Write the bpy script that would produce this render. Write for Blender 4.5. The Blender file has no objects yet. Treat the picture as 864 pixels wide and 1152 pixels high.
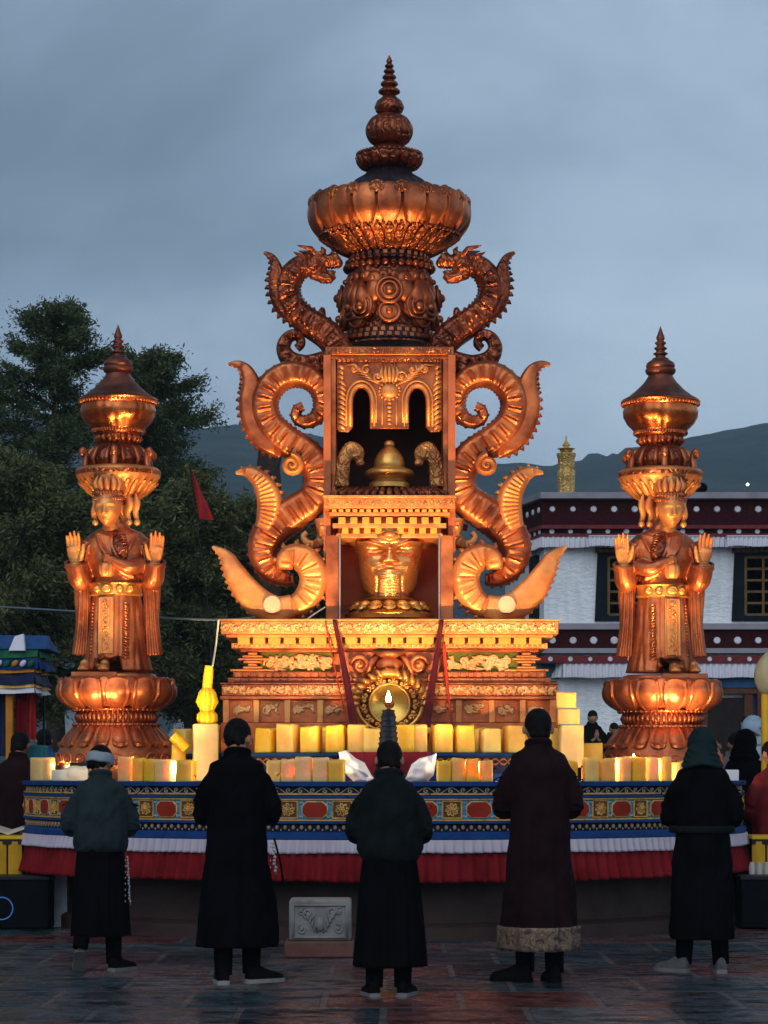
import bpy, bmesh, math, random
import numpy as np
from mathutils import Vector, Matrix, noise as mn
PI = math.pi
SC = bpy.context.scene
COL = SC.collection
CAMY, CAMZ, FP, HZ = -27.0, 1.56, 2876.0, 868.0
def BY(y): return (y + 16.9) * 1.598 - 27.0
rnd = random.Random(7)

def at(px, py, y):
    """world point seen at pixel (px, py) of the photograph when it lies at world depth y"""
    d = y - CAMY
    return Vector(((px - 432) * d / FP, y, CAMZ + (HZ - py) * d / FP))
def wx(px, y): return (px - 432) * (y - CAMY) / FP
def wz(py, y): return CAMZ + (HZ - py) * (y - CAMY) / FP
def wl(n, y): return n * (y - CAMY) / FP

# ------------------------------------------------------------------ mesh builder
class MB:
    def __init__(s): s.v = []; s.f = []; s.m = []
    def add(s, vs, fs, mi=0):
        o = len(s.v)
        s.v.extend([tuple(p) for p in vs])
        s.f.extend([tuple(i + o for i in f) for f in fs])
        s.m.extend([mi] * len(fs))
        return s
    def merge(s, other, fn=None):
        vs = [fn(Vector(p)) for p in other.v] if fn else other.v
        o = len(s.v); s.v.extend([tuple(p) for p in vs])
        s.f.extend([tuple(i + o for i in f) for f in other.f]); s.m.extend(other.m)
        return s
    def box(s, c, d, rz=0.0, mi=0, taper=1.0, rot=None):
        cx, cy, cz = c; hx, hy, hz = d[0] / 2, d[1] / 2, d[2] / 2
        vs = []
        R = rot if rot is not None else Matrix.Rotation(rz, 3, 'Z')
        for z in (-1, 1):
            k = taper if z > 0 else 1.0
            for x, y in ((-1, -1), (1, -1), (1, 1), (-1, 1)):
                p = R @ Vector((x * hx * k, y * hy * k, z * hz))
                vs.append((p.x + cx, p.y + cy, p.z + cz))
        s.add(vs, [(0, 3, 2, 1), (4, 5, 6, 7), (0, 1, 5, 4), (1, 2, 6, 5), (2, 3, 7, 6), (3, 0, 4, 7)], mi)
        return s
    def boxx(s, x0, x1, y0, y1, z0, z1, mi=0):
        return s.box(((x0 + x1) / 2, (y0 + y1) / 2, (z0 + z1) / 2), (abs(x1 - x0), abs(y1 - y0), abs(z1 - z0)), mi=mi)
    def lathe(s, prof, n=48, c=(0, 0, 0), mod=None, mi=0, sub=1, sx=1.0, sy=1.0):
        """prof: (r, z) from bottom to top"""
        if sub > 1: prof = smooth_prof(prof, sub)
        vs = []
        for r, z in prof:
            for i in range(n):
                t = 2 * PI * i / n
                rr = mod(t, z, r) if mod else r
                vs.append((c[0] + rr * math.cos(t) * sx, c[1] + rr * math.sin(t) * sy, c[2] + z))
        fs = []
        for k in range(len(prof) - 1):
            for i in range(n):
                j = (i + 1) % n
                fs.append((k * n + i, k * n + j, (k + 1) * n + j, (k + 1) * n + i))
        fs.append(tuple(reversed(range(n))))
        fs.append(tuple((len(prof) - 1) * n + i for i in range(n)))
        return s.add(vs, fs, mi)
    def ell(s, c, r, n=12, m=8, R=None, mi=0):
        if not hasattr(r, '__len__'): r = (r, r, r)
        vs = []
        for k in range(1, m):
            ph = PI * k / m
            for i in range(n):
                t = 2 * PI * i / n
                p = Vector((r[0] * math.sin(ph) * math.cos(t), r[1] * math.sin(ph) * math.sin(t), -r[2] * math.cos(ph)))
                if R is not None: p = R @ p
                vs.append((p.x + c[0], p.y + c[1], p.z + c[2]))
        b = Vector((0, 0, -r[2])); t_ = Vector((0, 0, r[2]))
        if R is not None: b = R @ b; t_ = R @ t_
        vs.append((b.x + c[0], b.y + c[1], b.z + c[2])); vs.append((t_.x + c[0], t_.y + c[1], t_.z + c[2]))
        nb = (m - 1) * n
        fs = []
        for k in range(m - 2):
            for i in range(n):
                j = (i + 1) % n
                fs.append((k * n + i, k * n + j, (k + 1) * n + j, (k + 1) * n + i))
        for i in range(n):
            j = (i + 1) % n
            fs.append((j, i, nb)); fs.append(((m - 2) * n + i, (m - 2) * n + j, nb + 1))
        return s.add(vs, fs, mi)
    def tube(s, pts, rad, n=8, mi=0, flat=None, closed=False):
        """flat=(a, b, axis): cross-section squashed along a fixed axis vector"""
        pts = [Vector(p) for p in pts]; N = len(pts)
        if not hasattr(rad, '__len__'): rad = [rad] * N
        if len(rad) != N: rad = [np.interp(i / (N - 1), np.linspace(0, 1, len(rad)), rad) for i in range(N)]
        vs = []
        up = None
        for i in range(N):
            if closed: t = pts[(i + 1) % N] - pts[i - 1]
            else: t = pts[min(i + 1, N - 1)] - pts[max(i - 1, 0)]
            if t.length < 1e-9: t = Vector((0, 0, 1))
            t.normalize()
            if flat is not None:
                a = Vector(flat[2]); u = t.cross(a)
                if u.length < 1e-6: u = t.orthogonal()
                u.normalize(); w = a.normalized()
                ka, kb = flat[0], flat[1]
            else:
                if up is None: up = t.orthogonal().normalized()
                u = up - t * up.dot(t)
                if u.length < 1e-6: u = t.orthogonal()
                u.normalize(); up = u; w = t.cross(u); ka = kb = 1.0
            for k in range(n):
                q = 2 * PI * k / n
                p = pts[i] + u * (math.cos(q) * rad[i] * ka) + w * (math.sin(q) * rad[i] * kb)
                vs.append(tuple(p))
        fs = []
        M = N if closed else N - 1
        for i in range(M):
            for k in range(n):
                a0 = i * n + k; a1 = i * n + (k + 1) % n
                b0 = ((i + 1) % N) * n + k; b1 = ((i + 1) % N) * n + (k + 1) % n
                fs.append((a0, a1, b1, b0))
        if not closed:
            fs.append(tuple(reversed(range(n)))); fs.append(tuple((N - 1) * n + k for k in range(n)))
        return s.add(vs, fs, mi)
    def prism(s, poly, y0, y1, mi=0):
        """poly: (x, z) outline, extruded between y0 and y1"""
        n = len(poly)
        vs = [(x, y0, z) for x, z in poly] + [(x, y1, z) for x, z in poly]
        fs = [tuple(range(n)), tuple(reversed(range(n, 2 * n)))]
        for i in range(n):
            j = (i + 1) % n
            fs.append((i, i + n, j + n, j))
        return s.add(vs, fs, mi)
    def loft(s, rings, mi=0, caps=True):
        n = len(rings[0]); vs = [p for r in rings for p in r]; fs = []
        for k in range(len(rings) - 1):
            for i in range(n):
                j = (i + 1) % n
                fs.append((k * n + i, k * n + j, (k + 1) * n + j, (k + 1) * n + i))
        if caps:
            fs.append(tuple(reversed(range(n)))); fs.append(tuple((len(rings) - 1) * n + i for i in range(n)))
        return s.add(vs, fs, mi)
    def grid(s, fn, nu, nv, mi=0, flip=False):
        vs = [fn(i / nu, j / nv) for j in range(nv + 1) for i in range(nu + 1)]
        fs = []
        for j in range(nv):
            for i in range(nu):
                a = j * (nu + 1) + i
                q = (a, a + 1, a + nu + 2, a + nu + 1)
                fs.append(tuple(reversed(q)) if flip else q)
        return s.add(vs, fs, mi)

def smooth_prof(prof, sub):
    pts = [Vector((p[0], p[1])) for p in prof]; out = []
    for i in range(len(pts) - 1):
        p0 = pts[max(i - 1, 0)]; p1 = pts[i]; p2 = pts[i + 1]; p3 = pts[min(i + 2, len(pts) - 1)]
        for k in range(sub):
            t = k / sub
            q = 0.5 * ((2 * p1) + (p2 - p0) * t + (2 * p0 - 5 * p1 + 4 * p2 - p3) * t * t + (3 * p1 - p0 - 3 * p2 + p3) * t ** 3)
            out.append((max(q.x, 0.0005), q.y))
    out.append((pts[-1].x, pts[-1].y))
    return out
def spline(pts, sub=8):
    pts = [Vector(p) for p in pts]; out = []
    for i in range(len(pts) - 1):
        p0 = pts[max(i - 1, 0)]; p1 = pts[i]; p2 = pts[i + 1]; p3 = pts[min(i + 2, len(pts) - 1)]
        for k in range(sub):
            t = k / sub
            out.append(0.5 * ((2 * p1) + (p2 - p0) * t + (2 * p0 - 5 * p1 + 4 * p2 - p3) * t * t + (3 * p1 - p0 - 3 * p2 + p3) * t ** 3))
    out.append(pts[-1].copy())
    return out
def resample(pts, step):
    pts = [Vector(p) for p in pts]; L = [0.0]
    for a, b in zip(pts, pts[1:]): L.append(L[-1] + (b - a).length)
    n = max(3, int(L[-1] / step)); out = []; k = 0
    for i in range(n + 1):
        t = L[-1] * i / n
        while k < len(L) - 2 and L[k + 1] < t: k += 1
        q = (t - L[k]) / max(L[k + 1] - L[k], 1e-9)
        out.append(pts[k].lerp(pts[k + 1], min(max(q, 0), 1)))
    return out

def raw_mesh(name, mb):
    me = bpy.data.meshes.new(name)
    me.from_pydata(mb.v, [], mb.f)
    if any(mb.m): me.polygons.foreach_set('material_index', mb.m)
    return me
def shade(me, ang):
    if ang is None: return
    me.polygons.foreach_set('use_smooth', [True] * len(me.polygons))
    if ang < 179: me.set_sharp_from_angle(angle=math.radians(ang))
OFF = {}
def build(name, mb, mat, parent=None, ang=40, off=None, bevel=0.0, remesh=0.0, smooth_it=0, decimate=None, local=False):
    """link a builder as ONE object; vertices are in world coordinates unless local"""
    o_ = Vector((0, 0, 0)) if local else (OFF.get(parent.name, Vector((0, 0, 0))) if parent else (Vector(off) if off else Vector((0, 0, 0))))
    if o_.length > 0: mb.v = [(p[0] - o_.x, p[1] - o_.y, p[2] - o_.z) for p in mb.v]
    me = raw_mesh(name, mb)
    if remesh > 0: me = do_remesh(me, remesh, smooth_it, name)
    me.validate()
    bm = bmesh.new(); bm.from_mesh(me)
    bmesh.ops.recalc_face_normals(bm, faces=bm.faces); bm.to_mesh(me); bm.free()
    shade(me, ang)
    for m in (mat if isinstance(mat, (list, tuple)) else [mat]): me.materials.append(m)
    o = bpy.data.objects.new(name, me); COL.objects.link(o)
    if parent: o.parent = parent; OFF[o.name] = OFF.get(parent.name, Vector((0, 0, 0)))
    elif off: o.location = off; OFF[o.name] = Vector(off)
    if bevel > 0:
        b = o.modifiers.new('bevel', 'BEVEL'); b.width = bevel; b.segments = 2; b.limit_method = 'ANGLE'; b.angle_limit = math.radians(50)
    return o
def do_remesh(me, vox, sm, name):
    o = bpy.data.objects.new('tmp', me); COL.objects.link(o)
    m = o.modifiers.new('r', 'REMESH'); m.mode = 'VOXEL'; m.voxel_size = vox; m.adaptivity = 0.0
    if sm:
        s_ = o.modifiers.new('s', 'SMOOTH'); s_.factor = 0.5; s_.iterations = sm
    dg = bpy.context.evaluated_depsgraph_get(); dg.update()
    me2 = bpy.data.meshes.new_from_object(o.evaluated_get(dg)); me2.name = name
    bpy.data.objects.remove(o); bpy.data.meshes.remove(me)
    return me2
def thing(name, label, cat, loc=(0, 0, 0), rz=0.0, group=None):
    o = bpy.data.objects.new(name, None); COL.objects.link(o)
    o.empty_display_size = 0.2
    o.location = loc; o.rotation_euler = (0, 0, rz); OFF[o.name] = Vector(loc)
    o['label'] = label; o['category'] = cat
    if group: o['group'] = group
    return o
def tag(o, label, cat, group=None, kind=None):
    if label: o['label'] = label
    if cat: o['category'] = cat
    if group: o['group'] = group
    if kind: o['kind'] = kind
    return o
def structure(o): o['kind'] = 'structure'; return o
def copy_tree(o, parent=None):
    c = o.copy(); COL.objects.link(c); c.parent = parent
    for ch in [x for x in COL.objects if x.parent == o]: copy_tree(ch, c)
    return c

# ------------------------------------------------------------------ materials
def nt(name):
    m = bpy.data.materials.new(name); m.use_nodes = True
    return m, m.node_tree.nodes, m.node_tree.links, m.node_tree.nodes['Principled BSDF']
def ramp(N, L, src, stops):
    r = N.new('ShaderNodeValToRGB'); e = r.color_ramp.elements
    while len(e) < len(stops): e.new(0.5)
    for k, (p, c) in enumerate(stops):
        e[k].position = p; e[k].color = (c[0], c[1], c[2], 1) if hasattr(c, '__len__') else (c, c, c, 1)
    L.new(src, r.inputs[0]); return r.outputs[0]
def coords(N, L, kind='Object', scale=(1, 1, 1)):
    tc = N.new('ShaderNodeTexCoord'); mp = N.new('ShaderNodeMapping'); mp.inputs['Scale'].default_value = scale
    L.new(tc.outputs[kind], mp.inputs[0]); return mp.outputs[0]
def noisen(N, L, co, sc, det=4, rough=0.55, dist=0.0):
    n = N.new('ShaderNodeTexNoise'); n.inputs['Scale'].default_value = sc; n.inputs['Detail'].default_value = det
    n.inputs['Roughness'].default_value = rough; n.inputs['Distortion'].default_value = dist
    L.new(co, n.inputs['Vector']); return n
def bumpn(N, L, h, st, dist, prev=None):
    b = N.new('ShaderNodeBump'); b.inputs['Strength'].default_value = st; b.inputs['Distance'].default_value = dist
    L.new(h, b.inputs['Height'])
    if prev: L.new(prev, b.inputs['Normal'])
    return b.outputs[0]
def simple(name, col, rough=0.6, metal=0.0, var=0.25, sc=6.0, bump=0.15, bd=0.004, bs=60, col2=None, spec=0.2, sheen=0.0, rvar=0.12):
    m, N, L, P = nt(name)
    co = coords(N, L)
    n = noisen(N, L, co, sc, 5)
    c2 = col2 if col2 else tuple(c * (1 - var) for c in col)
    c3 = tuple(min(1, c * (1 + var * 0.5)) for c in col)
    L.new(ramp(N, L, n.outputs[0], [(0.3, c2), (0.5, col), (0.72, c3)]), P.inputs['Base Color'])
    n2 = noisen(N, L, co, bs, 4)
    L.new(ramp(N, L, n.outputs[0], [(0.3, min(1, rough + rvar)), (0.7, max(0, rough - rvar))]), P.inputs['Roughness'])
    P.inputs['Metallic'].default_value = metal
    P.inputs['Specular IOR Level'].default_value = spec
    if sheen: P.inputs['Sheen Weight'].default_value = sheen
    L.new(bumpn(N, L, n2.outputs[0], bump, bd), P.inputs['Normal'])
    return m
def carvedm(name, col, col2, rough=0.4, metal=0.7, vs=22, vd=0.012, st=0.7, dark=None):
    """cast or carved metal: chased relief as bump, tarnish as irregular colour"""
    m, N, L, P = nt(name)
    co = coords(N, L)
    n = noisen(N, L, co, 3.2, 6, 0.6)
    L.new(ramp(N, L, n.outputs[0], [(0.28, dark or tuple(c * 0.5 for c in col2)), (0.45, col2), (0.62, col)]), P.inputs['Base Color'])
    P.inputs['Metallic'].default_value = metal
    n3 = noisen(N, L, co, 9, 3)
    L.new(ramp(N, L, n3.outputs[0], [(0.3, rough + 0.16), (0.7, rough - 0.08)]), P.inputs['Roughness'])
    b = None
    if vs:
        nd = noisen(N, L, co, vs * 0.4, 2)
        mx = N.new('ShaderNodeMixRGB'); mx.inputs[0].default_value = 0.12; L.new(co, mx.inputs[1]); L.new(nd.outputs['Color'], mx.inputs[2])
        v = N.new('ShaderNodeTexVoronoi'); v.feature = 'SMOOTH_F1'; v.inputs['Scale'].default_value = vs
        L.new(mx.outputs[0], v.inputs['Vector'])
        w = N.new('ShaderNodeMath'); w.operation = 'SINE'
        mu = N.new('ShaderNodeMath'); mu.operation = 'MULTIPLY'; mu.inputs[1].default_value = 14.0
        L.new(v.outputs['Distance'], mu.inputs[0]); L.new(mu.outputs[0], w.inputs[0])
        b = bumpn(N, L, w.outputs[0], st, vd)
    n2 = noisen(N, L, co, 55, 4)
    L.new(bumpn(N, L, n2.outputs[0], 0.25, 0.006, b), P.inputs['Normal'])
    return m
def emis(name, col, st):
    m, N, L, P = nt(name)
    P.inputs['Base Color'].default_value = (*col, 1); P.inputs['Emission Color'].default_value = (*col, 1); P.inputs['Emission Strength'].default_value = st
    return m

M = {}
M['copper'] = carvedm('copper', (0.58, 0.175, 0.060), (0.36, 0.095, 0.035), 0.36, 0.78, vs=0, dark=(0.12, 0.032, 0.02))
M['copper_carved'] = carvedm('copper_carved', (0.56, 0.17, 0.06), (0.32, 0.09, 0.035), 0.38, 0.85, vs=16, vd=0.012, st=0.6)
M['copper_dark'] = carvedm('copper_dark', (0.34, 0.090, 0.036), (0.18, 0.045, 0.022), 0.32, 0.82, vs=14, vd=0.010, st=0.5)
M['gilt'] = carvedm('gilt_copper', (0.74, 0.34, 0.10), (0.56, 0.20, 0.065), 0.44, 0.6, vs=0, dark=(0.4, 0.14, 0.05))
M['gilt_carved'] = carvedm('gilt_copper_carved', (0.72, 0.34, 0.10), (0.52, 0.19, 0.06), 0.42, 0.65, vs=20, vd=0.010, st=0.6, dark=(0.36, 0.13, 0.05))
M['gold_smooth'] = simple('polished_gold', (0.80, 0.47, 0.10), 0.28, 0.85, 0.1, 4, 0.05)
M['vgold'] = simple('polished_copper_gold', (0.74, 0.33, 0.11), 0.27, 0.9, 0.2, 4, 0.08, 0.004, 40)
M['boss'] = simple('pale_pink_boss', (0.70, 0.36, 0.24), 0.5)
M['gold'] = carvedm('gold', (0.80, 0.43, 0.10), (0.62, 0.28, 0.06), 0.32, 0.8, vs=0, dark=(0.5, 0.22, 0.05))
M['cream_gilt'] = carvedm('pale_gilt', (0.80, 0.46, 0.20), (0.64, 0.32, 0.12), 0.5, 0.25, vs=0, dark=(0.5, 0.22, 0.08))
M['block_gilt'] = simple('block_gilt', (0.60, 0.30, 0.055), 0.5, 0.2, 0.15, 9)
M['lacquer'] = simple('red_brown_lacquer', (0.42, 0.12, 0.05), 0.45, 0.2, 0.3, 5)
M['void'] = simple('shade_black', (0.018, 0.012, 0.012), 0.7)  # near-black that stands for the shade in the door opening
M['shade_brown'] = simple('shade_darkened_brown_wood', (0.055, 0.018, 0.010), 0.7)  # brown wood darkened by the shade inside the upper cabinet
M['patina'] = simple('dark_patina', (0.045, 0.035, 0.045), 0.4, 0.6, 0.4, 5)
M['olive'] = simple('olive_panel', (0.12, 0.13, 0.015), 0.6)
M['navy'] = simple('navy_paint', (0.007, 0.012, 0.055), 0.6, spec=.2)
M['blue'] = simple('blue_paint', (0.008, 0.045, 0.17), 0.7, spec=.15)
M['turq'] = simple('turquoise_paint', (0.03, 0.24, 0.42), 0.6, var=0.45, sc=16, spec=.2)
M['redp'] = simple('red_paint', (0.27, 0.022, 0.010), 0.7, spec=.15)
M['ochre'] = simple('ochre_relief', (0.60, 0.33, 0.09), 0.5, 0.15, 0.45, 18)
M['ochre_dk'] = simple('brown_relief_ground', (0.12, 0.05, 0.02), 0.6)
M['pink'] = simple('pinkish_paint', (0.45, 0.27, 0.22), 0.6)
M['stone_red'] = simple('red_brown_stone', (0.046, 0.026, 0.023), 0.55, 0, 0.35, 2.2, 0.4, 0.01, 20)
M['stone_grey'] = simple('grey_carved_stone', (0.24, 0.23, 0.22), 0.7, 0, 0.4, 6, 0.5, 0.008, 45)
M['stone_pink'] = simple('red_stone_slab', (0.15, 0.06, 0.05), 0.6, 0, 0.35, 6, 0.4, 0.008, 30)
M['white_cloth'] = simple('white_cloth', (0.68, 0.66, 0.72), 0.8, 0, 0.08, 8, 0.15, 0.004, 30)
M['lilac_cloth'] = simple('pale_pink_pleated_cloth', (0.46, 0.40, 0.47), 0.8, 0, 0.1, 5)
M['red_cloth'] = simple('red_cloth', (0.16, 0.003, 0.006), 0.85, 0, 0.45, 3, 0.2, 0.004, 40, spec=0.2)
M['crimson'] = simple('crimson_silk', (0.07, 0.005, 0.012), 0.45, 0, 0.3, 6)
M['crimson_robe'] = simple('deep_red_robe_cloth', (0.10, 0.006, 0.008), 0.85)
M['crimson_br'] = simple('crimson_cover_cloth', (0.22, 0.008, 0.018), 0.6, 0, 0.2, 6)
M['thread_red'] = simple('red_cord', (0.36, 0.03, 0.012), 0.6)
M['black_cloth'] = simple('black_wool', (0.0035, 0.0035, 0.0045), 0.95, 0, 0.4, 7, 0.35, 0.004, 90, spec=0.02)
M['black_green'] = simple('greenish_black_wool', (0.0045, 0.007, 0.0075), 0.9, 0, 0.4, 7, 0.35, 0.004, 90, spec=0.12)
M['teal_cloth'] = simple('dark_teal_fleece', (0.015, 0.026, 0.029), 0.9, 0, 0.3, 9, 0.5, 0.005, 70, spec=0.15)
M['maroon'] = simple('maroon_wool', (0.012, 0.0030, 0.0045), 0.9, 0, 0.3, 7, 0.35, 0.004, 80, spec=0.12)
M['hoodgreen'] = simple('dark_green_hood_cloth', (0.007, 0.019, 0.021), 0.9, 0, 0.3, 7, 0.5, 0.006, 50, spec=0.15)
M['hair'] = simple('black_hair', (0.004, 0.0035, 0.0035), 0.75, 0, 0.4, 20, 0.7, 0.004, 160, spec=0.12)
M['greyhat'] = simple('grey_knit_cap', (0.25, 0.28, 0.32), 0.9, 0, 0.15, 10, 0.6, 0.005, 90)
M['skin'] = simple('skin', (0.36, 0.17, 0.10), 0.5, 0, 0.15, 12, 0.1, 0.002, 80)
M['shoe'] = simple('black_shoe', (0.005, 0.0045, 0.005), 0.85, 0, 0.3, 12, spec=0.04)
M['shoe_grey'] = simple('grey_sneaker', (0.09, 0.09, 0.10), 0.7, 0, 0.4, 14)
M['sole'] = simple('pale_sole', (0.16, 0.155, 0.15), 0.6)
M['plastic_blk'] = simple('black_plastic', (0.004, 0.005, 0.006), 0.6, spec=.04)
M['metal_blk'] = simple('black_metal', (0.012, 0.012, 0.014), 0.5, 0.0, spec=.2)
M['yellow_cloth'] = simple('yellow_cloth', (0.52, 0.28, 0.015), 0.7, 0, 0.25, 6)
M['yellow_wood'] = simple('yellow_painted_wood', (0.72, 0.42, 0.02), 0.45, 0, 0.15, 6)
M['paper'] = simple('paper', (0.6, 0.5, 0.42), 0.8)
M['capstone'] = simple('grey_lilac_capstone', (0.30, 0.27, 0.30), 0.8, 0, 0.2, 3)
M['maroon_frieze'] = simple('maroon_twig_frieze', (0.045, 0.008, 0.010), 0.95, 0, 0.4, 14, 0.9, 0.02, 90, spec=.1)
M['red_trim'] = simple('red_wood_trim', (0.16, 0.02, 0.025), 0.6)
M['white_dot'] = simple('white_painted_disc', (0.7, 0.7, 0.72), 0.7)
M['frame_blk'] = simple('black_blue_window_surround', (0.006, 0.010, 0.014), 0.7, spec=.1)
M['lattice'] = simple('brown_lattice_wood', (0.14, 0.08, 0.03), 0.6)
M['teal_door'] = simple('teal_painted_wood', (0.02, 0.10, 0.11), 0.6)
M['bluebeam'] = simple('blue_painted_beam', (0.02, 0.08, 0.19), 0.6)
M['rust_wood'] = simple('rust_brown_wood', (0.10, 0.035, 0.02), 0.6)
M['finial_gold'] = carvedm('finial_gold', (0.75, 0.5, 0.16), (0.55, 0.33, 0.1), 0.4, 0.6, vs=14, vd=0.02, st=0.5)
M['cable'] = simple('grey_cable', (0.12, 0.16, 0.2), 0.6)
M['cord_white'] = simple('white_cord', (0.7, 0.65, 0.5), 0.7)
M['bark'] = simple('bark', (0.045, 0.032, 0.024), 0.9, 0, 0.4, 8, 0.9, 0.03, 18)
M['tent'] = simple('pale_tent_canvas', (0.40, 0.46, 0.52), 0.8, 0, 0.1, 2)
M['cap_lamp'] = emis('flame', (1.0, 0.62, 0.22), 40)
M['stall_blue'] = simple('stall_blue_cloth', (0.02, 0.07, 0.20), 0.75)
M['stall_green'] = simple('stall_green_cloth', (0.015, 0.12, 0.06), 0.75)
M['stall_orange'] = simple('orange_cloth', (0.55, 0.20, 0.02), 0.75)
M['red_bright'] = simple('bright_red_cloth', (0.42, 0.02, 0.02), 0.75)
M['palehood'] = simple('pale_blue_hood_cloth', (0.36, 0.48, 0.58), 0.85)
M['bluejacket'] = simple('blue_jacket_cloth', (0.02, 0.07, 0.18), 0.8)
M['greyjacket'] = simple('grey_jacket_cloth', (0.14, 0.13, 0.14), 0.85)
M['ivory'] = simple('ivory_cloth', (0.42, 0.37, 0.22), 0.7)

def wax(name, col, tr=0.45):
    m, N, L, P = nt(name)
    co = coords(N, L); oi = N.new('ShaderNodeObjectInfo')
    n = noisen(N, L, co, 7, 3)
    c = ramp(N, L, n.outputs[0], [(0.3, tuple(x * 0.82 for x in col)), (0.65, col)])
    hs = N.new('ShaderNodeHueSaturation'); L.new(c, hs.inputs['Color'])
    a = N.new('ShaderNodeMapRange'); a.inputs['To Min'].default_value = 0.982; a.inputs['To Max'].default_value = 1.002
    L.new(oi.outputs['Random'], a.inputs[0])
    h2 = N.new('ShaderNodeMath'); h2.operation = 'SUBTRACT'; L.new(a.outputs[0], h2.inputs[0]); h2.inputs[1].default_value = 0.5
    L.new(h2.outputs[0], hs.inputs['Hue'])
    s2 = N.new('ShaderNodeMapRange'); s2.inputs['To Min'].default_value = 0.82; s2.inputs['To Max'].default_value = 1.05
    L.new(oi.outputs['Random'], s2.inputs[0]); L.new(s2.outputs[0], hs.inputs['Saturation'])
    L.new(hs.outputs[0], P.inputs['Base Color']); P.inputs['Roughness'].default_value = 0.42
    P.inputs['Subsurface Weight'].default_value = 1.0; P.inputs['Subsurface Radius'].default_value = (1.0, 0.72, 0.14); P.inputs['Subsurface Scale'].default_value = 0.13
    t = N.new('ShaderNodeBsdfTranslucent'); L.new(hs.outputs[0], t.inputs[0])
    mx = N.new('ShaderNodeMixShader'); mx.inputs[0].default_value = tr
    out = [x for x in N if x.type == 'OUTPUT_MATERIAL'][0]
    L.new(P.outputs[0], mx.inputs[1]); L.new(t.outputs[0], mx.inputs[2]); L.new(mx.outputs[0], out.inputs[0])
    n2 = noisen(N, L, co, 30, 3); L.new(bumpn(N, L, n2.outputs[0], 0.25, 0.004), P.inputs['Normal'])
    return m
M['wax'] = wax('butter_wax', (0.84, 0.465, 0.03), 0.0)
M['wax_pale'] = wax('pale_butter_wax', (0.84, 0.55, 0.115), 0.0)

def brocade(name):
    m, N, L, P = nt(name); co = coords(N, L, scale=(1, 1, 1))
    n = noisen(N, L, co, 16, 2, 0.5, 1.5)
    L.new(ramp(N, L, n.outputs[0], [(0.42, (0.04, 0.015, 0.012)), (0.49, (0.20, 0.13, 0.075)), (0.55, (0.07, 0.025, 0.018)), (0.62, (0.22, 0.15, 0.09))]), P.inputs['Base Color'])
    P.inputs['Roughness'].default_value = 0.5
    return m
M['brocade'] = brocade('gold_brocade')
def plaster():
    m, N, L, P = nt('white_limewash'); co = coords(N, L)
    n = noisen(N, L, co, 1.2, 5); v = noisen(N, L, coords(N, L, scale=(3, 3, 0.35)), 2.5, 4)
    mx = N.new('ShaderNodeMixRGB'); mx.blend_type = 'MULTIPLY'; mx.inputs[0].default_value = 0.7
    L.new(ramp(N, L, n.outputs[0], [(0.3, (0.76, 0.78, 0.81)), (0.7, (0.88, 0.89, 0.91))]), mx.inputs[1])
    L.new(ramp(N, L, v.outputs[0], [(0.3, (0.82, 0.80, 0.80)), (0.55, (1, 1, 1))]), mx.inputs[2])
    L.new(mx.outputs[0], P.inputs['Base Color']); P.inputs['Roughness'].default_value = 0.9
    n2 = noisen(N, L, coords(N, L, scale=(1, 1, 2.2)), 5.5, 5, 0.55)
    L.new(bumpn(N, L, n2.outputs[0], 0.6, 0.07), P.inputs['Normal'])
    return m
M['plaster'] = plaster()
def foliage(name, c0, c1, c2):
    m, N, L, P = nt(name)
    a = N.new('ShaderNodeAttribute'); a.attribute_name = 'tone'; a.attribute_type = 'GEOMETRY'
    col = ramp(N, L, a.outputs['Fac'], [(0.0, c0), (0.5, c1), (1.0, c2)])
    L.new(col, P.inputs['Base Color']); P.inputs['Roughness'].default_value = 0.65; P.inputs['Specular IOR Level'].default_value = 0.3
    t = N.new('ShaderNodeBsdfTranslucent'); L.new(col, t.inputs[0])
    mx = N.new('ShaderNodeMixShader'); mx.inputs[0].default_value = 0.2
    out = [x for x in N if x.type == 'OUTPUT_MATERIAL'][0]
    L.new(P.outputs[0], mx.inputs[1]); L.new(t.outputs[0], mx.inputs[2]); L.new(mx.outputs[0], out.inputs[0])
    return m
M['leaf'] = foliage('dark_conifer_foliage', (0.032, 0.050, 0.022), (0.066, 0.092, 0.036), (0.120, 0.150, 0.055))
M['leaf2'] = foliage('willow_foliage', (0.034, 0.048, 0.018), (0.085, 0.100, 0.034), (0.18, 0.18, 0.06))
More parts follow.
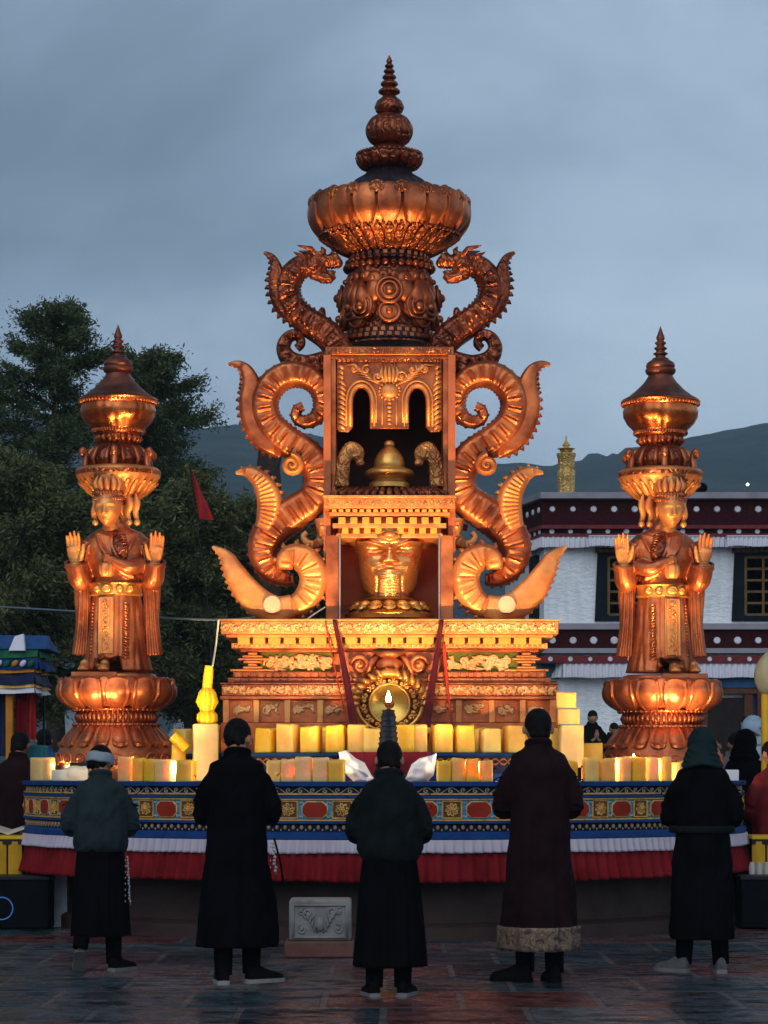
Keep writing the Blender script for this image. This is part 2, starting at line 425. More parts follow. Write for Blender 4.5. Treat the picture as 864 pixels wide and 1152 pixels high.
def paving():
    m, N, L, P = nt('wet_slate_paving')
    co = coords(N, L, 'Object')
    nw = noisen(N, L, co, 1.4, 2)
    wob = N.new('ShaderNodeMixRGB'); wob.inputs[0].default_value = 0.012; L.new(co, wob.inputs[1]); L.new(nw.outputs['Color'], wob.inputs[2])
    b = N.new('ShaderNodeTexBrick'); b.offset = 0.43; b.squash = 1.0
    b.inputs['Scale'].default_value = 1.0; b.inputs['Brick Width'].default_value = 0.92; b.inputs['Row Height'].default_value = 1.25
    b.inputs['Mortar Size'].default_value = 0.028; b.inputs['Mortar Smooth'].default_value = 0.2; b.inputs['Bias'].default_value = 0.0
    b.inputs['Color1'].default_value = (0, 0, 0, 1); b.inputs['Color2'].default_value = (1, 1, 1, 1); b.inputs['Mortar'].default_value = (0.5, 0.5, 0.5, 1)
    L.new(wob.outputs[0], b.inputs['Vector'])
    tone = ramp(N, L, b.outputs['Color'], [(0.0, (0.010, 0.034, 0.042)), (0.25, (0.050, 0.054, 0.060)), (0.42, (0.008, 0.020, 0.028)), (0.62, (0.064, 0.066, 0.072)), (0.86, (0.080, 0.022, 0.020)), (1.0, (0.020, 0.038, 0.046))])
    n = noisen(N, L, coords(N, L, 'Object', (1, 1.0, 1)), 2.8, 10, 0.74)
    stain = ramp(N, L, n.outputs[0], [(0.38, (0.30, 0.42, 0.46)), (0.48, (0.9, 0.9, 0.9)), (0.55, (1.5, 1.55, 1.6)), (0.68, (2.0, 1.2, 1.1))])
    mx = N.new('ShaderNodeMixRGB'); mx.blend_type = 'MULTIPLY'; mx.inputs[0].default_value = 1.0
    L.new(tone, mx.inputs[1]); L.new(stain, mx.inputs[2])
    mo = N.new('ShaderNodeMixRGB'); L.new(b.outputs['Fac'], mo.inputs[0]); L.new(mx.outputs[0], mo.inputs[1]); mo.inputs[2].default_value = (0.080, 0.080, 0.082, 1)
    L.new(mo.outputs[0], P.inputs['Base Color'])
    n2 = noisen(N, L, coords(N, L, 'Object', (1.0, 1.6, 1)), 1.9, 6, 0.65)
    L.new(ramp(N, L, n2.outputs[0], [(0.38, 0.08), (0.47, 0.22), (0.56, 0.6)]), P.inputs['Roughness'])
    wet = ramp(N, L, n2.outputs[0], [(0.38, 0.36), (0.50, 0.10), (0.58, 0.01)])
    L.new(wet, P.inputs['Specular IOR Level'])
    inv = N.new('ShaderNodeMath'); inv.operation = 'SUBTRACT'; inv.inputs[0].default_value = 1.0; L.new(b.outputs['Fac'], inv.inputs[1])
    b1 = bumpn(N, L, inv.outputs[0], 1.0, 0.02)
    n3 = noisen(N, L, co, 6, 7, 0.7)
    b2 = bumpn(N, L, n3.outputs[0], 0.22, 0.010, b1)
    n4 = noisen(N, L, coords(N, L, 'Object', (1, 2.2, 1)), 24, 3, 0.7)
    b4 = bumpn(N, L, n4.outputs[0], 0.25, 0.003, b2)
    # each slab lies a little out of level
    b3 = bumpn(N, L, b.outputs['Color'], 0.0, 0.01, b4)
    L.new(b3, P.inputs['Normal'])
    return m
M['paving'] = paving()
M['dirt'] = simple('bare_ground', (0.07, 0.065, 0.05), 0.95, 0, 0.3, 0.3, 0.5, 0.1, 3)
def forest():
    m, N, L, P = nt('forested_hillside'); co = coords(N, L, 'Object', (1, 1, 1.5))
    n = noisen(N, L, co, 0.02, 10, 0.72)
    L.new(ramp(N, L, n.outputs[0], [(0.40, (0.012, 0.024, 0.022)), (0.5, (0.034, 0.050, 0.038)), (0.60, (0.075, 0.085, 0.060))]), P.inputs['Base Color'])
    P.inputs['Roughness'].default_value = 1.0; P.inputs['Specular IOR Level'].default_value = 0.0
    n2 = noisen(N, L, co, 0.10, 6, 0.75)
    L.new(bumpn(N, L, n2.outputs[0], 1.0, 9.0), P.inputs['Normal'])
    return m
M['forest'] = forest()
# ------------------------------------------------------------------ camera, sky, sun
cam = bpy.data.cameras.new('camera'); co_ = bpy.data.objects.new('camera', cam); COL.objects.link(co_)
co_.location = (0, CAMY, CAMZ); co_.rotation_euler = (PI / 2, 0, 0)
cam.sensor_fit = 'VERTICAL'; cam.sensor_height = 36; cam.lens = FP / 1152 * 36; cam.shift_y = (HZ - 576) / 1152
cam.clip_end = 6000; SC.camera = co_
SC.view_settings.view_transform = 'Standard'; SC.view_settings.look = 'None'; SC.view_settings.exposure = 0; SC.view_settings.gamma = 1
SC.cycles.use_denoising = True
SC.cycles.max_bounces = 6; SC.cycles.sample_clamp_indirect = 4.0; SC.cycles.volume_bounces = 0

SUN_EL, SUN_AZ = math.radians(38), math.radians(200)     # compass direction the light comes from, behind the camera
w = bpy.data.worlds.new('World'); SC.world = w; w.use_nodes = True
N, L = w.node_tree.nodes, w.node_tree.links
bg = N['Background']
sky = N.new('ShaderNodeTexSky'); sky.sky_type = 'NISHITA'; sky.sun_disc = False; sky.sun_elevation = SUN_EL; sky.sun_rotation = SUN_AZ
tc = N.new('ShaderNodeTexCoord')
# overcast deck: direction projected on a cloud layer so that clouds flatten towards the horizon
mp = N.new('ShaderNodeMapping'); mp.inputs['Scale'].default_value = (2.4, 2.4, 5.0); mp.inputs['Location'].default_value = (0.9, 0.3, 0.62)
L.new(tc.outputs['Generated'], mp.inputs[0])
n1 = noisen(N, L, mp.outputs[0], 1.25, 8, 0.58, 0.5)
sep = N.new('ShaderNodeSeparateXYZ'); L.new(tc.outputs['Generated'], sep.inputs[0])
elev = N.new('ShaderNodeValToRGB'); L.new(sep.outputs['Z'], elev.inputs[0])
es = elev.color_ramp.elements
for k in range(4): es.new(0.5)
for k, (p, c) in enumerate([(0.0, 0.80), (0.125, 0.74), (0.178, 0.66), (0.202, 0.38), (0.235, 0.36), (0.30, 0.60)]):
    es[k].position = p; es[k].color = (c, c, c, 1)
add = N.new('ShaderNodeMath'); add.operation = 'MULTIPLY_ADD'; add.inputs[1].default_value = 1.7
sub = N.new('ShaderNodeMath'); sub.operation = 'SUBTRACT'; L.new(n1.outputs[0], sub.inputs[0]); sub.inputs[1].default_value = 0.5
L.new(sub.outputs[0], add.inputs[0]); L.new(elev.outputs[0], add.inputs[2])
ml = N.new('ShaderNodeMath'); ml.operation = 'MULTIPLY_ADD'; ml.inputs[1].default_value = 1.3; L.new(sep.outputs['X'], ml.inputs[0]); L.new(add.outputs[0], ml.inputs[2])
cr = N.new('ShaderNodeValToRGB'); L.new(ml.outputs[0], cr.inputs[0])
es = cr.color_ramp.elements; es.new(0.5); es.new(0.6)
for k, (p, c) in enumerate([(0.1, (1.9, 2.75, 3.7)), (0.42, (2.9, 4.0, 5.3)), (0.7, (4.6, 6.0, 7.7)), (1.0, (6.2, 7.8, 9.6))]):
    es[k].position = p; es[k].color = (*c, 1)
mixs = N.new('ShaderNodeMixRGB'); mixs.inputs[0].default_value = 0.93
zf_ = N.new('ShaderNodeValToRGB'); L.new(sep.outputs['Z'], zf_.inputs[0])
es = zf_.color_ramp.elements; es.new(0.5)
for k, (p, c) in enumerate([(0.0, 1.0), (0.34, 1.0), (0.55, 0.36)]): es[k].position = p; es[k].color = (c, c, c, 1)
up_ = N.new('ShaderNodeMixRGB'); up_.blend_type = 'MULTIPLY'; up_.inputs[0].default_value = 1.0
L.new(cr.outputs[0], up_.inputs[1]); L.new(zf_.outputs[0], up_.inputs[2])
L.new(sky.outputs[0], mixs.inputs[1]); L.new(up_.outputs[0], mixs.inputs[2])
L.new(mixs.outputs[0], bg.inputs[0]); bg.inputs[1].default_value = 0.10
sl = bpy.data.lights.new('sun', 'SUN'); sl.energy = 1.3; sl.angle = math.radians(60); sl.color = (0.86, 0.93, 1.0)
so = bpy.data.objects.new('sun', sl); COL.objects.link(so)
dirv = Vector((math.sin(SUN_AZ) * math.cos(SUN_EL), math.cos(SUN_AZ) * math.cos(SUN_EL), math.sin(SUN_EL)))
so.rotation_euler = dirv.to_track_quat('Z', 'Y').to_euler(); so.location = (0, -20, 30)

# ------------------------------------------------------------------ ground, hills
mb = MB(); mb.add([(-3000, -600, -0.02), (3000, -600, -0.02), (3000, 3000, -0.02), (-3000, 3000, -0.02)], [(0, 1, 2, 3)])
structure(build('ground', mb, M['dirt'], ang=None))
mb = MB(); mb.add([(-30, -34, 0), (30, -34, 0), (30, 36, 0), (-30, 36, 0)], [(0, 1, 2, 3)])
pv = build('pavement', mb, M['paving'], ang=None); structure(pv)

def hill_sheet(name, ydist, ridge, seed, depth, xr):
    nu, nv = 800, 36
    def fn(u, v):
        x = -xr + 2 * xr * u
        px = 432 + x * FP / (ydist - CAMY)
        h = np.interp(px, [r[0] for r in ridge], [r[1] for r in ridge])
        top = (HZ - h) / FP * (ydist - CAMY) + CAMZ
        k = math.sin(min(v, 1) * PI / 2) ** 1.1
        y = ydist - depth * (1 - v)
        z = top * k + mn.noise(Vector((x * 0.012 + seed, y * 0.012, 0))) * 9 * k * (1.2 - v) + mn.noise(Vector((x * 0.05, y * 0.06, seed))) * 2.5 * k + rnd.uniform(0, 4.5) * (v > 0.9)
        return (x, y, z - 1.0)
    mb = MB(); mb.grid(fn, nu, nv)
    # back slope closes the ridge
    def fb(u, v):
        p = fn(u, 1.0)
        return (p[0], ydist + 300 * v, (p[2]) * (1 - v) - 1.0 * v)
    rs = rnd.getstate(); mb.grid(fb, nu, 6); rnd.setstate(rs)
    h = build(name, mb, M['forest'], ang=180); structure(h)
hill_sheet('hills', 1700, [(-2500, 470), (-700, 430), (-100, 470), (120, 490), (215, 498), (300, 499), (420, 520), (520, 538), (600, 541), (700, 520), (780, 506), (864, 489), (1100, 440), (1700, 420), (3400, 460)], 3.1, 900, 2400)
hz = MB(); hz.boxx(-2900, 2900, -60, 2500, -1.02, 310)
hz_o = build('haze', hz, nt('haze_air')[0], ang=None); hz_o['kind'] = 'stuff'; hz_o['label'] = 'thin blue-grey evening haze in front of the hills'
hm = hz_o.data.materials[0]; HN, HL = hm.node_tree.nodes, hm.node_tree.links
HN.remove(HN['Principled BSDF']); pvn = HN.new('ShaderNodeVolumePrincipled'); pvn.inputs['Color'].default_value = (0.55, 0.76, 0.95, 1); pvn.inputs['Density'].default_value = 0.00033
HL.new(pvn.outputs[0], [x for x in HN if x.type == 'OUTPUT_MATERIAL'][0].inputs['Volume'])

# ------------------------------------------------------------------ trees
def leaf_mesh(name, centres, dirs, rng, size, per, spread, droop, tone_c, mat, parent):
    """centres: cluster centres; every cluster is a spray of small narrow leaf faces"""
    n = len(centres) * per
    C_ = np.repeat(centres, per, axis=0); D_ = np.repeat(dirs, per, axis=0)
    t = rng.uniform(-1, 1, (n, 1))
    pos = C_ + D_ * t * spread * 1.5 + rng.normal(0, spread * 0.42, (n, 3))
    pos[:, 2] -= np.abs(rng.normal(0, droop, n))
    a = D_ * 0.9 + rng.normal(0, 0.55, (n, 3)); a[:, 2] -= droop * 2.0
    a /= np.linalg.norm(a, axis=1, keepdims=True)
    b = np.cross(a, rng.normal(0, 1, (n, 3))); b /= np.linalg.norm(b, axis=1, keepdims=True) + 1e-9
    s = size * rng.uniform(0.55, 1.35, (n, 1))
    v0 = pos - a * s; v1 = pos + b * s * 0.30; v2 = pos + a * s; v3 = pos - b * s * 0.30
    V = np.stack([v0, v1, v2, v3], axis=1).reshape(-1, 3) - np.array(OFF[parent.name])
    me = bpy.data.meshes.new(name)
    me.vertices.add(4 * n); me.vertices.foreach_set('co', V.ravel())
    me.loops.add(4 * n); me.loops.foreach_set('vertex_index', np.arange(4 * n, dtype=np.int32))
    me.polygons.add(n); me.polygons.foreach_set('loop_start', np.arange(0, 4 * n, 4, dtype=np.int32))
    me.update(calc_edges=True)
    at_ = me.attributes.new('tone', 'FLOAT', 'POINT')
    tn = np.repeat(np.clip(np.repeat(tone_c, per) + rng.normal(0, 0.14, n), 0, 1), 4)
    at_.data.foreach_set('value', tn.astype(np.float32))
    me.materials.append(mat)
    o = bpy.data.objects.new(name, me); COL.objects.link(o); o.parent = parent
    return o
def tree(label, x, y, height, rx, z_low, seed, limbs=22, shape='cone', mat='leaf', per=26, size=0.062, droop=0.06, twig=6, lean=0.0, name='tree', trunk_r=0.16, crown_pow=0.8):
    t = thing(name, label, 'tree', (x, y, 0), group='dark trees behind the left statue')
    rng = np.random.default_rng(seed); r_ = random.Random(seed)
    mbt = MB()
    tp = [Vector((x + lean * k + r_.uniform(-.08, .08) * k * 2, y + r_.uniform(-.1, .1), height * 0.97 * k)) for k in np.linspace(0, 1, 9)]
    mbt.tube(spline(tp, 4), [trunk_r * 1.35, trunk_r, trunk_r * 0.8, trunk_r * 0.5, 0.02], 9)
    cs, ds, tones = [], [], []
    for i in range(limbs):
        f = (i + 0.5) / limbs
        z = z_low + (height - z_low) * f ** 0.9
        if shape == 'cone': reach = rx * (1 - f) ** crown_pow + 0.25
        else: reach = rx * math.sqrt(max(0.05, 1 - (2 * f - 0.85) ** 2 * 0.8))
        reach *= r_.uniform(0.6, 1.18)
        az = i * 2.399 + r_.uniform(-.5, .5)
        k = z / height
        base = Vector((x + lean * k, y, z))
        el = r_.uniform(0.05, 0.55) if shape == 'cone' else r_.uniform(0.2, 0.8)
        d = Vector((math.cos(az), math.sin(az), el)).normalized()
        tip = base + d * reach
        mid = base.lerp(tip, 0.5) + Vector((0, 0, r_.uniform(0.0, 0.2) * reach))
        end = tip + Vector((0, 0, -0.12 * reach if shape != 'cone' else 0.08 * reach))
        lp = spline([base, mid, end], 6)
        mbt.tube(lp, [trunk_r * 0.42 * (1 - f * 0.6), trunk_r * 0.2, 0.012], 6)
        for j in range(twig):
            q = (j + 1.0) / twig
            c = lp[min(len(lp) - 1, int(q * (len(lp) - 1)))]
            for s_ in range(3):
                td = Vector((d.x + r_.uniform(-1, 1), d.y + r_.uniform(-1, 1), r_.uniform(-0.3, 0.7))).normalized()
                ln = r_.uniform(0.25, 0.75) * min(1.0, reach * 0.5)
                te = c + td * ln
                if s_ < 2: mbt.tube([c, c.lerp(te, .5) + Vector((0, 0, .04)), te], [0.018, 0.006], 4)
                for e in (0.45, 0.95):
                    cs.append(c.lerp(te, e)); ds.append(td); tones.append(0.25 + 0.45 * r_.random() + 0.18 * (f - .5))
    build('trunk', mbt, M['bark'], t, ang=60)
    leaf_mesh('crown', np.array([tuple(c) for c in cs]), np.array([tuple(d) for d in ds]), rng, size, per, 0.17, droop, np.array(tones), M[mat], t)
    return t
def tr(label, px, pytop, y, halfpx, pylow, seed, **k):
    y = BY(y)
    return tree(label, wx(px, y), y, wz(pytop, y), wl(halfpx, y), wz(pylow, y), seed, **k)
tr('tall open-crowned dark conifer at the left edge, its tip the highest of the trees', 62, 352, 17, 92, 640, 11, limbs=38, per=52, droop=0.02, trunk_r=0.2, size=0.055, crown_pow=0.55)
tr('slender dark conifer rising right behind the left statue\'s spire', 168, 402, 18.5, 74, 640, 12, limbs=38, per=50, droop=0.02, size=0.055, crown_pow=0.6)
tr('dark conifer cut by the left edge of the photo', -30, 385, 19.5, 84, 700, 13, limbs=30, per=50, droop=0.02, size=0.058)
tr('low drooping willow-like tree at the far left beside the blue stall', 18, 520, 12.5, 88, 815, 14, limbs=42, shape='round', mat='leaf2', per=52, droop=0.14, size=0.062, twig=6)
tr('drooping bushy tree directly behind the left copper statue', 118, 555, 13.2, 86, 815, 15, limbs=42, shape='round', mat='leaf2', per=52, droop=0.14, size=0.062, twig=6)
tr('bushy tree between the left statue and the shrine, below the red pennant', 216, 545, 14.5, 74, 815, 16, limbs=40, shape='round', mat='leaf2', per=52, droop=0.14, size=0.062, twig=6)
tr('bushy tree half hidden behind the left dragon scrolls of the shrine', 288, 575, 15.5, 78, 815, 17, limbs=38, shape='round', mat='leaf2', per=46, droop=0.12, size=0.065, twig=6)
tr('dark tree low behind the middle of the shrine', 375, 610, 16.5, 70, 815, 18, limbs=26, shape='round', mat='leaf', per=52, droop=0.1, size=0.065, twig=6)
# the thick brown bole seen through the left scrolls
t_ = thing('bare_tree', 'thick dark brown bare bole seen behind the left dragon scroll', 'tree', (wx(301, 22), 22, 0))
mb = MB(); y_ = 22
mb.tube(spline([(wx(300, y_), y_, 0), (wx(299, y_), y_, 3), (wx(302, y_), y_ + .1, wz(560, y_)), (wx(300, y_), y_, wz(506, y_))], 6), [0.36, 0.30, 0.27, 0.24, 0.16], 12)
mb.tube(spline([(wx(300, y_), y_, wz(545, y_)), (wx(312, y_), y_, wz(520, y_)), (wx(316, y_), y_, wz(500, y_))], 5), [0.12, 0.07, 0.02], 8)
build('trunk', mb, M['bark'], t_, ang=60)

# ------------------------------------------------------------------ temple on the right
TY = 28.0
tx = lambda px, y=TY: wx(px, y)
tz = lambda py, y=TY: wz(py, y)
X0, X1 = tx(612), tx(612) + 22
TYB = TY + 9
tmp = thing('temple_hall', 'two-storey white temple hall with maroon friezes of white discs and black-framed windows', 'building', ((X0 + X1) / 2, TY + 4, 0))
XS = wx(583, TY + 2.8)          # splayed left side, ends further back
# the plan of the outer wall face, left-back corner to right; friezes follow it with an offset
def plan(off):
    return [(XS - off * 1.0, TYB), (XS - off, TY + 2.8 - off * 0.3), (X0 - off * 0.25, TY - off), (X1, TY - off)]
def belt(mb, off0, off1, z0, z1, mi=0):
    """a horizontal course that follows the plan, proud of the wall by off"""
    a, b = plan(off0), plan(off1)
    for i in range(3):
        q = [(*a[i], z0), (*a[i + 1], z0), (*b[i + 1], z0), (*b[i], z0), (*a[i], z1), (*a[i + 1], z1), (*b[i + 1], z1), (*b[i], z1)]
        mb.add(q, [(0, 3, 2, 1), (4, 5, 6, 7), (0, 1, 5, 4), (2, 3, 7, 6), (1, 2, 6, 5), (3, 0, 4, 7)], mi)
mb = MB(); belt(mb, 0, -0.5, 0.0, tz(566)); mb.boxx(X0, X1, TYB - .5, TYB, 0, tz(566)); mb.boxx(X1 - .5, X1, TY, TYB, 0, tz(566))
build('wall', mb, M['plaster'], tmp, ang=None)
mb = MB(); pl = plan(-0.3)
n_ = len(pl); mb.add([(x, y, tz(572)) for x, y in pl] + [(X1, TYB, tz(572))], [(0, 1, 2, 3, 4)])
build('flat_roof', mb, M['capstone'], tmp, ang=None)
mb = MB(); belt(mb, 0.42, -0.6, tz(563), tz(556)); build('parapet_cap', mb, M['capstone'], tmp, ang=None, bevel=.01)
mb = MB(); belt(mb, 0.22, -0.02, tz(592), tz(563)); uf = build('upper_frieze', mb, M['maroon_frieze'], tmp, ang=None)
mb = MB(); belt(mb, 0.30, 0.0, tz(596), tz(592)); belt(mb, 0.26, 0.0, tz(605), tz(601.5)); build('cornice_moulding', mb, M['red_trim'], tmp, ang=None)
mb = MB(); belt(mb, 0.18, 0.0, tz(601.5), tz(596)); lf = build('lower_frieze', mb, M['maroon_frieze'], tmp, ang=None)
def discs(off, z, r, step, parent):
    a = plan(off)
    for i in (1, 2):
        p, q = Vector(a[i]), Vector(a[i + 1]); d = (q - p); n = int(d.length / step); d.normalize()
        nrm = Vector((d.y, -d.x))
        for k in range(n):
            c = p + d * (k + 0.5) * (q - p).length / n
            if c.x > 10.5: break
            pts = []
            rr = r * rnd.uniform(.88, 1.06)
            for fz in (0.0, 0.03):
                for m in range(12):
                    t = 2 * PI * m / 12
                    u = c + d * (math.cos(t) * rr * (1 if fz == 0 else .8)) + nrm * fz
                    pts.append((u.x, u.y, z + math.sin(t) * rr * (1 if fz == 0 else .8)))
            mb = MB(); mb.add(pts, [tuple(range(12, 24))] + [(m, (m + 1) % 12, 12 + (m + 1) % 12, 12 + m) for m in range(12)])
            build('disc', mb, M['white_dot'], parent, ang=30)
discs(0.22, tz(574), 0.070, 0.44, uf); discs(0.185, tz(598.8), 0.062, 0.40, lf)
def valance(mb, p, q, z0, z1, depth=0.04, wave=0.11, sag=0.0, thick=0.03):
    """pleated cloth hung along p-q (2-D points)"""
    p, q = Vector(p), Vector(q); d = q - p; ln = d.length; d.normalize(); nrm = Vector((d.y, -d.x))
    nu = max(8, int(ln / wave * 6))
    def fn(u, v, o=0.0):
        s = u * ln
        off = depth * math.sin(2 * PI * s / wave + 0.7 * math.sin(s * 3.1)) * (0.35 + 0.65 * v) + 0.03 * v + o
        z = z1 + (z0 - z1) * v + 0.01 * math.sin(s * 7) * v
        c = p + d * s + nrm * off
        return (c.x, c.y, z)
    mb.grid(lambda u, v: fn(u, v), nu, 5, flip=True)
    mb.grid(lambda u, v: fn(u, v, -thick), nu, 5)
a = plan(0.24)
mb = MB(); valance(mb, (a[1][0], a[1][1]), (a[2][0], a[2][1]), tz(617), tz(605)); valance(mb, a[2], (15, TY - .24), tz(617), tz(605)); build('upper_valance', mb, M['white_cloth'], tmp, ang=180)
# storey band
mb = MB(); belt(mb, 0.30, 0.0, tz(709), tz(702)); build('storey_cap', mb, M['capstone'], tmp, ang=None, bevel=.01)
mb = MB(); belt(mb, 0.20, 0.0, tz(730), tz(709)); sf = build('storey_frieze', mb, M['maroon_frieze'], tmp, ang=None)
discs(0.20, tz(721), 0.082, 0.44, sf)
mb = MB(); belt(mb, 0.34, 0.0, tz(735.5), tz(730)); build('storey_moulding', mb, M['capstone'], tmp, ang=None)
def window(px0, px1, py0, py1, parent, nx=4, nz=5, label=None):
    x0, x1, z0, z1 = tx(px0), tx(px1), tz(py1), tz(py0)
    mb = MB(); f = 0.24
    mb.add([(x0 - .06, TY - .05, z0), (x1 + .06, TY - .05, z0), (x1, TY - .05, z1), (x0, TY - .05, z1), (x0 - .06, TY + .02, z0), (x1 + .06, TY + .02, z0), (x1, TY + .02, z1), (x0, TY + .02, z1),
            (x0 + f, TY - .05, z0 + f * .6), (x1 - f, TY - .05, z0 + f * .6), (x1 - f, TY - .05, z1 - .1), (x0 + f, TY - .05, z1 - .1),
            (x0 + f, TY + .03, z0 + f * .6), (x1 - f, TY + .03, z0 + f * .6), (x1 - f, TY + .03, z1 - .1), (x0 + f, TY + .03, z1 - .1)],
           [(0, 1, 9, 8), (1, 2, 10, 9), (2, 3, 11, 10), (3, 0, 8, 11), (0, 4, 5, 1), (1, 5, 6, 2), (2, 6, 7, 3), (3, 7, 4, 0), (8, 9, 13, 12), (9, 10, 14, 13), (10, 11, 15, 14), (11, 8, 12, 15)])
    wf = build('window', mb, M['frame_blk'], parent, ang=None)
    g = MB(); xa, xb, za, zb = x0 + f, x1 - f, z0 + f * .6, z1 - .1
    for i in range(nx + 1): g.box((xa + (xb - xa) * i / nx, TY - .035, (za + zb) / 2), (0.055, 0.05, zb - za))
    for k in range(nz + 1): g.box(((xa + xb) / 2, TY - .03, za + (zb - za) * k / nz), (xb - xa, 0.045, 0.05))
    build('lattice', g, M['lattice'], wf, ang=None)
    g = MB(); g.boxx(xa, xb, TY + .0, TY + .01, za, zb); build('pane', g, M['glass_dark'], wf, ang=None)
    g = MB()
    n = int((x1 - x0) / .12)
    for i in range(n):
        for k in range(2): g.box((x0 + (i + .5) * (x1 - x0) / n, TY - .12 - .05 * k, z1 + .03 + .08 * k), (0.07, 0.14, 0.06))
    g.boxx(x0 - .05, x1 + .05, TY - .1, TY, z1, z1 + .16)
    build('lintel', g, M['lattice'], wf, ang=None)
    g = MB(); valance(g, (x0 - .22, TY - .5), (x1 + .22, TY - .5), z1 + .10, z1 + .30, wave=.10)
    g.boxx(x0 - .22, x1 + .22, TY - .52, TY - .23, z1 + .30, z1 + .33)
    build('awning_cloth', g, M['white_cloth'], wf, ang=180)
def glass():
    m, N, L, P = nt('dark_window_glass'); P.inputs['Base Color'].default_value = (0.01, 0.012, 0.014, 1); P.inputs['Roughness'].default_value = 0.12
    return m
M['glass_dark'] = glass()
for a_ in ((672, 776), (826, 930)): window(a_[0], a_[1], 622, 699, tmp)
# window on the splayed side
p0, p1 = Vector((X0, TY)), Vector((XS, TY + 2.8)); dd = (p1 - p0); 
mb = MB(); ang_ = math.atan2(dd.y, dd.x)
c_ = p0 + dd * 0.30
mb.box((c_.x - .03, c_.y, (tz(622) + tz(699)) / 2), (0.75, 0.10, tz(622) - tz(699)), rz=ang_); build('side_window', mb, M['frame_blk'], tmp, ang=None)
# ground floor
mb = MB(); valance(mb, (tx(632), TY - .36), (15, TY - .36), tz(763), tz(747), wave=.13, depth=.05)
valance(mb, (tx(578), TY + 1.6), (tx(632), TY - .36), tz(763), tz(747), wave=.13, depth=.05); build('porch_valance', mb, M['white_cloth'], tmp, ang=180)
mb = MB(); belt(mb, 0.40, 0.0, tz(747), tz(739)); rb = build('red_porch_beam', mb, M['red_trim'], tmp, ang=None)
discs(0.40, tz(742.5), 0.055, 0.42, rb)
mb = MB(); mb.boxx(tx(795), tx(845), TY - .12, TY - .02, 0.8, tz(785)); d_ = build('doorway', mb, M['void'], tmp, ang=None)  # solid box, the opening's inner shade put into its colour
mb = MB(); mb.boxx(tx(782), tx(795), TY - .2, TY - .02, .8, tz(775)); mb.boxx(tx(836), tx(846), TY - .2, TY - .02, .8, tz(775)); mb.boxx(tx(780), tx(880), TY - .24, TY - .02, tz(781), tz(775)); build('door_frame', mb, M['rust_wood'], d_, ang=None, bevel=.01)
mb = MB(); mb.boxx(tx(776), tx(900), TY - .22, TY - .02, tz(774), tz(763)); build('blue_beam', mb, M['bluebeam'], tmp, ang=None)
mb = MB(); mb.boxx(tx(850), tx(864), TY - .3, TY - .02, .8, tz(763)); build('porch_pillar', mb, M['rust_wood'], tmp, ang=None)
mb = MB(); mb.boxx(tx(846.5), tx(850), TY - .06, TY - .01, .8, tz(770)); build('blue_jamb', mb, M['bluebeam'], tmp, ang=None)
mb = MB(); mb.boxx(tx(598), tx(628), TY - .08, TY + .02, tz(764), tz(739)); mb.boxx(tx(600), tx(626), TY - .1, TY + .02, .8, tz(766)); build('teal_door', mb, M['teal_door'], tmp, ang=None)
mb = MB(); mb.boxx(X0 - 1.5, X1, TY - 3.2, TY - 0.0, 0, 0.80); mb.boxx(X0 - 1.0, X1, TY - 3.6, TY - 3.2, 0, .53); mb.boxx(X0 - 1.0, X1, TY - 4.0, TY - 3.6, 0, .27)
te = build('stone_terrace', mb, M['stone_grey'], ang=None, off=(X0 + 8, TY - 2, 0)); tag(te, 'grey stone terrace with two steps along the foot of the white temple', 'terrace')
# gilt victory banner on the roof
gx, gy = wx(637, TY + .8), TY + .8
g_ = thing('roof_finial', 'gilded cylindrical victory banner standing on the temple roof', 'finial', (gx, gy, wz(560, gy)))
q = lambda py: wz(py, gy) - wz(560, gy)
mb = MB(); mb.lathe([(.20, q(560)), (.20, q(556)), (.175, q(552)), (.19, q(530)), (.165, q(528)), (.18, q(524)), (.175, q(516)), (.20, q(513)), (.20, q(510)), (.12, q(509))], 28, (gx, gy, wz(560, gy)), mod=lambda t, z, r: r * (1 + .05 * math.cos(10 * t)))
build('drum', mb, M['finial_gold'], g_, ang=40)
mb = MB(); mb.lathe([(.10, q(509.5)), (.15, q(507)), (.06, q(504)), (.05, q(503)), (.09, q(501)), (.05, q(498)), (.02, q(496)), (.012, q(490))], 20, (gx, gy, wz(560, gy))); mb.ell((gx, gy, wz(505, gy)), (.2, .2, .02)); build('spire', mb, M['finial_gold'], g_, ang=60)
# dark yak-hair cloth bundle on the roof edge
gx = wx(776, TY + .5); mb = MB()
mb.ell((gx, TY + .5, wz(553, TY + .5)), (.34, .25, .13)); mb.ell((gx + .22, TY + .45, wz(549, TY + .5)), (.17, .15, .12)); mb.ell((gx - .25, TY + .5, wz(556, TY + .5)), (.2, .2, .10)); mb.ell((gx + .3, TY + .4, wz(545.5, TY)), (.06, .06, .05))
b_ = build('cloth_bundle', mb, M['black_cloth'], remesh=.03, smooth_it=2, off=(gx, TY + .5, wz(558, TY)), ang=180); tag(b_, 'small dark bundle lying on the temple roof edge behind the right statue', 'bundle')
# distant lamp on the hillside
mb = MB(); p_ = at(841, 545, 780)
t_ = thing('street_lamp', 'tiny lit white lamp far off on the hillside, upper right', 'lamp', (p_.x, p_.y, 60))
mb.tube([(p_.x, p_.y, 40), (p_.x, p_.y, p_.z)], .15, 6); build('pole', mb, M['metal_blk'], t_)
mb = MB(); mb.ell(p_, .42); build('lamp_head', mb, emis('white_lamp', (0.9, 0.95, 1.0), 14), t_, ang=180)

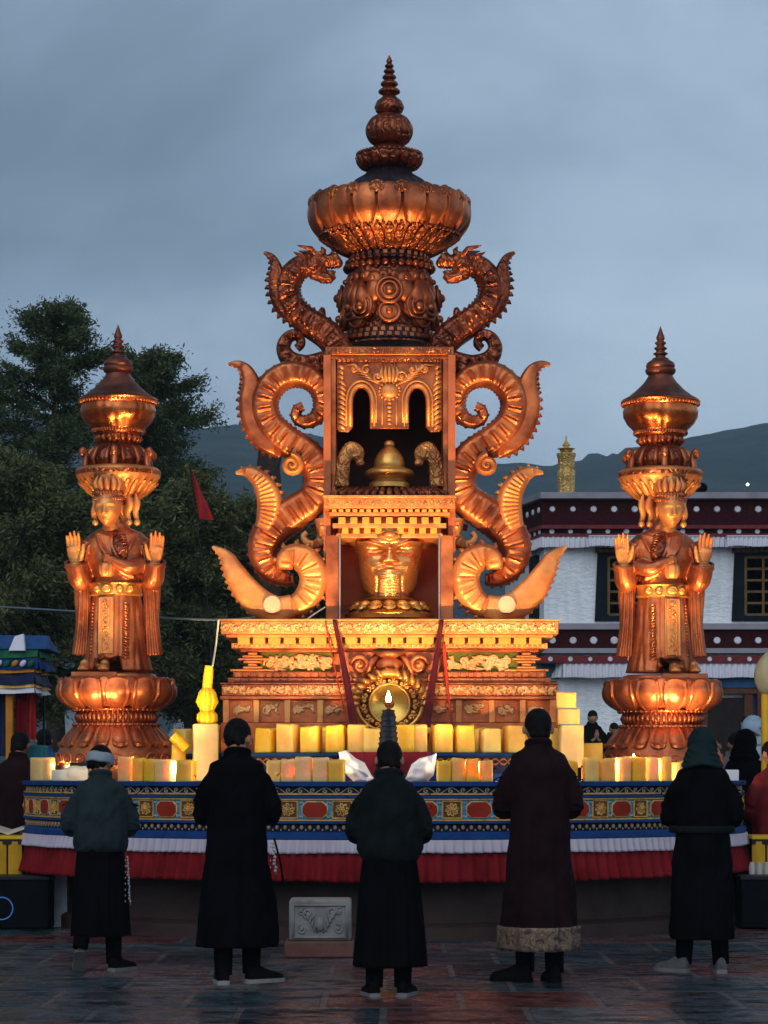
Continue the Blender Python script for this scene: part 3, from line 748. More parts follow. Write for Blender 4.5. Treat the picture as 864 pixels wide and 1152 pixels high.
# pale tents and low wall beyond the trees on the left
def tent(px0, px1, py0, py1, y, label):
    x0, x1, z1, z0 = wx(px0, y), wx(px1, y), wz(py0, y), 0
    zz = wz(py1, y); t = thing('tent', label, 'tent', ((x0 + x1) / 2, y, 0), group='pale tents behind the trees')
    mb = MB(); mb.prism([(x0, 0), (x1, 0), (x1, z1 * .72), ((x0 + x1) / 2, z1), (x0, z1 * .72)], y, y + 3); build('canvas', mb, M['tent'], t, ang=None)
tent(44, 100, 798, 840, BY(20), 'pale canvas tent glimpsed between the blue stall and the left pedestal')
tent(182, 226, 800, 840, BY(21), 'pale canvas tent glimpsed just right of the left pedestal')
# ------------------------------------------------------------------ round platform
R0, RS, RB = 3.74, 3.83, 3.41
ZT = CAMZ + (HZ - 880) / 123.4
def cyl(s, out, z, R=R0):      # s: metres along the rim from the front point, to the right
    a = -PI / 2 + s / R
    return ((R + out) * math.cos(a), (R + out) * math.sin(a), z)
plat = thing('round_platform', 'round painted offering platform with red pleated skirt, carrying the shrine and statues', 'platform')
mb = MB(); mb.lathe([(RB + .10, 0), (RB + .10, .12), (RB + .06, .15), (RB, .16), (RB, .95)], 120); build('stone_plinth', mb, M['stone_red'], plat, ang=30)
zf = lambda py: CAMZ + (HZ - py) / 123.4
mb = MB(); mb.lathe([(R0 - .02, .80), (R0 - .02, ZT - .004), (0.01, ZT)], 160); build('drum', mb, M['navy'], plat, ang=30)
mb = MB(); mb.lathe([(R0 + .045, zf(884.5)), (R0 + .05, ZT + .002), (R0 - .12, ZT + .006)], 160); mb.lathe([(R0 - .02, zf(898.5)), (R0 + .035, zf(898)), (R0 + .035, zf(895)), (R0 - .02, zf(894.5))], 160); mb.lathe([(R0 - .02, zf(927)), (R0 + .035, zf(926.5)), (R0 + .035, zf(924)), (R0 - .02, zf(923.5))], 160)
build('rim_mouldings', mb, M['blue'], plat, ang=30)
ml_ = MB()
for zz in (zf(893.4), zf(899.4), zf(922.8)): ml_.lathe([(R0 - .01, zz - .008), (R0 + .028, zz - .006), (R0 + .028, zz + .006), (R0 - .01, zz + .008)], 160)
build('gold_lines', ml_, M['ochre'], plat, ang=30)
mb = MB(); mb.lathe([(R0 + .03, zf(946)), (R0 + .05, zf(944)), (R0 + .05, zf(938)), (R0 + .02, zf(936))], 160); build('blue_band', mb, M['blue'], plat, ang=30)
S_MAX = 1.85 * R0          # the part of the rim a viewer could see from the front
def spiral(cx, cz, r, turns, a0, d=1, n=18, r0=0.12):
    return [(cx + r * (r0 + (1 - r0) * (k / n)) * math.cos(a0 + d * turns * 2 * PI * (1 - k / n)), cz + r * (r0 + (1 - r0) * (k / n)) * math.sin(a0 + d * turns * 2 * PI * (1 - k / n))) for k in range(n + 1)]
# scroll vine on the navy course
vine = MB(); zc = zf(889.5); st = .115; n = int(2 * S_MAX / st)
for k in range(n):
    s0 = -S_MAX + (k + .5) * st; up = 1 if k % 2 else -1
    pts = spiral(0, 0, .026, 1.2, PI / 2 * up, up, 10)
    vine.tube([cyl(s0 + x, .0, zc + z * .9 - up * .004) for x, z in pts], [.004, .0065, .005], 5)
    vine.tube([cyl(s0 + x, .0, zc + up * .028 * math.sin(PI * (x / st + .5))) for x in np.linspace(-st / 2, st / 2, 6)], .0045, 5)
build('scroll_vine', vine, simple('tarnished_gilt_paint', (0.42, 0.34, 0.20), 0.5), plat, ang=180)
# alternating octagons and flower squares
period = .50; zmid = zf(911); hh = .077
n = int(S_MAX / period)
M['leafp'] = simple('pale_cyan_leaf_paint', (0.25, 0.36, 0.36), 0.5)
for k in range(-n, n + 1):
    sc_ = k * period - .13
    mo, mt, mf = MB(), MB(), MB()
    hw = .122; cut = .045
    o8 = [(-hw, -hh + cut), (-hw + cut, -hh), (hw - cut, -hh), (hw, -hh + cut), (hw, hh - cut), (hw - cut, hh), (-hw + cut, hh), (-hw, hh - cut)]
    i8 = [(x * .92, z * .90) for x, z in o8]
    a_ = [cyl(sc_ + x, .022, zmid + z) for x, z in o8]; b_ = [cyl(sc_ + x, .026, zmid + z) for x, z in i8]; c_ = [cyl(sc_ + x, -.01, zmid + z) for x, z in o8]
    mo.add(a_ + b_ + c_, [(i, (i + 1) % 8, 8 + (i + 1) % 8, 8 + i) for i in range(8)] + [(16 + i, 16 + (i + 1) % 8, (i + 1) % 8, i) for i in range(8)], 1)
    mo.add([cyl(sc_ + x, .026, zmid + z) for x, z in i8] + [cyl(sc_, .034, zmid)], [(i, (i + 1) % 8, 8) for i in range(8)])
    build('octagon_panel', mo, [M['redp'], M['ochre']], plat, ang=30)
    mt.grid(lambda u, v, s0=sc_: cyl(s0 - .16 + .32 * u, .006, zmid - hh - .01 + (2 * hh + .02) * v), 6, 1)
    for sx in (-1, 1):
        for sz in (-1, 1):
            mt.tube([cyl(sc_ + sx * (.108 + .02 * q), .012, zmid + sz * (.045 + .03 * math.sin(q * 2))) for q in (0, .5, 1, 1.5)], [.008, .011, .003], 5, mi=1)
            mt.ell(cyl(sc_ + sx * .142, .012, zmid + sz * .062), (.012, .012, .010), 7, 5, mi=1)
    build('turquoise_tile', mt, [M['turq'], M['leafp']], plat, ang=30)
    fs = sc_ + period / 2; fw = .088
    mf.grid(lambda u, v, s0=fs: cyl(s0 - fw + 2 * fw * u, .012, zmid - hh + 2 * hh * v), 3, 1, mi=1)
    for sgn in (-1, 1): mf.tube([cyl(fs + sgn * fw, .016, zmid - hh), cyl(fs + sgn * fw, .016, zmid + hh)], .008, 5)
    for sgn in (-1, 1): mf.tube([cyl(fs - fw, .016, zmid + sgn * hh), cyl(fs, .016, zmid + sgn * hh), cyl(fs + fw, .016, zmid + sgn * hh)], .006, 5)
    for p_ in range(8):
        a = 2 * PI * p_ / 8 + .2
        rr = .050
        pts = [(math.cos(a + b) * rr * q, math.sin(a + b) * rr * q) for q, b in ((.35, 0), (.8, .18), (1.15, .02), (1.0, -.35), (.7, -.2))]
        mf.tube([cyl(fs + x * 1.05, .018, zmid + z) for x, z in pts], [.008, .011, .009, .005], 5)
    for m_ in range(6):
        a = 2 * PI * m_ / 6
        mf.ell(cyl(fs + .02 * math.cos(a), .026, zmid + .02 * math.sin(a)), .010, 7, 5)
    mf.ell(cyl(fs, .03, zmid), .013, 8, 6)
    build('flower_panel', mf, [M['ochre'], M['ochre_dk']], plat, ang=60)
# dark course with a row of small gilt drops
mb = MB(); st = .078
for k in range(int(2 * S_MAX / st)):
    s0 = -S_MAX + k * st
    mb.ell(cyl(s0, .0, zf(931)), (.018, .018, .024), 7, 5)
    mb.ell(cyl(s0 + st / 2, .0, zf(934)), (.009, .009, .012), 6, 4)
build('drop_row', mb, simple('dim_gilt_drops', (0.36, 0.25, 0.13), 0.5), plat, ang=180)
def pleat_ring(R, z0, z1, wave, amp, seed, flare=0.0, zamp=0.0, nv=6, per=7):
    nA = int(2 * PI * R / wave * per); mbx = MB(); rings = []
    rr = random.Random(seed); ph = [rr.uniform(0, 6.28) for _ in range(5)]
    for v in range(nv + 1):
        f = v / nv; ring_ = []
        for i in range(nA):
            t = 2 * PI * i / nA; s = t * R
            w_ = math.sin(2 * PI * round(2 * PI * R / wave) * t / (2 * PI) + 1.1 * math.sin(9 * t + ph[0]) + .8 * math.sin(23 * t + ph[1]))
            sag = math.sin(5 * t + ph[2]) * .4 + math.sin(31 * t + ph[3]) * .3
            r = R + amp * (0.25 + .75 * f) * w_ + flare * f + .012 * sag * f
            z = z1 + (z0 - z1) * f + zamp * f * sag
            ring_.append((r * math.cos(t), r * math.sin(t), z))
        rings.append(ring_)
    # inner side gives the cloth its thickness
    inner = [[(x * .996, y * .996, z) for x, y, z in r] for r in reversed(rings)]
    mbx.loft(rings + inner, caps=False)
    return mbx
build('pale_valance', pleat_ring(R0 + .055, zf(960), zf(945), .085, .018, 3, .02, .010), M['lilac_cloth'], plat, ang=180)
build('red_skirt', pleat_ring(R0 + .035, .557, zf(957), .13, .034, 5, .06, .014, 10), M['red_cloth'], plat, ang=180)

# ------------------------------------------------------------------ upper step
step = thing('upper_step', 'dark blue painted round step with orange scrollwork under the shrine', 'altar step', (0, 0, ZT))
R2 = 2.22; Z2 = wz(847, -R2)
mb = MB(); mb.lathe([(R2 - .05, ZT), (R2 - .05, Z2)], 96); build('core', mb, M['navy'], step, ang=30)
mb = MB(); mb.lathe([(R2 - .06, Z2 - .03), (R2, Z2 - .028), (R2 + .01, Z2), (.02, Z2 + .004)], 96); mb.lathe([(R2 - .06, ZT), (R2 + .02, ZT), (R2 + .02, ZT + .075), (R2 - .05, ZT + .09)], 96); build('mouldings', mb, M['blue'], step, ang=30)
mb = MB(); st = .2
for k in range(int(PI * R2 / st)):
    s0 = -PI * R2 / 2 + k * st
    for sg in (-1, 1):
        mb.tube([cyl(s0 + st * u, -.045 + .003, Z2 - .085 + sg * .028 * math.sin(2 * PI * u), R2) for u in np.linspace(0, 1, 11)], [.004, .012, .004, .012, .004], 5)
build('scrollwork', mb, simple('orange_scroll_paint', (0.5, 0.14, 0.03), 0.5), step, ang=180)

# ------------------------------------------------------------------ butter candles
def candle(label, p, w_, h, rz, group, mat='wax', name='butter_candle', d_=None, lean=0.0):
    mb = MB(); r = random.Random(int(p[0] * 977 + p[1] * 131) & 0xffff)
    nz = 5; a_ = w_ / 2; b_ = (d_ or w_) / 2; c = .012; rings = []
    tw = r.uniform(-.05, .05); tp = r.uniform(-.07, .03)
    for k in range(nz + 1):
        f = k / nz; s = 1 + tp * f; aa, bb = a_ * s, b_ * s
        base = [(-aa + c, -bb), (aa - c, -bb), (aa, -bb + c), (aa, bb - c), (aa - c, bb), (-aa + c, bb), (-aa, bb - c), (-aa, -bb + c)]
        Rr = Matrix.Rotation(rz + tw * f, 2)
        ring_ = []
        for x, y in base:
            q = Rr @ Vector((x * (1 + r.uniform(-.015, .015)), y))
            ring_.append((p[0] + q.x + lean * f * h, p[1] + q.y, p[2] + h * f + (r.uniform(-.010, .010) if k == nz else 0)))
        rings.append(ring_)
    top = rings[-1]; cx = sum(q[0] for q in top) / 8; cy = sum(q[1] for q in top) / 8
    rings.append([((q[0] - cx) * .88 + cx, (q[1] - cy) * .88 + cy, q[2] + .008) for q in top])
    mb.loft(rings)
    o = build(name, mb, M[mat], off=tuple(p), ang=50); tag(o, label, 'candle', group); return o
ORD = ['first', 'second', 'third', 'fourth', 'fifth', 'sixth', 'seventh', 'eighth', 'ninth', 'tenth', 'eleventh', 'twelfth']
rc = random.Random(5)
def rim_pos(px, R):      # point on the circle of radius R whose front shows at photo column px
    k = (px - 432) / FP
    lo, hi = 0.0, -R
    # solve x = k (y - CAMY) on the circle's front half
    A = k * k + 1; B = 2 * k * k * (-CAMY); C_ = k * k * CAMY ** 2 - R * R
    y = (-B - math.sqrt(max(B * B - 4 * A * C_, 0))) / (2 * A)
    return k * (y - CAMY), y
segs = [([48], 'front-row butter candle at the far left end of the platform, left of the white bundle'),
        ([142, 157, 171, 186, 210], '{} front-row butter candle right of the person in the grey cap'),
        ([309, 325, 342, 361, 379], '{} front-row butter candle right of the man in the long black coat'),
        ([499, 515, 531, 546], '{} front-row butter candle right of the white scarf, before the maroon coat'),
        ([664, 681, 700, 716, 733, 747], '{} front-row butter candle right of the man in maroon')]
FRONT = []
for pxs, lab in segs:
    for i, px in enumerate(pxs):
        R = 3.44 + rc.uniform(-.03, .03)
        x, y = rim_pos(px, R)
        gap = (pxs[1] - pxs[0]) if len(pxs) > 1 else 22
        nxt = (pxs[i + 1] - px) if i + 1 < len(pxs) else (px - pxs[i - 1] if len(pxs) > 1 else 22)
        ww = wl(min(nxt, gap + 4) * .97, y) if px > 60 else wl(25, y)
        h = wl(rc.uniform(22, 26), y)
        candle(lab.format(ORD[i]), (x, y, ZT + .006), min(max(ww, .10), .19), h, (math.atan2(y, x) + PI / 2) * .5 + rc.uniform(-.05, .05), 'butter candles in the front row', 'wax' if rc.random() < .65 else 'wax_pale')
# candles hidden in part by the people: the row simply goes on behind them
for px, lab in ((108, 'front-row butter candle glimpsed behind the head of the person in the grey cap'), (640, 'front-row butter candle glimpsed beside the right shoulder of the man in maroon'), (762, 'front-row butter candle beside the green hood, left of it')):
    x, y = rim_pos(px, 3.44); candle(lab, (x, y, ZT + .006), .13, .18, math.atan2(y, x) + PI / 2, 'butter candles in the front row')
segs2 = [([208, 236], '{} upper-row butter candle left of the man in the long black coat'),
         ([300, 324, 350, 378], '{} upper-row butter candle right of the man in the long black coat'),
         ([403, 419], '{} upper-row butter candle between the crimson sash and the oil lamp'),
         ([456, 470], '{} upper-row butter candle right of the oil lamp, before the right sash'),
         ([497, 522, 551, 578], '{} upper-row butter candle right of the right-hand sash'),
         ([622], 'upper-row butter candle just right of the head of the man in maroon')]
for pxs, lab in segs2:
    for i, px in enumerate(pxs):
        R = 2.03 + rc.uniform(-.03, .02); x, y = rim_pos(px, R)
        h = wl(rc.uniform(25, 31), y)
        candle(lab.format(ORD[i]), (x, y, Z2 + .006), wl(21, y), h, (math.atan2(y, x) + PI / 2) * .5 + rc.uniform(-.12, .12), 'butter candles in the upper row', 'wax' if rc.random() < .6 else 'wax_pale')
back = [(312, 'back-row butter candle peeping out right of the first one beside the black coat'), (337, 'back-row butter candle between the second and third upper-row candles left of the shrine axis'), (364, 'back-row butter candle just left of the left crimson sash'), (390, 'back-row butter candle directly behind the left crimson sash'), (432, 'back-row butter candle directly behind the oil lamp'), (484, 'back-row butter candle directly behind the right crimson sash'), (510, 'back-row butter candle in the first gap right of the right sash'), (537, 'back-row butter candle in the second gap right of the right sash'), (565, 'back-row butter candle in the third gap right of the right sash'), (590, 'back-row butter candle half hidden by the head of the man in maroon')]
for px, lab in back:
    x, y = rim_pos(px, 1.80)
    candle(lab, (x, y, Z2 + .006), wl(21, y), wl(rc.uniform(25, 28), y), rc.uniform(-.3, .3), 'butter candles in the back row')
# bigger pale blocks at both ends of the step and the stack on the right
zb = Z2
y_ = -1.55
candle('large pale wax block at the left end of the upper step, carrying the yellow torma', (wx(231, y_), y_, ZT + .006), wl(27, y_), wz(816, y_) - ZT, .15, 'large wax blocks', 'wax_pale', 'wax_block')
y_ = -1.35
zs = [ZT + .006, wz(815, y_), wz(797, y_), wz(779, y_)]
for k, (pxc, wpx, lb) in enumerate(((642, 27, 'lowest'), (639, 24, 'middle'), (637, 22, 'topmost'))):
    candle(f'pale yellow wax block, {lb} of the stack of three right of the shrine', (wx(pxc, y_), y_ + .01 * k, zs[k] + .002 * k), wl(wpx, y_), zs[k + 1] - zs[k] - .012, .1 - .06 * k, 'large wax blocks', 'wax_pale' if k < 1 else 'wax', 'wax_block')
y_ = -.9
candle('short orange-yellow wax block to the right of the wax stack', (wx(664, y_), y_, ZT + .006), wl(28, y_), wz(838, y_) - ZT, -.1, 'large wax blocks', 'wax', 'wax_block')
candle('short yellow wax block beside the left statue\'s pedestal', (wx(201, y_ - .5), y_ - .5, ZT + .006), wl(16, y_), wz(838, y_ - .5) - ZT, .1, 'large wax blocks', 'wax', 'wax_block')
# fallen candle leaning on the left
mb = MB(); a, b = at(194, 829, -1.5), at(210, 843, -1.5); a.z += .01
mb.tube([a, a.lerp(b, .5), b], [.055, .058, .055], 10); o = build('butter_candle', mb, M['wax'], off=tuple(b), ang=50); tag(o, 'round butter candle tipped over on top of the block beside the left pedestal', 'candle', 'fallen butter candles')
# torma: yellow turned offering
t_ = thing('torma', 'tall yellow turned torma offering on the pale block left of the shrine', 'torma', (wx(233, -1.55), -1.55, wz(815, -1.55)))
y_ = -1.55; c0 = (wx(233, y_), y_, 0); zz = lambda p: wz(p, y_)
def flut(n, a): return lambda t, z, r: r * (1 + a * abs(math.cos(n * t / 2)) - a)
mb = MB(); mb.lathe([(wl(9, y_), zz(815)), (wl(12, y_), zz(811)), (wl(12, y_), zz(804)), (wl(8, y_), zz(800)), (wl(9, y_), zz(797)), (wl(13, y_), zz(790)), (wl(10, y_), zz(779)), (wl(6, y_), zz(774))], 40, c0, flut(9, .18)); build('turned_body', mb, M['wax'], t_, ang=40)
mb = MB(); mb.tube([(c0[0], y_, zz(776)), (c0[0] + .01, y_, zz(762)), (c0[0] + .02, y_, zz(749))], [.05, .05, .042], 12); build('stick', mb, M['wax'], t_, ang=50)
# small things on the platform
mb = MB(); x, y = rim_pos(83, 3.4)
for k in range(9): mb.ell((x + rc.uniform(-.18, .18), y + rc.uniform(-.08, .12), ZT + .07), (.14, .1, .075 + rc.uniform(-.01, .02)), 10, 7)
mb.box((x, y, ZT + .06), (.42, .25, .11))
o = build('wrapped_bundle', mb, simple('ivory_wrapping', (0.72, 0.62, 0.48), 0.6), remesh=.012, smooth_it=3, off=(x, y, ZT + .005), ang=180); tag(o, 'cream cloth-wrapped bundle on the platform in front of the left pedestal', 'bundle')
mb = MB(); x, y = rim_pos(172, 3.36)
mb.boxx(x - .055, x + .055, y - .14, y - .125, ZT + .05, ZT + .12); o = build('paper_slip', mb, M['paper'], off=(x, y - .13, ZT + .05)); tag(o, 'small white paper slip stuck on a front-row candle left of the black coat', 'paper slip')
mb = MB(); y_ = -1.7; mb.boxx(wx(815.5, -1.8), wx(829, -1.8), -1.95, -1.6, ZT + .006, wz(866, -1.8)); o = build('white_box', mb, M['white_cloth'], off=(wx(822, -1.8), -1.8, ZT), bevel=.008); tag(o, 'small white box at the far right end of the platform', 'box')
mb = MB(); x, y = wx(653, -1.6), -1.6; mb.lathe([(.035, 0), (.045, .13)], 16, (x, y, ZT + .006)); o = build('cup', mb, M['plastic_blk'], off=(x, y, ZT)); tag(o, 'small black cup beside the wax stack right of the shrine', 'cup')
mb = MB(); x, y = wx(659, -1.65), -1.65; mb.lathe([(.03, 0), (.03, .17)], 16, (x, y, ZT + .006)); o = build('white_candle', mb, simple('white_wax', (.8, .75, .68), .5), off=(x, y, ZT)); tag(o, 'thin white candle beside the small black cup', 'candle')
def flame(parent, p, h, name='flame'):
    mb = MB(); mb.lathe([(.002, 0), (h * .17, h * .15), (h * .22, h * .33), (h * .15, h * .62), (h * .05, h * .88), (.001, h)], 14, p, sub=3); build(name, mb, M['cap_lamp'], parent, ang=180)
def plight(name, p, e, r=.03, col=(1, .6, .25)):
    l = bpy.data.lights.new(name, 'POINT'); l.energy = e; l.color = col; l.shadow_soft_size = r
    o = bpy.data.objects.new(name, l); COL.objects.link(o); o.location = p; return o
x, y = rim_pos(713, 3.44)
t_ = thing('tea_light', 'small lit tea light on a front-row candle left of the green hood', 'tea light', (x, y + .0, ZT + .21))
mb = MB(); mb.lathe([(.025, 0), (.028, .02)], 14, (x, y, ZT + .2)); build('cup', mb, M['gold'], t_); flame(t_, (x, y, ZT + .222), .05); plight('candle_light', (x, y, ZT + .27), 1.2)
# brass butter lamps added behind the front row to make its wax glow
for px, lab in ((75, 'added lit brass butter lamp behind the cream bundle'), (150, 'added lit brass butter lamp behind the candles right of the grey-capped person'), (205, 'added lit brass butter lamp at the left shoulder of the man in the long black coat'), (322, 'added lit brass butter lamp behind the first candles right of the long black coat'), (343, 'added lit brass butter lamp behind the candles left of the left white scarf'), (532, 'added lit brass butter lamp behind the candles right of the right white scarf'), (545, 'added lit brass butter lamp near the left shoulder of the man in maroon'), (673, 'added lit brass butter lamp near the right shoulder of the man in maroon'), (725, 'added lit brass butter lamp behind the candles left of the green hood'), (800, 'added lit brass butter lamp behind the green hood')):
    x, y = rim_pos(px, 3.30)
    t_ = thing('added_butter_lamp', lab, 'butter lamp', (x, y, ZT + .004), group='added lit butter lamps behind the front candles')
    mb = MB(); mb.lathe([(.030, 0), (.032, .006), (.012, .015), (.012, .03), (.034, .05), (.040, .07), (.036, .07), (.02, .062)], 18, (x, y, ZT + .006)); build('bowl', mb, M['gold'], t_, ang=40)
    flame(t_, (x, y, ZT + .070), .05); plight('added_lamp_light', (x, y, ZT + .15), 18, .03, (1, .72, .34))
# oil lamp on the axis
ly = -2.75; lx = wx(437, ly)
t_ = thing('oil_lamp', 'tall dark blue tiered lamp stand with one lit flame on the shrine axis', 'oil lamp', (lx, ly, ZT))
zz = lambda p: wz(p, ly)
pr = [(.19, ZT + .0), (.19, ZT + .04)]
py = 868
rr = .125
while py > 806: pr += [(rr, zz(py)), (rr * 1.04, zz(py - 1)), (rr * 1.04, zz(py - 2.2)), (rr * .90, zz(py - 3)), (rr * .92, zz(py - 5.4))]; py -= 6; rr *= .945
pr += [(.055, zz(803)), (.062, zz(799)), (.03, zz(798))]
mb = MB(); mb.lathe(pr, 32, (lx, ly, 0)); build('tiered_stand', mb, simple('dark_blue_glaze', (0.004, 0.010, 0.028), 0.6, spec=.15), t_, ang=35)
mb = MB(); mb.lathe([(.02, zz(799)), (.015, zz(795)), (.045, zz(792)), (.052, zz(790)), (.03, zz(790.5))], 24, (lx, ly, 0)); build('lamp_cup', mb, M['copper_dark'], t_, ang=35)
flame(t_, (lx, ly, zz(791)), .12); plight('lamp_flame_light', (lx, ly, zz(784)), 4, .05)
# offering cloth and scarves
mb = MB()
def fr(u, v):
    px = 392 + 92 * u; y = -2.35 - .35 * v
    return (wx(px, y), y + .02 * math.sin(u * 31), wz(846, -2.35) - .35 * v ** 1.2 + .0)
mb.grid(fr, 30, 6); mb.grid(lambda u, v: (fr(u, v)[0], fr(u, v)[1] + .03, fr(u, v)[2] - .01), 30, 6, flip=True)
o = build('offering_cloth', mb, M['crimson_br'], off=(wx(437, -2.6), -2.6, ZT), ang=180); tag(o, 'crimson cloth draped over the step edge behind the middle worshipper', 'cloth')
def scarf(pts, label, seed):
    r = random.Random(seed); mb = MB()
    P_ = [Vector((wx(a, -2.85), -2.85, wz(b, -2.85))) for a, b in pts]
    cx = sum(p.x for p in P_) / len(P_); cz = sum(p.z for p in P_) / len(P_)
    n = 26
    def pt(u, v, side):
        # polar fill of the outline with crumples
        i = u * len(P_); k = int(i) % len(P_); q = i - int(i)
        e = P_[k].lerp(P_[(k + 1) % len(P_)], q)
        x = cx + (e.x - cx) * v; z = cz + (e.z - cz) * v
        d = mn.noise(Vector((x * 9 + seed, z * 12, 0))) * .07 + .020 * math.sin(18 * x + 26 * z + 5 * mn.noise(Vector((x * 6, z * 6, seed))))
        return (x, -2.85 - (.05 + d) * (1 - v ** 4) * side + (.0 if side > 0 else .02), z)
    mb.grid(lambda u, v: pt(u, v, 1), 90, 24); mb.grid(lambda u, v: pt(u, v, -.5), 90, 24, flip=True)
    o = build('ceremonial_scarf', mb, M['white_cloth'], off=(cx, -2.85, ZT), ang=180); tag(o, label, 'scarf', 'white ceremonial scarves')
scarf([(381, 846), (390, 844), (400, 853), (410, 858), (418, 872), (424, 878), (398, 880), (387, 868), (383, 858)], 'crumpled white scarf on the left end of the crimson cloth', 1)
scarf([(491, 847), (485, 850), (472, 853), (463, 860), (458, 872), (454, 879), (480, 880), (488, 872), (490, 860)], 'crumpled white scarf on the right end of the crimson cloth', 2)

# ------------------------------------------------------------------ floodlights standing between the candle rows
def floodlight(px, R, target, power, spot_deg, label, z=None, cant=.5):
    x, y = rim_pos(px, R); p = Vector((x, y, ZT + .10 if z is None else z))
    d = (Vector(target) - p).normalized()
    t = thing('floodlight', label, 'floodlight', (x, y, ZT), group='small floodlights hidden behind the front candles')
    q = d.to_track_quat('Z', 'Y').to_matrix()
    mb = MB(); mb.box(p, (.13, .09, .07), rot=q); mb.box(p - d * .045, (.09, .06, .03), rot=q); build('housing', mb, M['metal_blk'], t, ang=30, bevel=.006)
    mb = MB(); mb.box(p + d * .036, (.115, .075, .004), rot=q); build('lens', mb, M['lens'], t, ang=30)
    mb = MB(); mb.box((x, y, ZT + .012), (.12, .06, .012)); mb.box((x - .072, y, ZT + .055), (.008, .03, .1)); mb.box((x + .072, y, ZT + .055), (.008, .03, .1)); build('bracket', mb, M['metal_blk'], t, ang=30)
    hd = Vector((d.x, d.y, 0)).normalized(); vp = p + hd * .15 + Vector((0, 0, -.008))
    mb = MB(); mb.box(vp, (.30, .005, .19), rot=hd.to_track_quat('Y', 'Z').to_matrix()); build('added_light_shield', mb, M['metal_blk'], t, ang=30)  # added plate that keeps the beam off the upper candles
    l = bpy.data.lights.new('flood_lamp', 'SPOT'); l.energy = power; l.color = (1.0, .59, .25); l.spot_size = math.radians(spot_deg); l.spot_blend = 1.0; l.shadow_soft_size = .06
    o = bpy.data.objects.new('flood_lamp', l); COL.objects.link(o); o.location = p + d * .06; o.rotation_euler = (-d).to_track_quat('Z', 'Y').to_euler()
M['lens'] = emis('lit_lens', (1.0, .62, .3), 6)
floodlight(92, 3.30, (-2.95, 0, 4.9), 560, 92, 'floodlight behind the cream bundle, turned up to the left statue', cant=.6)
floodlight(196, 3.22, (-2.7, 0, 4.9), 340, 92, 'floodlight beside the left pedestal front, turned up to the left statue')
floodlight(345, 3.2, (-.7, -.9, 4.25), 860, 90, 'floodlight behind the front candles left of the middle worshipper')
floodlight(525, 3.2, (.8, -.9, 4.25), 860, 90, 'floodlight behind the front candles right of the middle worshipper')
floodlight(672, 3.22, (2.9, 0, 4.9), 340, 92, 'floodlight right of the man in maroon, turned up to the right statue')
floodlight(775, 3.30, (3.1, 0, 4.9), 560, 92, 'floodlight behind the green-hooded worshipper, turned up to the right statue')
# ------------------------------------------------------------------ the copper shrine
AX = 0.056                       # its axis
shr = thing('copper_shrine', 'towering gilt and copper shrine with dragon scrolls, cabinet and lotus-bowl spire', 'shrine', (AX, 0, Z2 + .004))
def PX(px, y=0.0): return (px - 438) * (y - CAMY) / FP + AX      # photo column measured from the axis at depth y
def layer(mbx, pxh, y, z0, z1, back=None, mi=0, bx=0):
    """block symmetric about the axis: pxh = half width in photo pixels seen at its front face y"""
    hw = wl(pxh, y)
    mbx.boxx(AX - hw, AX + hw, y, (back if back is not None else 1.0), z0, z1, mi)
def curl(mbx, cx, cz, r, y, turns=1.4, a0=0.0, d=1, th=.012, n=22, mi=0, flat=1.0):
    pts = spiral(cx, cz, r, turns, a0, d, n)
    mbx.tube([(x, y, z) for x, z in pts], [th * 1.3, th, th, th * .7], 6, mi)
    mbx.ell((cx, y, cz), (th * 1.5, th * 1.1, th * 1.5), 7, 5, mi=mi)
def vine_band(mbx, x0, x1, z0, z1, y, th=.010, mi=0, seed=1):
    r = random.Random(seed); h = z1 - z0; st = h * .78; n = max(2, int((x1 - x0) / st)); st = (x1 - x0) / n; zc = (z0 + z1) / 2
    for k in range(n):
        cx = x0 + (k + .5) * st; up = 1 if k % 2 else -1
        curl(mbx, cx + r.uniform(-.1, .1) * st * .3, zc - up * .04 * h, h * .33, y, 1.1, PI / 2 * up + r.uniform(-.3, .3), up, th, 14, mi)
        for q in range(5):
            a = r.uniform(0, 2 * PI); mbx.ell((cx + math.cos(a) * h * .42, y + .004, zc + math.sin(a) * h * .36), (th * 1.6, th, th * .9), 6, 4, R=Matrix.Rotation(-a, 3, 'Y'), mi=mi)
def leafy(mbx, x0, x1, z0, z1, y, n, seed, th=.018, mi=0):
    """dense acanthus relief: fans of curved lobes filling a panel"""
    r = random.Random(seed); w = x1 - x0; h = z1 - z0
    for k in range(n):
        cx = x0 + w * ((k + .5) / n) + r.uniform(-.02, .02); cz = z0 + h * (.5 + .22 * math.sin(k * 2.3))
        b0 = r.uniform(0, 6.28)
        if k % 3 == 0: curl(mbx, cx, cz, h * .30, y - .01, 1.3, b0, 1 if k % 2 else -1, th, 20, mi)
        for q in range(7):
            a = b0 + q * .55 * (1 if k % 2 else -1); L_ = h * r.uniform(.28, .46)
            bend = r.uniform(-.9, .9)
            pts = []
            for t in np.linspace(0, 1, 6):
                aa = a + bend * t
                px_, pz_ = cx + math.cos(aa) * L_ * t * 1.35, cz + math.sin(aa) * L_ * t
                pts.append((min(max(px_, x0 + th), x1 - th), y - .012 * math.sin(PI * t), min(max(pz_, z0 + th), z1 - th)))
            mbx.tube(pts, [th * .5, th * 1.15, th * 1.2, th * .35], 6, mi)
yb = -1.0
Z = lambda py, y=yb: wz(py, y)
altar = MB()
layer(altar, 190, yb, Z2 + .004, Z(813), back=1.0)
layer(altar, 186, yb + .06, Z(813), Z(787), back=.94)
layer(altar, 191, yb - .02, Z(787), Z(783), back=1.02)
layer(altar, 189, yb + .01, Z(783), Z(770)); layer(altar, 191, yb - .02, Z(770), Z(768), back=1.02)
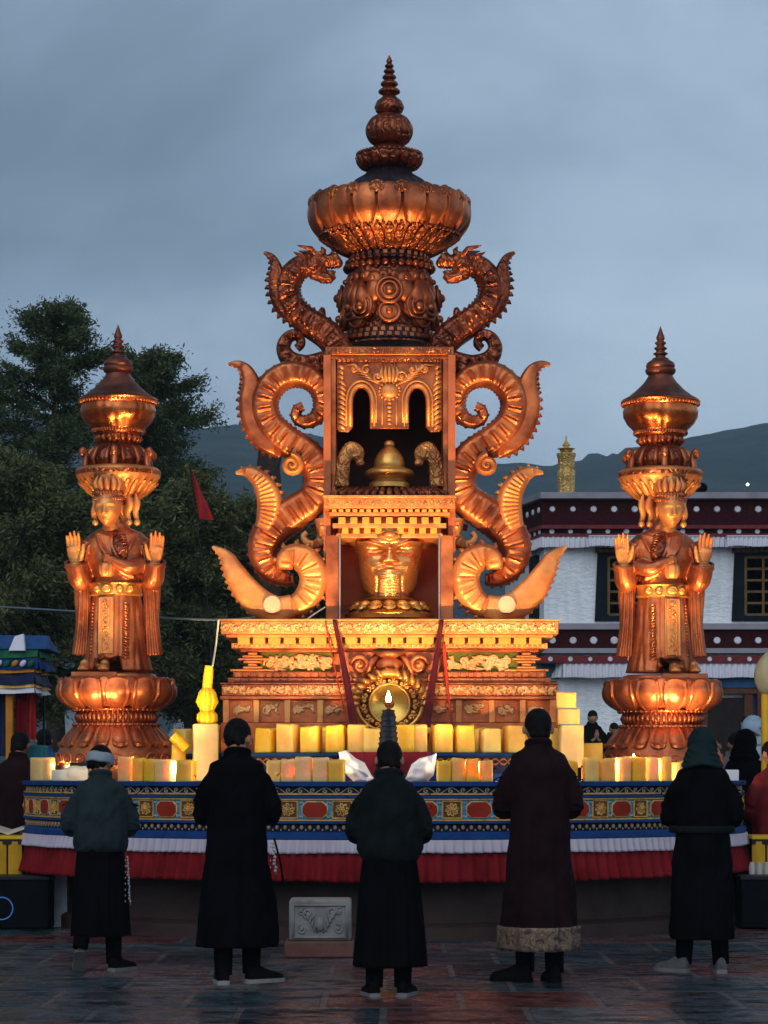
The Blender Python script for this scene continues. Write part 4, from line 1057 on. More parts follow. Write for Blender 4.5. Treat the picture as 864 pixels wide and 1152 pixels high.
layer(altar, 182, yb + .08, Z(768), Z(762), back=.94); layer(altar, 176, yb + .13, Z(762), Z(755), back=.9)
layer(altar, 145, yb + .32, Z(755), Z(733), back=.7)
layer(altar, 168, yb + .16, Z(733), Z(729), back=.9)
base = build('altar_base', altar, M['copper'], shr, ang=30, bevel=.008)
for sg in (-1, 1):
    mb = MB()
    for k in range(7):                                          # stepped scroll brackets at the corners
        z = Z(755) + (Z(733) - Z(755)) * (k + .5) / 7
        hw_ = .10 + .05 * math.cos(k * 1.55) + (.08 if k == 0 else 0)
        mb.box((AX + sg * (wl(166, yb) - .10 + .02 * k * 0), yb + .28, z), (hw_ * 2, .30, (Z(733) - Z(755)) / 7 * .92))
    build('corner_bracket', mb, M['gilt'], base, ang=30, bevel=.012)
# painted wall between them
mb = MB()
for sg in (-1, 1): mb = MB(); mb.boxx(AX + sg * wl(66, yb), AX + sg * wl(147, yb), yb + .20, yb + .34, Z(756), Z(733)); build('green_panel', mb, M['olive'], base, ang=30)
for sg, sd in ((-1, 3), (1, 8)):
    mb = MB(); a_, b_ = AX + sg * wl(66, yb + .2), AX + sg * wl(137, yb + .2)
    leafy(mb, min(a_, b_), max(a_, b_), Z(757, yb + .2), Z(736.5, yb + .2), yb + .19, 13, sd, .0145)
    build('acanthus_carving', mb, M['cream_gilt'], base, ang=180)
mb = MB()
vine_band(mb, AX - wl(187, yb), AX + wl(187, yb), Z(782), Z(771), yb - .002, .015, seed=4)
build('vine_carving', mb, M['cream_gilt'], base, ang=180)
mb = MB()
for k in range(40):
    x = AX - wl(176, yb) + (k + .5) * wl(352, yb) / 40
    mb.box((x, yb + .075, Z(765)), (wl(352, yb) / 40 * .86, .03, .035))
    if abs(x - AX) > .3: mb.box((x, yb + .125, Z(758.5)), (wl(340, yb) / 40 * .80, .03, .05))
build('stepped_mouldings', mb, M['copper'], base, ang=30, bevel=.005)
mb = MB()
for sg in (-1, 1):                                           # low plinth: piers and dark panels
    for px in (184, 150, 115, 78):
        mb = MB(); mb.boxx(AX + sg * wl(px - 3.5, yb), AX + sg * wl(px + 3.5, yb), yb + .0, yb + .08, Z(813), Z(787)); build('plinth_pier', mb, M['gilt'], base, ang=30, bevel=.006)
mb = MB()
for sg in (-1, 1):
    for a_, b_ in ((174, 156), (140, 122), (108, 84), (72, 50)):
        x0, x1 = sorted((AX + sg * wl(a_, yb), AX + sg * wl(b_, yb)))
        mb = MB(); leafy(mb, x0, x1, Z(808), Z(790), yb + .055, 2, int(a_) + sg, .013); build('flower_carving', mb, M['cream_gilt'], base, ang=180)
# cornice with bright dentils
mb = MB(); layer(mb, 178, yb + .06, Z(729), Z(723), back=.9); layer(mb, 168, yb + .16, Z(723), Z(717), back=.86)
layer(mb, 184, yb + .0, Z(717), Z(713.5)); layer(mb, 190, yb - .04, Z(713.5), Z(699), back=1.04); layer(mb, 192, yb - .06, Z(699), Z(696.5), back=1.06)
corn = build('cornice', mb, M['gilt'], shr, ang=30, bevel=.006)
n = 20
for k in range(n):
    x = AX - wl(173, yb) + (k + .5) * wl(346, yb) / n
    mb = MB(); mb.box((x, yb + .10, Z(720.3)), (.125, .14, .085)); build('dentil', mb, M['block_gilt'], corn, ang=30, bevel=.008)
mb = MB(); vine_band(mb, AX - wl(188, yb), AX + wl(188, yb), Z(712.5), Z(700), yb - .046, .015, seed=9)
for k in range(60): mb.ell((AX - wl(176, yb) + (k + .5) * wl(352, yb) / 60, yb + .058, Z(726)), (.022, .02, .018), 6, 4)
build('vine_carving', mb, M['cream_gilt'], corn, ang=180)
# dark central niche with curls and the flaming gold mirror
mb = MB(); mb.boxx(AX - wl(56, yb), AX + wl(56, yb), yb + .12, yb + .35, Z(768), Z(733)); nic = build('central_niche', mb, M['lacquer'], shr, ang=30)
mb = MB()
for sg in (-1, 1):
    curl(mb, AX + sg * wl(33, yb), Z(748), .10, yb + .06, 1.5, 0 if sg > 0 else PI, sg, .032)
    curl(mb, AX + sg * wl(49, yb), Z(764), .06, yb + .05, 1.3, 1, sg, .022)
    mb.tube([(AX + sg * wl(12, yb), yb + .1, Z(735)), (AX + sg * wl(20, yb), yb + .06, Z(745)), (AX + sg * wl(27, yb), yb + .04, Z(762))], [.03, .04, .02], 8)
mb.ell((AX, yb + .06, Z(748)), (.14, .10, .085), 18, 12)
mb.prism([(AX - .18, Z(733)), (AX + .18, Z(733)), (AX + .05, Z(741)), (AX - .05, Z(741))], yb + .02, yb + .1)
build('niche_curls', mb, M['copper'], nic, ang=180)
my = yb - .10
gm = MB(); mcx, mcz = AX, Z(792, my)
def my_ring(R, th, n=64, fl=1.0):
    gm.tube([(mcx + R * math.cos(2 * PI * k / n), my, mcz + R * fl * math.sin(2 * PI * k / n)) for k in range(n)], th, 8, closed=True)
my_ring(.20, .018); my_ring(.33, .022, fl=.86)
for k in range(26):
    a = 2 * PI * k / 26 + .1
    if math.sin(a) < -0.55 : pass
    curl(gm, mcx + .265 * math.cos(a), mcz + .25 * math.sin(a) * .95, .035, my + .0, 1.1, a, 1 if k % 2 else -1, .010, 12)
for k in range(15):
    a = PI * k / 14; R_ = .34 + .045 * (1 - abs(math.cos(a)))
    x, z = mcx + R_ * 1.06 * math.cos(a), mcz + R_ * .80 * math.sin(a) + .0
    gm.tube([(mcx + .31 * math.cos(a), my, mcz + .28 * math.sin(a)), (x, my - .02, z), (x + .05 * math.cos(a + .9), my - .02, z + .05 * math.sin(a + .9) + .03)], [.030, .036, .012], 7)
gm.ell((mcx, my - .01, mcz + .31), (.11, .05, .05), 14, 8)
gmo = build('mirror_frame', gm, M['gold'], shr, ang=180)
mb = MB(); mb.lathe([(.31, 0), (.30, .03), (.02, .05)], 48); mb.v = [(mcx + x, my + .10 - z * .0 - .0, mcz + y * .86) if z < .01 else (mcx + x, my + .07 - z * .5, mcz + y * .86) for x, y, z in mb.v]; build('backing', mb, M['copper_dark'], gmo, ang=40)
mb = MB()
mb.grid(lambda u, v: (mcx + .19 * v * math.cos(2 * PI * u), my + .05 - .06 * v * v, mcz + .19 * v * math.sin(2 * PI * u)), 40, 8, flip=True); build('gold_mirror', mb, M['gold_smooth'] if 'gold_smooth' in M else M['gold'], gmo, ang=180)

# cabinet
cy0, cy1 = -.86, .20
CZ = lambda py: wz(py, cy0)
zt0 = Z(696.5) + .002
mb = MB()
for sg in (-1, 1):
    mb.boxx(AX + sg * wl(57, cy0), AX + sg * wl(72, cy0), cy0, cy0 + .16, zt0, CZ(602))           # front posts
    mb.boxx(AX + sg * wl(57, cy0), AX + sg * wl(71, cy0), cy1 - .1, cy1, zt0, CZ(602))
    mb.boxx(AX + sg * wl(68, cy0), AX + sg * wl(71, cy0), cy0 + .16, cy1 - .1, zt0, CZ(602))   # side boards
bk_ = MB(); bk_.boxx(AX - wl(67.8, cy0), AX + wl(67.8, cy0), cy1 - .14, cy1 - .11, zt0 + .02, CZ(602))
mb.boxx(AX - wl(70, cy0), AX + wl(70, cy0), cy0 + .01, cy1, zt0, zt0 + .02)
cab = build('lower_cabinet', mb, M['copper'], shr, ang=30, bevel=.008); build('back_board', bk_, M['lacquer'], cab, ang=30)
mb = MB()
stl = simple('grey_steel', (.45, .42, .42), .35, .9)
for sg in (-1, 1): mb = MB(); mb.tube([(AX + sg * wl(56, cy0), cy0 - .012, zt0), (AX + sg * wl(56, cy0), cy0 - .012, CZ(604))], .012, 8); build('steel_rod', mb, stl, cab, ang=60)
# cornice over it
mb = MB()
for k, (h, yy, p0, p1) in enumerate(((60, .0, 605, 600), (64, -.05, 594, 589), (68, -.10, 581, 577), (74, -.16, 573.5, 562), (75.5, -.18, 562, 559))):
    layer(mb, h, cy0 + yy, CZ(p0), CZ(p1), back=cy1 - yy)
layer(mb, 58, cy0 + .06, CZ(600), CZ(573), back=cy1 - .05)
rf = build('cabinet_cornice', mb, M['gilt'], shr, ang=30, bevel=.005)
for row, (pz, n, h_, yy, sz) in enumerate(((591 - 5, 9, 60, .03, .082), (597, 9, 56, .05, .075), (575.5, 17, 66, -.05, .04))):
    for k in range(n):
        x = AX + wl(h_, cy0) * (2 * (k + .5) / n - 1) + (.0 if row != 1 else .0)
        mb = MB(); mb.box((x, cy0 + yy - .04, CZ(pz)), (wl(h_, cy0) * 2 / n * (.60 if row < 2 else .7), .10, sz * (.85 if row < 2 else .7))); build('dentil', mb, M['block_gilt'], rf, ang=30, bevel=.006)
mb = MB(); vine_band(mb, AX - wl(73, cy0), AX + wl(73, cy0), CZ(572), CZ(563), cy0 - .16, .009, seed=14)
mb.tube([(AX - .1, cy0 - .03, CZ(603)), (AX, cy0 - .05, CZ(607)), (AX + .1, cy0 - .03, CZ(603))], .022, 8); mb.ell((AX, cy0 - .06, CZ(602)), (.06, .04, .03))
build('vine_carving', mb, M['gilt'], rf, ang=180)
# hipped dark roof with leaf blades
mb = MB(); zr0, zr1 = CZ(559), CZ(546)
hw0, hw1 = wl(69, cy0), wl(40, cy0)
mb.add([(AX - hw0, cy0 - .12, zr0), (AX + hw0, cy0 - .12, zr0), (AX + hw0, cy1, zr0), (AX - hw0, cy1, zr0), (AX - hw1, cy0 + .28, zr1), (AX + hw1, cy0 + .28, zr1), (AX + hw1, cy1 - .3, zr1), (AX - hw1, cy1 - .3, zr1)], [(0, 1, 5, 4), (1, 2, 6, 5), (2, 3, 7, 6), (3, 0, 4, 7), (4, 5, 6, 7), (3, 2, 1, 0)])
ro = build('hipped_roof', mb, M['patina'], shr, ang=30)
for k in range(15):
    u = (k + .5) / 15 * 2 - 1; mb = MB()
    mb.tube([(AX + u * hw0, cy0 - .13, zr0 + .012), (AX + u * (hw0 * .5 + hw1 * .5), cy0 + .07, (zr0 + zr1) / 2 + .02), (AX + u * hw1 * 1.05, cy0 + .27, zr1 + .01)], [.030, .036, .012], 7)
    build('leaf_blade', mb, M['copper_dark'], ro, ang=180)
# gold bell on the roof
by = cy0 + .26; B = lambda p: wz(p, by)
mb = MB(); mb.lathe([(.21, B(549)), (.21, B(544)), (.17, B(541)), (.175, B(539)), (.245, B(536)), (.255, B(533)), (.245, B(530)), (.165, B(526))], 40, (AX, by, 0)); mb.lathe([(.155, B(527)), (.16, B(521)), (.13, B(512)), (.085, B(506)), (.055, B(503.5)), (.02, B(503)), ], 40, (AX, by, 0), sub=3)
mb.ell((AX, by, B(500.5)), (.06, .05, .05)); mb.tube([(AX, by, B(503)), (AX, by, B(497))], [.03, .015], 8)
build('roof_bell', mb, M['gold'], shr, ang=50)

# upper frame
uy0, uy1 = -.62, .26
UZ = lambda py: wz(py, uy0)
mb = MB()
for sg in (-1, 1):
    mb.boxx(AX + sg * wl(60, uy0), AX + sg * wl(71, uy0), uy0, uy0 + .13, UZ(560), UZ(404))
    mb.boxx(AX + sg * wl(60, uy0), AX + sg * wl(70, uy0), uy1 - .12, uy1, UZ(560), UZ(404))
    mb.boxx(AX + sg * wl(67, uy0), AX + sg * wl(70, uy0), uy0 + .13, uy1 - .12, UZ(560), UZ(404))
    mb.boxx(AX + sg * wl(65, uy0), AX + sg * wl(77, uy0), uy0 - .02, uy0 + .2, UZ(558), UZ(534)); mb.boxx(AX + sg * wl(64, uy0), AX + sg * wl(78, uy0), uy0 - .03, uy0 + .22, UZ(534), UZ(530))
layer(mb, 70, uy0, UZ(404), UZ(400), back=uy1); layer(mb, 72.5, uy0 - .04, UZ(400), UZ(390.5), back=uy1 + .03)
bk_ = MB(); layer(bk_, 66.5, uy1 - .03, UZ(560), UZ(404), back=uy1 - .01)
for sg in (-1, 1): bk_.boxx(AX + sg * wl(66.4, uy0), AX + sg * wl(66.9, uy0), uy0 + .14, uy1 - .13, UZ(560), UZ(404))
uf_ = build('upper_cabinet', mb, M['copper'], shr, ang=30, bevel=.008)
build('dark_backing', bk_, M['shade_brown'], uf_, ang=30)  # brown board, the cabinet's inner darkness put into its colour
mb = MB()
for k in range(30): mb.box((AX + wl(70, uy0) * (2 * (k + .5) / 30 - 1), uy0 - .045, UZ(395)), (.033, .02, .06))
for k in range(24): mb.box((AX + wl(58, uy0) * (2 * (k + .5) / 24 - 1), uy0 - .01, UZ(405.5)), (.034, .03, .035))
build('beam_relief', mb, M['copper_carved'], uf_, ang=30, bevel=.004)
# arched panel: outline with two arch openings, given real thickness
ay = uy0 + .03
def archpoly():
    L0, R0_ = -59, 59
    pts = [(L0, 404), (L0, 482)]
    pts += [(-57, 485), (-46, 486), (-41, 480)]
    for k in range(0, 9):                       # left arch
        a = PI - PI * k / 8
        pts.append((-31.5 + 9.5 * math.cos(a), 452 - 16 * math.sin(a)))
    pts += [(-22, 482), (22, 482)]
    for k in range(0, 9):
        a = PI - PI * k / 8
        pts.append((31.5 + 9.5 * math.cos(a), 452 - 16 * math.sin(a)))
    pts += [(41, 480), (46, 486), (57, 485), (R0_, 482), (R0_, 404)]
    return [(PX(438 + x, ay), wz(z, ay)) for x, z in pts]
mb = MB(); mb.prism(archpoly(), ay, ay + .07); ap = build('arched_panel', mb, M['copper'], uf_, ang=30, bevel=.004)
mb = MB(); AP = lambda x, p, o=0: (PX(438 + x, ay), ay - .008 - o, wz(p, ay))
for sg in (-1, 1):
    for e, th in ((3.0, .022), (7.5, .014)):        # rolled borders round the arches
        pts = [AP(sg * (31.5 + (9.5 + e)), 480)] + [AP(sg * 31.5 + (9.5 + e) * math.cos(a), 452 - (16 + e) * math.sin(a)) for a in np.linspace(0 if sg > 0 else PI, PI if sg > 0 else 0, 14)] + [AP(sg * (31.5 - 9.5 - e * .9), 476)]
        mb.tube(pts, th, 6)
    for k in range(13):                             # feathered outer edge
        p = 412 + k * 5.6; x = 58 if k > 2 else 58
        mb.tube([AP(sg * 58, p), AP(sg * 53, p + 1.5, .012), AP(sg * (49 - (0 if k > 2 else -3)), p + 6)], [.02, .024, .008], 6)
    curl(mb, AP(sg * 13, 424)[0], wz(424, ay), .06, ay - .02, 1.2, 0, sg, .016); curl(mb, AP(sg * 26, 416)[0], wz(416, ay), .05, ay - .02, 1.2, 1, -sg, .014); curl(mb, AP(sg * 40, 415)[0], wz(415, ay), .05, ay - .02, 1.2, 2, sg, .014)
    for q in range(6):
        mb.tube([AP(sg * (9 + q * 2), 433 - q * 2), AP(sg * (20 + q * 4), 428 - q * 3.5, .01), AP(sg * (30 + q * 4.5), 426 - q * 3)], [.008, .014, .004], 5)
    mb.tube([AP(sg * 17, 480), AP(sg * 17, 445)], .012, 6); mb.tube([AP(sg * 8, 478), AP(sg * 8, 447)], .010, 6)
for k in range(7): mb.ell(AP(0, 449 + k * 4.6), (.030, .015, .018), 7, 5)
mb.ell(AP(0, 440), (.095, .05, .078), 16, 10)
for k in range(16):
    a = 2 * PI * k / 16; mb.ell(AP(11.5 * math.cos(a), 440 + 9.5 * math.sin(a)), .018, 6, 5)
for k in range(5): mb.tube([AP(-6 + k * 3, 430), AP((-6 + k * 3) * 1.6, 420, .01), AP((-6 + k * 3) * 1.2, 409)], [.018, .022, .008], 6)
build('panel_carving', mb, M['gilt'], ap, ang=180)
# two curled beast brackets inside
for sg in (-1, 1):
    mb = MB(); yq = uy0 + .02
    Q = lambda x, p: (PX(438 + sg * x, yq), yq, wz(p, yq))
    pts = spline([Q(54, 548), Q(53, 530), Q(50, 514), Q(42, 505), Q(34, 509), Q(33, 518)], 6)
    mb.tube(pts, [.085, .08, .075, .075, .06, .03], 10, flat=(1, .7, (0, 1, 0)))
    mb.ell(Q(37, 513), (.06, .06, .05)); mb.ell(Q(33, 521), (.05, .045, .035))
    for k in range(9):
        p = spline([Q(58, 532), Q(57, 516), Q(48, 500), Q(38, 499)], 6)[k * 2]
        mb.ell(p, (.025, .03, .02), 7, 5)
    build('beast_bracket', mb, M['gilt_carved'], uf_, remesh=.012, smooth_it=2, ang=180)

# drum, lotus bowl and spire
D = lambda py: wz(py, 0.0)
r_ = lambda n: wl(n, 0.0)
sp = MB(); sp.lathe([(r_(54), D(391)), (r_(54), D(389))], 64, (AX, 0, 0)); sp.lathe([(r_(44), D(389)), (r_(47), D(372)), (r_(48), D(352)), (r_(46), D(330)), (r_(46), D(312)), (r_(44), D(302))], 72, (AX, 0, 0), sub=4, mod=lambda t, z, r: r * (1 + .03 * math.sin(7 * t + 4 * z) * math.sin(9 * z)))
for R_, p_, c_, s_ in ((48, 303, 34, .042), (46.5, 297, 34, .034)):
    for k in range(c_):
        a = 2 * PI * k / c_; sp.ell((AX + r_(R_) * math.cos(a), r_(R_) * math.sin(a), D(p_)), (s_, s_, s_ * .9), 8, 6)
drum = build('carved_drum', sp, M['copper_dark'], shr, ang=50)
mb = MB()
def stud(a, p, R_, r0, rings=2):
    c = Vector((AX + r_(R_) * math.sin(a), -r_(R_) * math.cos(a), D(p))); n_ = Vector((math.sin(a), -math.cos(a), 0.1)).normalized()
    rot = n_.to_track_quat('Z', 'Y').to_matrix()
    mb.ell(c, (r0, r0, r0 * .55), 16, 8, R=rot)
    for k in range(rings):
        rr = r0 * (.85 - .32 * k)
        t = [c + n_ * r0 * (.40 + .14 * k) + rot @ Vector((rr * math.cos(q), rr * math.sin(q), 0)) for q in np.linspace(0, 2 * PI, 17)[:-1]]
        mb.tube(t, r0 * .13, 6, closed=True)
    mb.ell(c + n_ * r0 * .6, (r0 * .32,) * 3, 10, 8)
for q in range(4):                       # four faces of the drum alike
    o_ = q * PI / 2
    stud(o_, 337, 48, .155); stud(o_, 360, 49, .125, 1)
    for sg in (-1, 1):
        stud(o_ + sg * .62, 353, 47, .150); stud(o_ + sg * .36, 322, 47, .09, 0); stud(o_ + sg * .60, 318, 46, .07, 0); stud(o_ + sg * .14, 318, 46.5, .055, 0)
        mb.ell((AX + r_(49) * math.sin(o_ + sg * .36), -r_(49) * math.cos(o_ + sg * .36), D(335)), (.10, .06, .12), 10, 8, R=Matrix.Rotation(o_ + sg * .36, 3, 'Z'))
    stud(o_ + PI / 4, 364, 47, .12, 1)
    a = o_ + PI / 4
    for k in range(3):
        mb.tube([(AX + r_(50) * math.sin(a + d_), -r_(50) * math.cos(a + d_), D(p)) for d_, p in ((-.10 + .1 * k, 358), (-.16 + .16 * k, 340), (-.1 + .1 * k, 322))], [.06, .10, .02], 8)
build('drum_studs', mb, M['copper'], drum, ang=180)
for p_, R_, c_ in ((384, 54, 40), (378, 50, 36), (291, 42.5, 30)):
    mb = MB(); mb.lathe([(r_(R_ - 2), D(p_ + 3.2)), (r_(R_ - 2), D(p_ - 3.2))], 48, (AX, 0, 0))
    for k in range(c_):
        a = 2 * PI * k / c_ + (.04 if p_ == 378 else 0); mb.box((AX + r_(R_ - 1) * math.cos(a), r_(R_ - 1) * math.sin(a), D(p_)), (.045, .045, .038), rz=a, mi=1)
    build('checker_band', mb, [M['patina'], M['copper']], drum, ang=30)
def petal_ring(mbx, prof, n, c, half=1.0, bulge=.05, tip=0.15, rim=.012, off=0.0, nu=8, mi=0, point=.8, point_up=True):
    """ring of overlapping lotus petals lying on a lathe profile (r, z) given from root to tip"""
    pr = smooth_prof(prof, 4); m = len(pr)
    L = [0.0]
    for a, b in zip(pr, pr[1:]): L.append(L[-1] + math.hypot(a[0] - b[0], a[1] - b[1]))
    def P_(v):
        t = v * L[-1]; k = 0
        while k < m - 2 and L[k + 1] < t: k += 1
        q = min(max((t - L[k]) / max(L[k + 1] - L[k], 1e-9), 0), 1.0)
        a, b = pr[k], pr[k + 1]
        return a[0] + (b[0] - a[0]) * q, a[1] + (b[1] - a[1]) * q, b[0] - a[0], b[1] - a[1]
    for i in range(n):
        a0 = 2 * PI * (i + off) / n; hwid = PI / n * half
        def fn(u, v):
            uu = u * 2 - 1
            vmax = 1 - tip * abs(uu) ** 2.2
            r, z, dr, dz = P_(v * vmax)
            l_ = math.hypot(dr, dz) or 1; nx, nz = dz / l_, -dr / l_
            if nx < 0 and abs(dz) > abs(dr): nx, nz = -nx, -nz
            wd = math.sin(min(1, .42 + v * .9) * PI / 2) * (1 - .25 * max(0, v - .7) / .3)
            b = bulge * (1 - uu * uu) ** .8 * (.35 + .65 * math.sin(PI * min(v * .95, 1))) + rim * math.exp(-((abs(uu) - .84) / .10) ** 2) + rim * 1.2 * math.exp(-((v - .94) / .05) ** 2)
            if abs(uu) > .96: b -= .015
            a = a0 + uu * hwid * wd
            r2 = r + b * nx
            return (c[0] + r2 * math.cos(a), c[1] + r2 * math.sin(a), c[2] + z + b * nz)
        mbx.grid(fn, nu * 2, 12, mi)
bowl_prof = [(r_(40), D(290)), (r_(56), D(281.5)), (r_(74), D(270)), (r_(85), D(259)), (r_(90), D(247)), (r_(90), D(236)), (r_(86), D(226))]
mb = MB(); mb.lathe([(r_(38), D(289))] + [(a - .03, b) for a, b in bowl_prof] + [(r_(78), D(222)), (r_(40), D(215))], 96, (AX, 0, 0), sub=3)
bowl = build('lotus_bowl', mb, M['copper'], shr, ang=50)
mb = MB(); petal_ring(mb, [(r_(80), D(265)), (r_(88), D(253)), (r_(90), D(241)), (r_(89), D(231)), (r_(85), D(224))], 20, (AX, 0, 0), 1.0, .022, .10, .014); build('upper_petals', mb, M['copper'], bowl, ang=60)
mb = MB(); petal_ring(mb, [(r_(42), D(289)), (r_(58), D(280)), (r_(77), D(267.5))], 36, (AX, 0, 0), 1.0, .03, .12, .012)
for k in range(72):
    a = 2 * PI * k / 72; mb.ell((AX + r_(78.5) * math.cos(a), r_(78.5) * math.sin(a), D(267)), .022, 6, 4)
for k in range(36):
    a = 2 * PI * k / 36; mb.ell((AX + r_(42) * math.cos(a), r_(42) * math.sin(a), D(284)), (.035, .035, .05), 7, 5)
build('under_petals', mb, M['copper_carved'], bowl, ang=60)
mb = MB(); mb.lathe([(r_(84), D(227)), (r_(86), D(224)), (r_(76), D(222))], 90, (AX, 0, 0), mod=lambda t, z, r: r * (1 + .012 * math.cos(24 * t)))
petal_ring(mb, [(r_(90), D(236)), (r_(89), D(229)), (r_(84), D(223))], 20, (AX, 0, 0), .7, .03, .3, .012, off=.5); build('rim_leaves', mb, M['copper_carved'], bowl, ang=60)
mb = MB(); mb.lathe([(r_(48), D(216)), (r_(40), D(206)), (r_(28), D(198)), (r_(22), D(190)), (r_(24), D(188))], 72, (AX, 0, 0), sub=3, mod=lambda t, z, r: r * (1 + .05 * math.cos(30 * t))); spi = build('fluted_neck', mb, M['patina'], shr, ang=60)
mb = MB(); mb.lathe([(r_(22), D(192)), (r_(30), D(187)), (r_(35), D(182)), (r_(36), D(177)), (r_(33), D(174)), (r_(22), D(168)), (r_(14), D(163)), (r_(13), D(161))], 72, (AX, 0, 0), sub=3, mod=lambda t, z, r: r * (1 + .02 * math.cos(18 * t)))
petal_ring(mb, [(r_(24), D(191)), (r_(33), D(184)), (r_(36), D(176))], 18, (AX, 0, 0), 1.0, .035, .15, .010)
for k in range(40):
    a = 2 * PI * k / 40; mb.ell((AX + r_(35.5) * math.cos(a), r_(35.5) * math.sin(a), D(174.5)), .022, 6, 5)
build('spire_dish', mb, M['copper_dark'], shr, ang=60)
mb = MB(); mb.lathe([(r_(14), D(164)), (r_(22), D(160)), (r_(26.5), D(151)), (r_(26), D(142)), (r_(20), D(133)), (r_(10), D(128))], 72, (AX, 0, 0), sub=4, mod=lambda t, z, r: r * (1 - .07 * (1 - abs(math.cos(9 * t))) ** 3)); build('fluted_bulb', mb, M['copper_dark'], shr, ang=60)
prof = [(r_(9), D(130)), (r_(15), D(126)), (r_(17), D(121)), (r_(14), D(114)), (r_(9), D(110)), (r_(7), D(108))]
py_, rr_ = 107.0, 12.5
while py_ > 74:
    hgt = 9.0 * (rr_ / 12.5) ** .55
    prof += [(r_(rr_ * .62), D(py_)), (r_(rr_ * .95), D(py_ - hgt * .25)), (r_(rr_), D(py_ - hgt * .45)), (r_(rr_ * .85), D(py_ - hgt * .7)), (r_(rr_ * .55), D(py_ - hgt * .95))]
    py_ -= hgt; rr_ *= .80
prof += [(r_(2.5), D(py_)), (r_(3.6), D(py_ - 2.5)), (r_(2), D(py_ - 6)), (r_(.4), D(62))]
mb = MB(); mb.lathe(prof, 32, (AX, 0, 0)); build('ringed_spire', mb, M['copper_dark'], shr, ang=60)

# ------------------------------------------------------------------ dragon scrolls
DY = -.70
def dband(mbx, pts_px, w_px, sg, depth=.15, ribs=True, teeth=None, tooth=.045, y=DY, sm=6, rib=.075, smooth_face=False):
    """a thick cast band along a centre line given for the left side in photo pixels"""
    sc = wl(1, y)
    P_ = [Vector((AX + sg * -1 * (438 - px) * sc * 1.0, y, wz(py, y))) for px, py in pts_px]
    c = resample(spline(P_, sm), .022); n = len(c)
    wv = [np.interp(i / (n - 1), np.linspace(0, 1, len(w_px)), w_px) * sc / 2 * 1.10 for i in range(n)]
    rings = []; s = 0
    K = 28
    for i in range(n):
        t = (c[min(i + 1, n - 1)] - c[max(i - 1, 0)]).normalized()
        nrm = Vector((t.z, 0, -t.x)); w = wv[i]; dep = min(depth, w * 1.3)
        s = i * .022
        ring_ = []
        for k in range(K):
            a = 2 * PI * k / K; cu, cv = math.cos(a), math.sin(a)
            u = math.copysign(abs(cu) ** .62, cu); v = math.copysign(abs(cv) ** .42, cv)
            o = 0.0
            if ribs and abs(u) < .62 and w > .05:
                o = -.026 + .011 * math.sin(2 * PI * s / (rib * .72))
            elif abs(u) < .84 and w > .05 and not smooth_face: o = .020
            yy = v * dep + math.copysign(o, v)
            p = c[i] + nrm * (u * w); ring_.append((p.x, p.y - yy * .0 + yy, p.z))
        rings.append(ring_)
    mbx.loft(rings)
    if teeth:
        for side in teeth:
            k = 3
            while k < n - 2:
                t = (c[min(k + 1, n - 1)] - c[k - 1]).normalized(); nrm = Vector((t.z, 0, -t.x)) * side
                if wv[k] > .025:
                    b = c[k] + nrm * wv[k] * .92
                    ts = tooth * min(1, wv[k] / .09)
                    e = b + nrm * ts + t * ts * .25
                    mbx.tube([b - nrm * .02, b + nrm * ts * .4, e], [.026 * min(1, wv[k] / .08), .027 * min(1, wv[k] / .08), .007], 6, flat=(1, min(depth, wv[k] * 1.3) * 22, (0, 1, 0)))
                k += 3
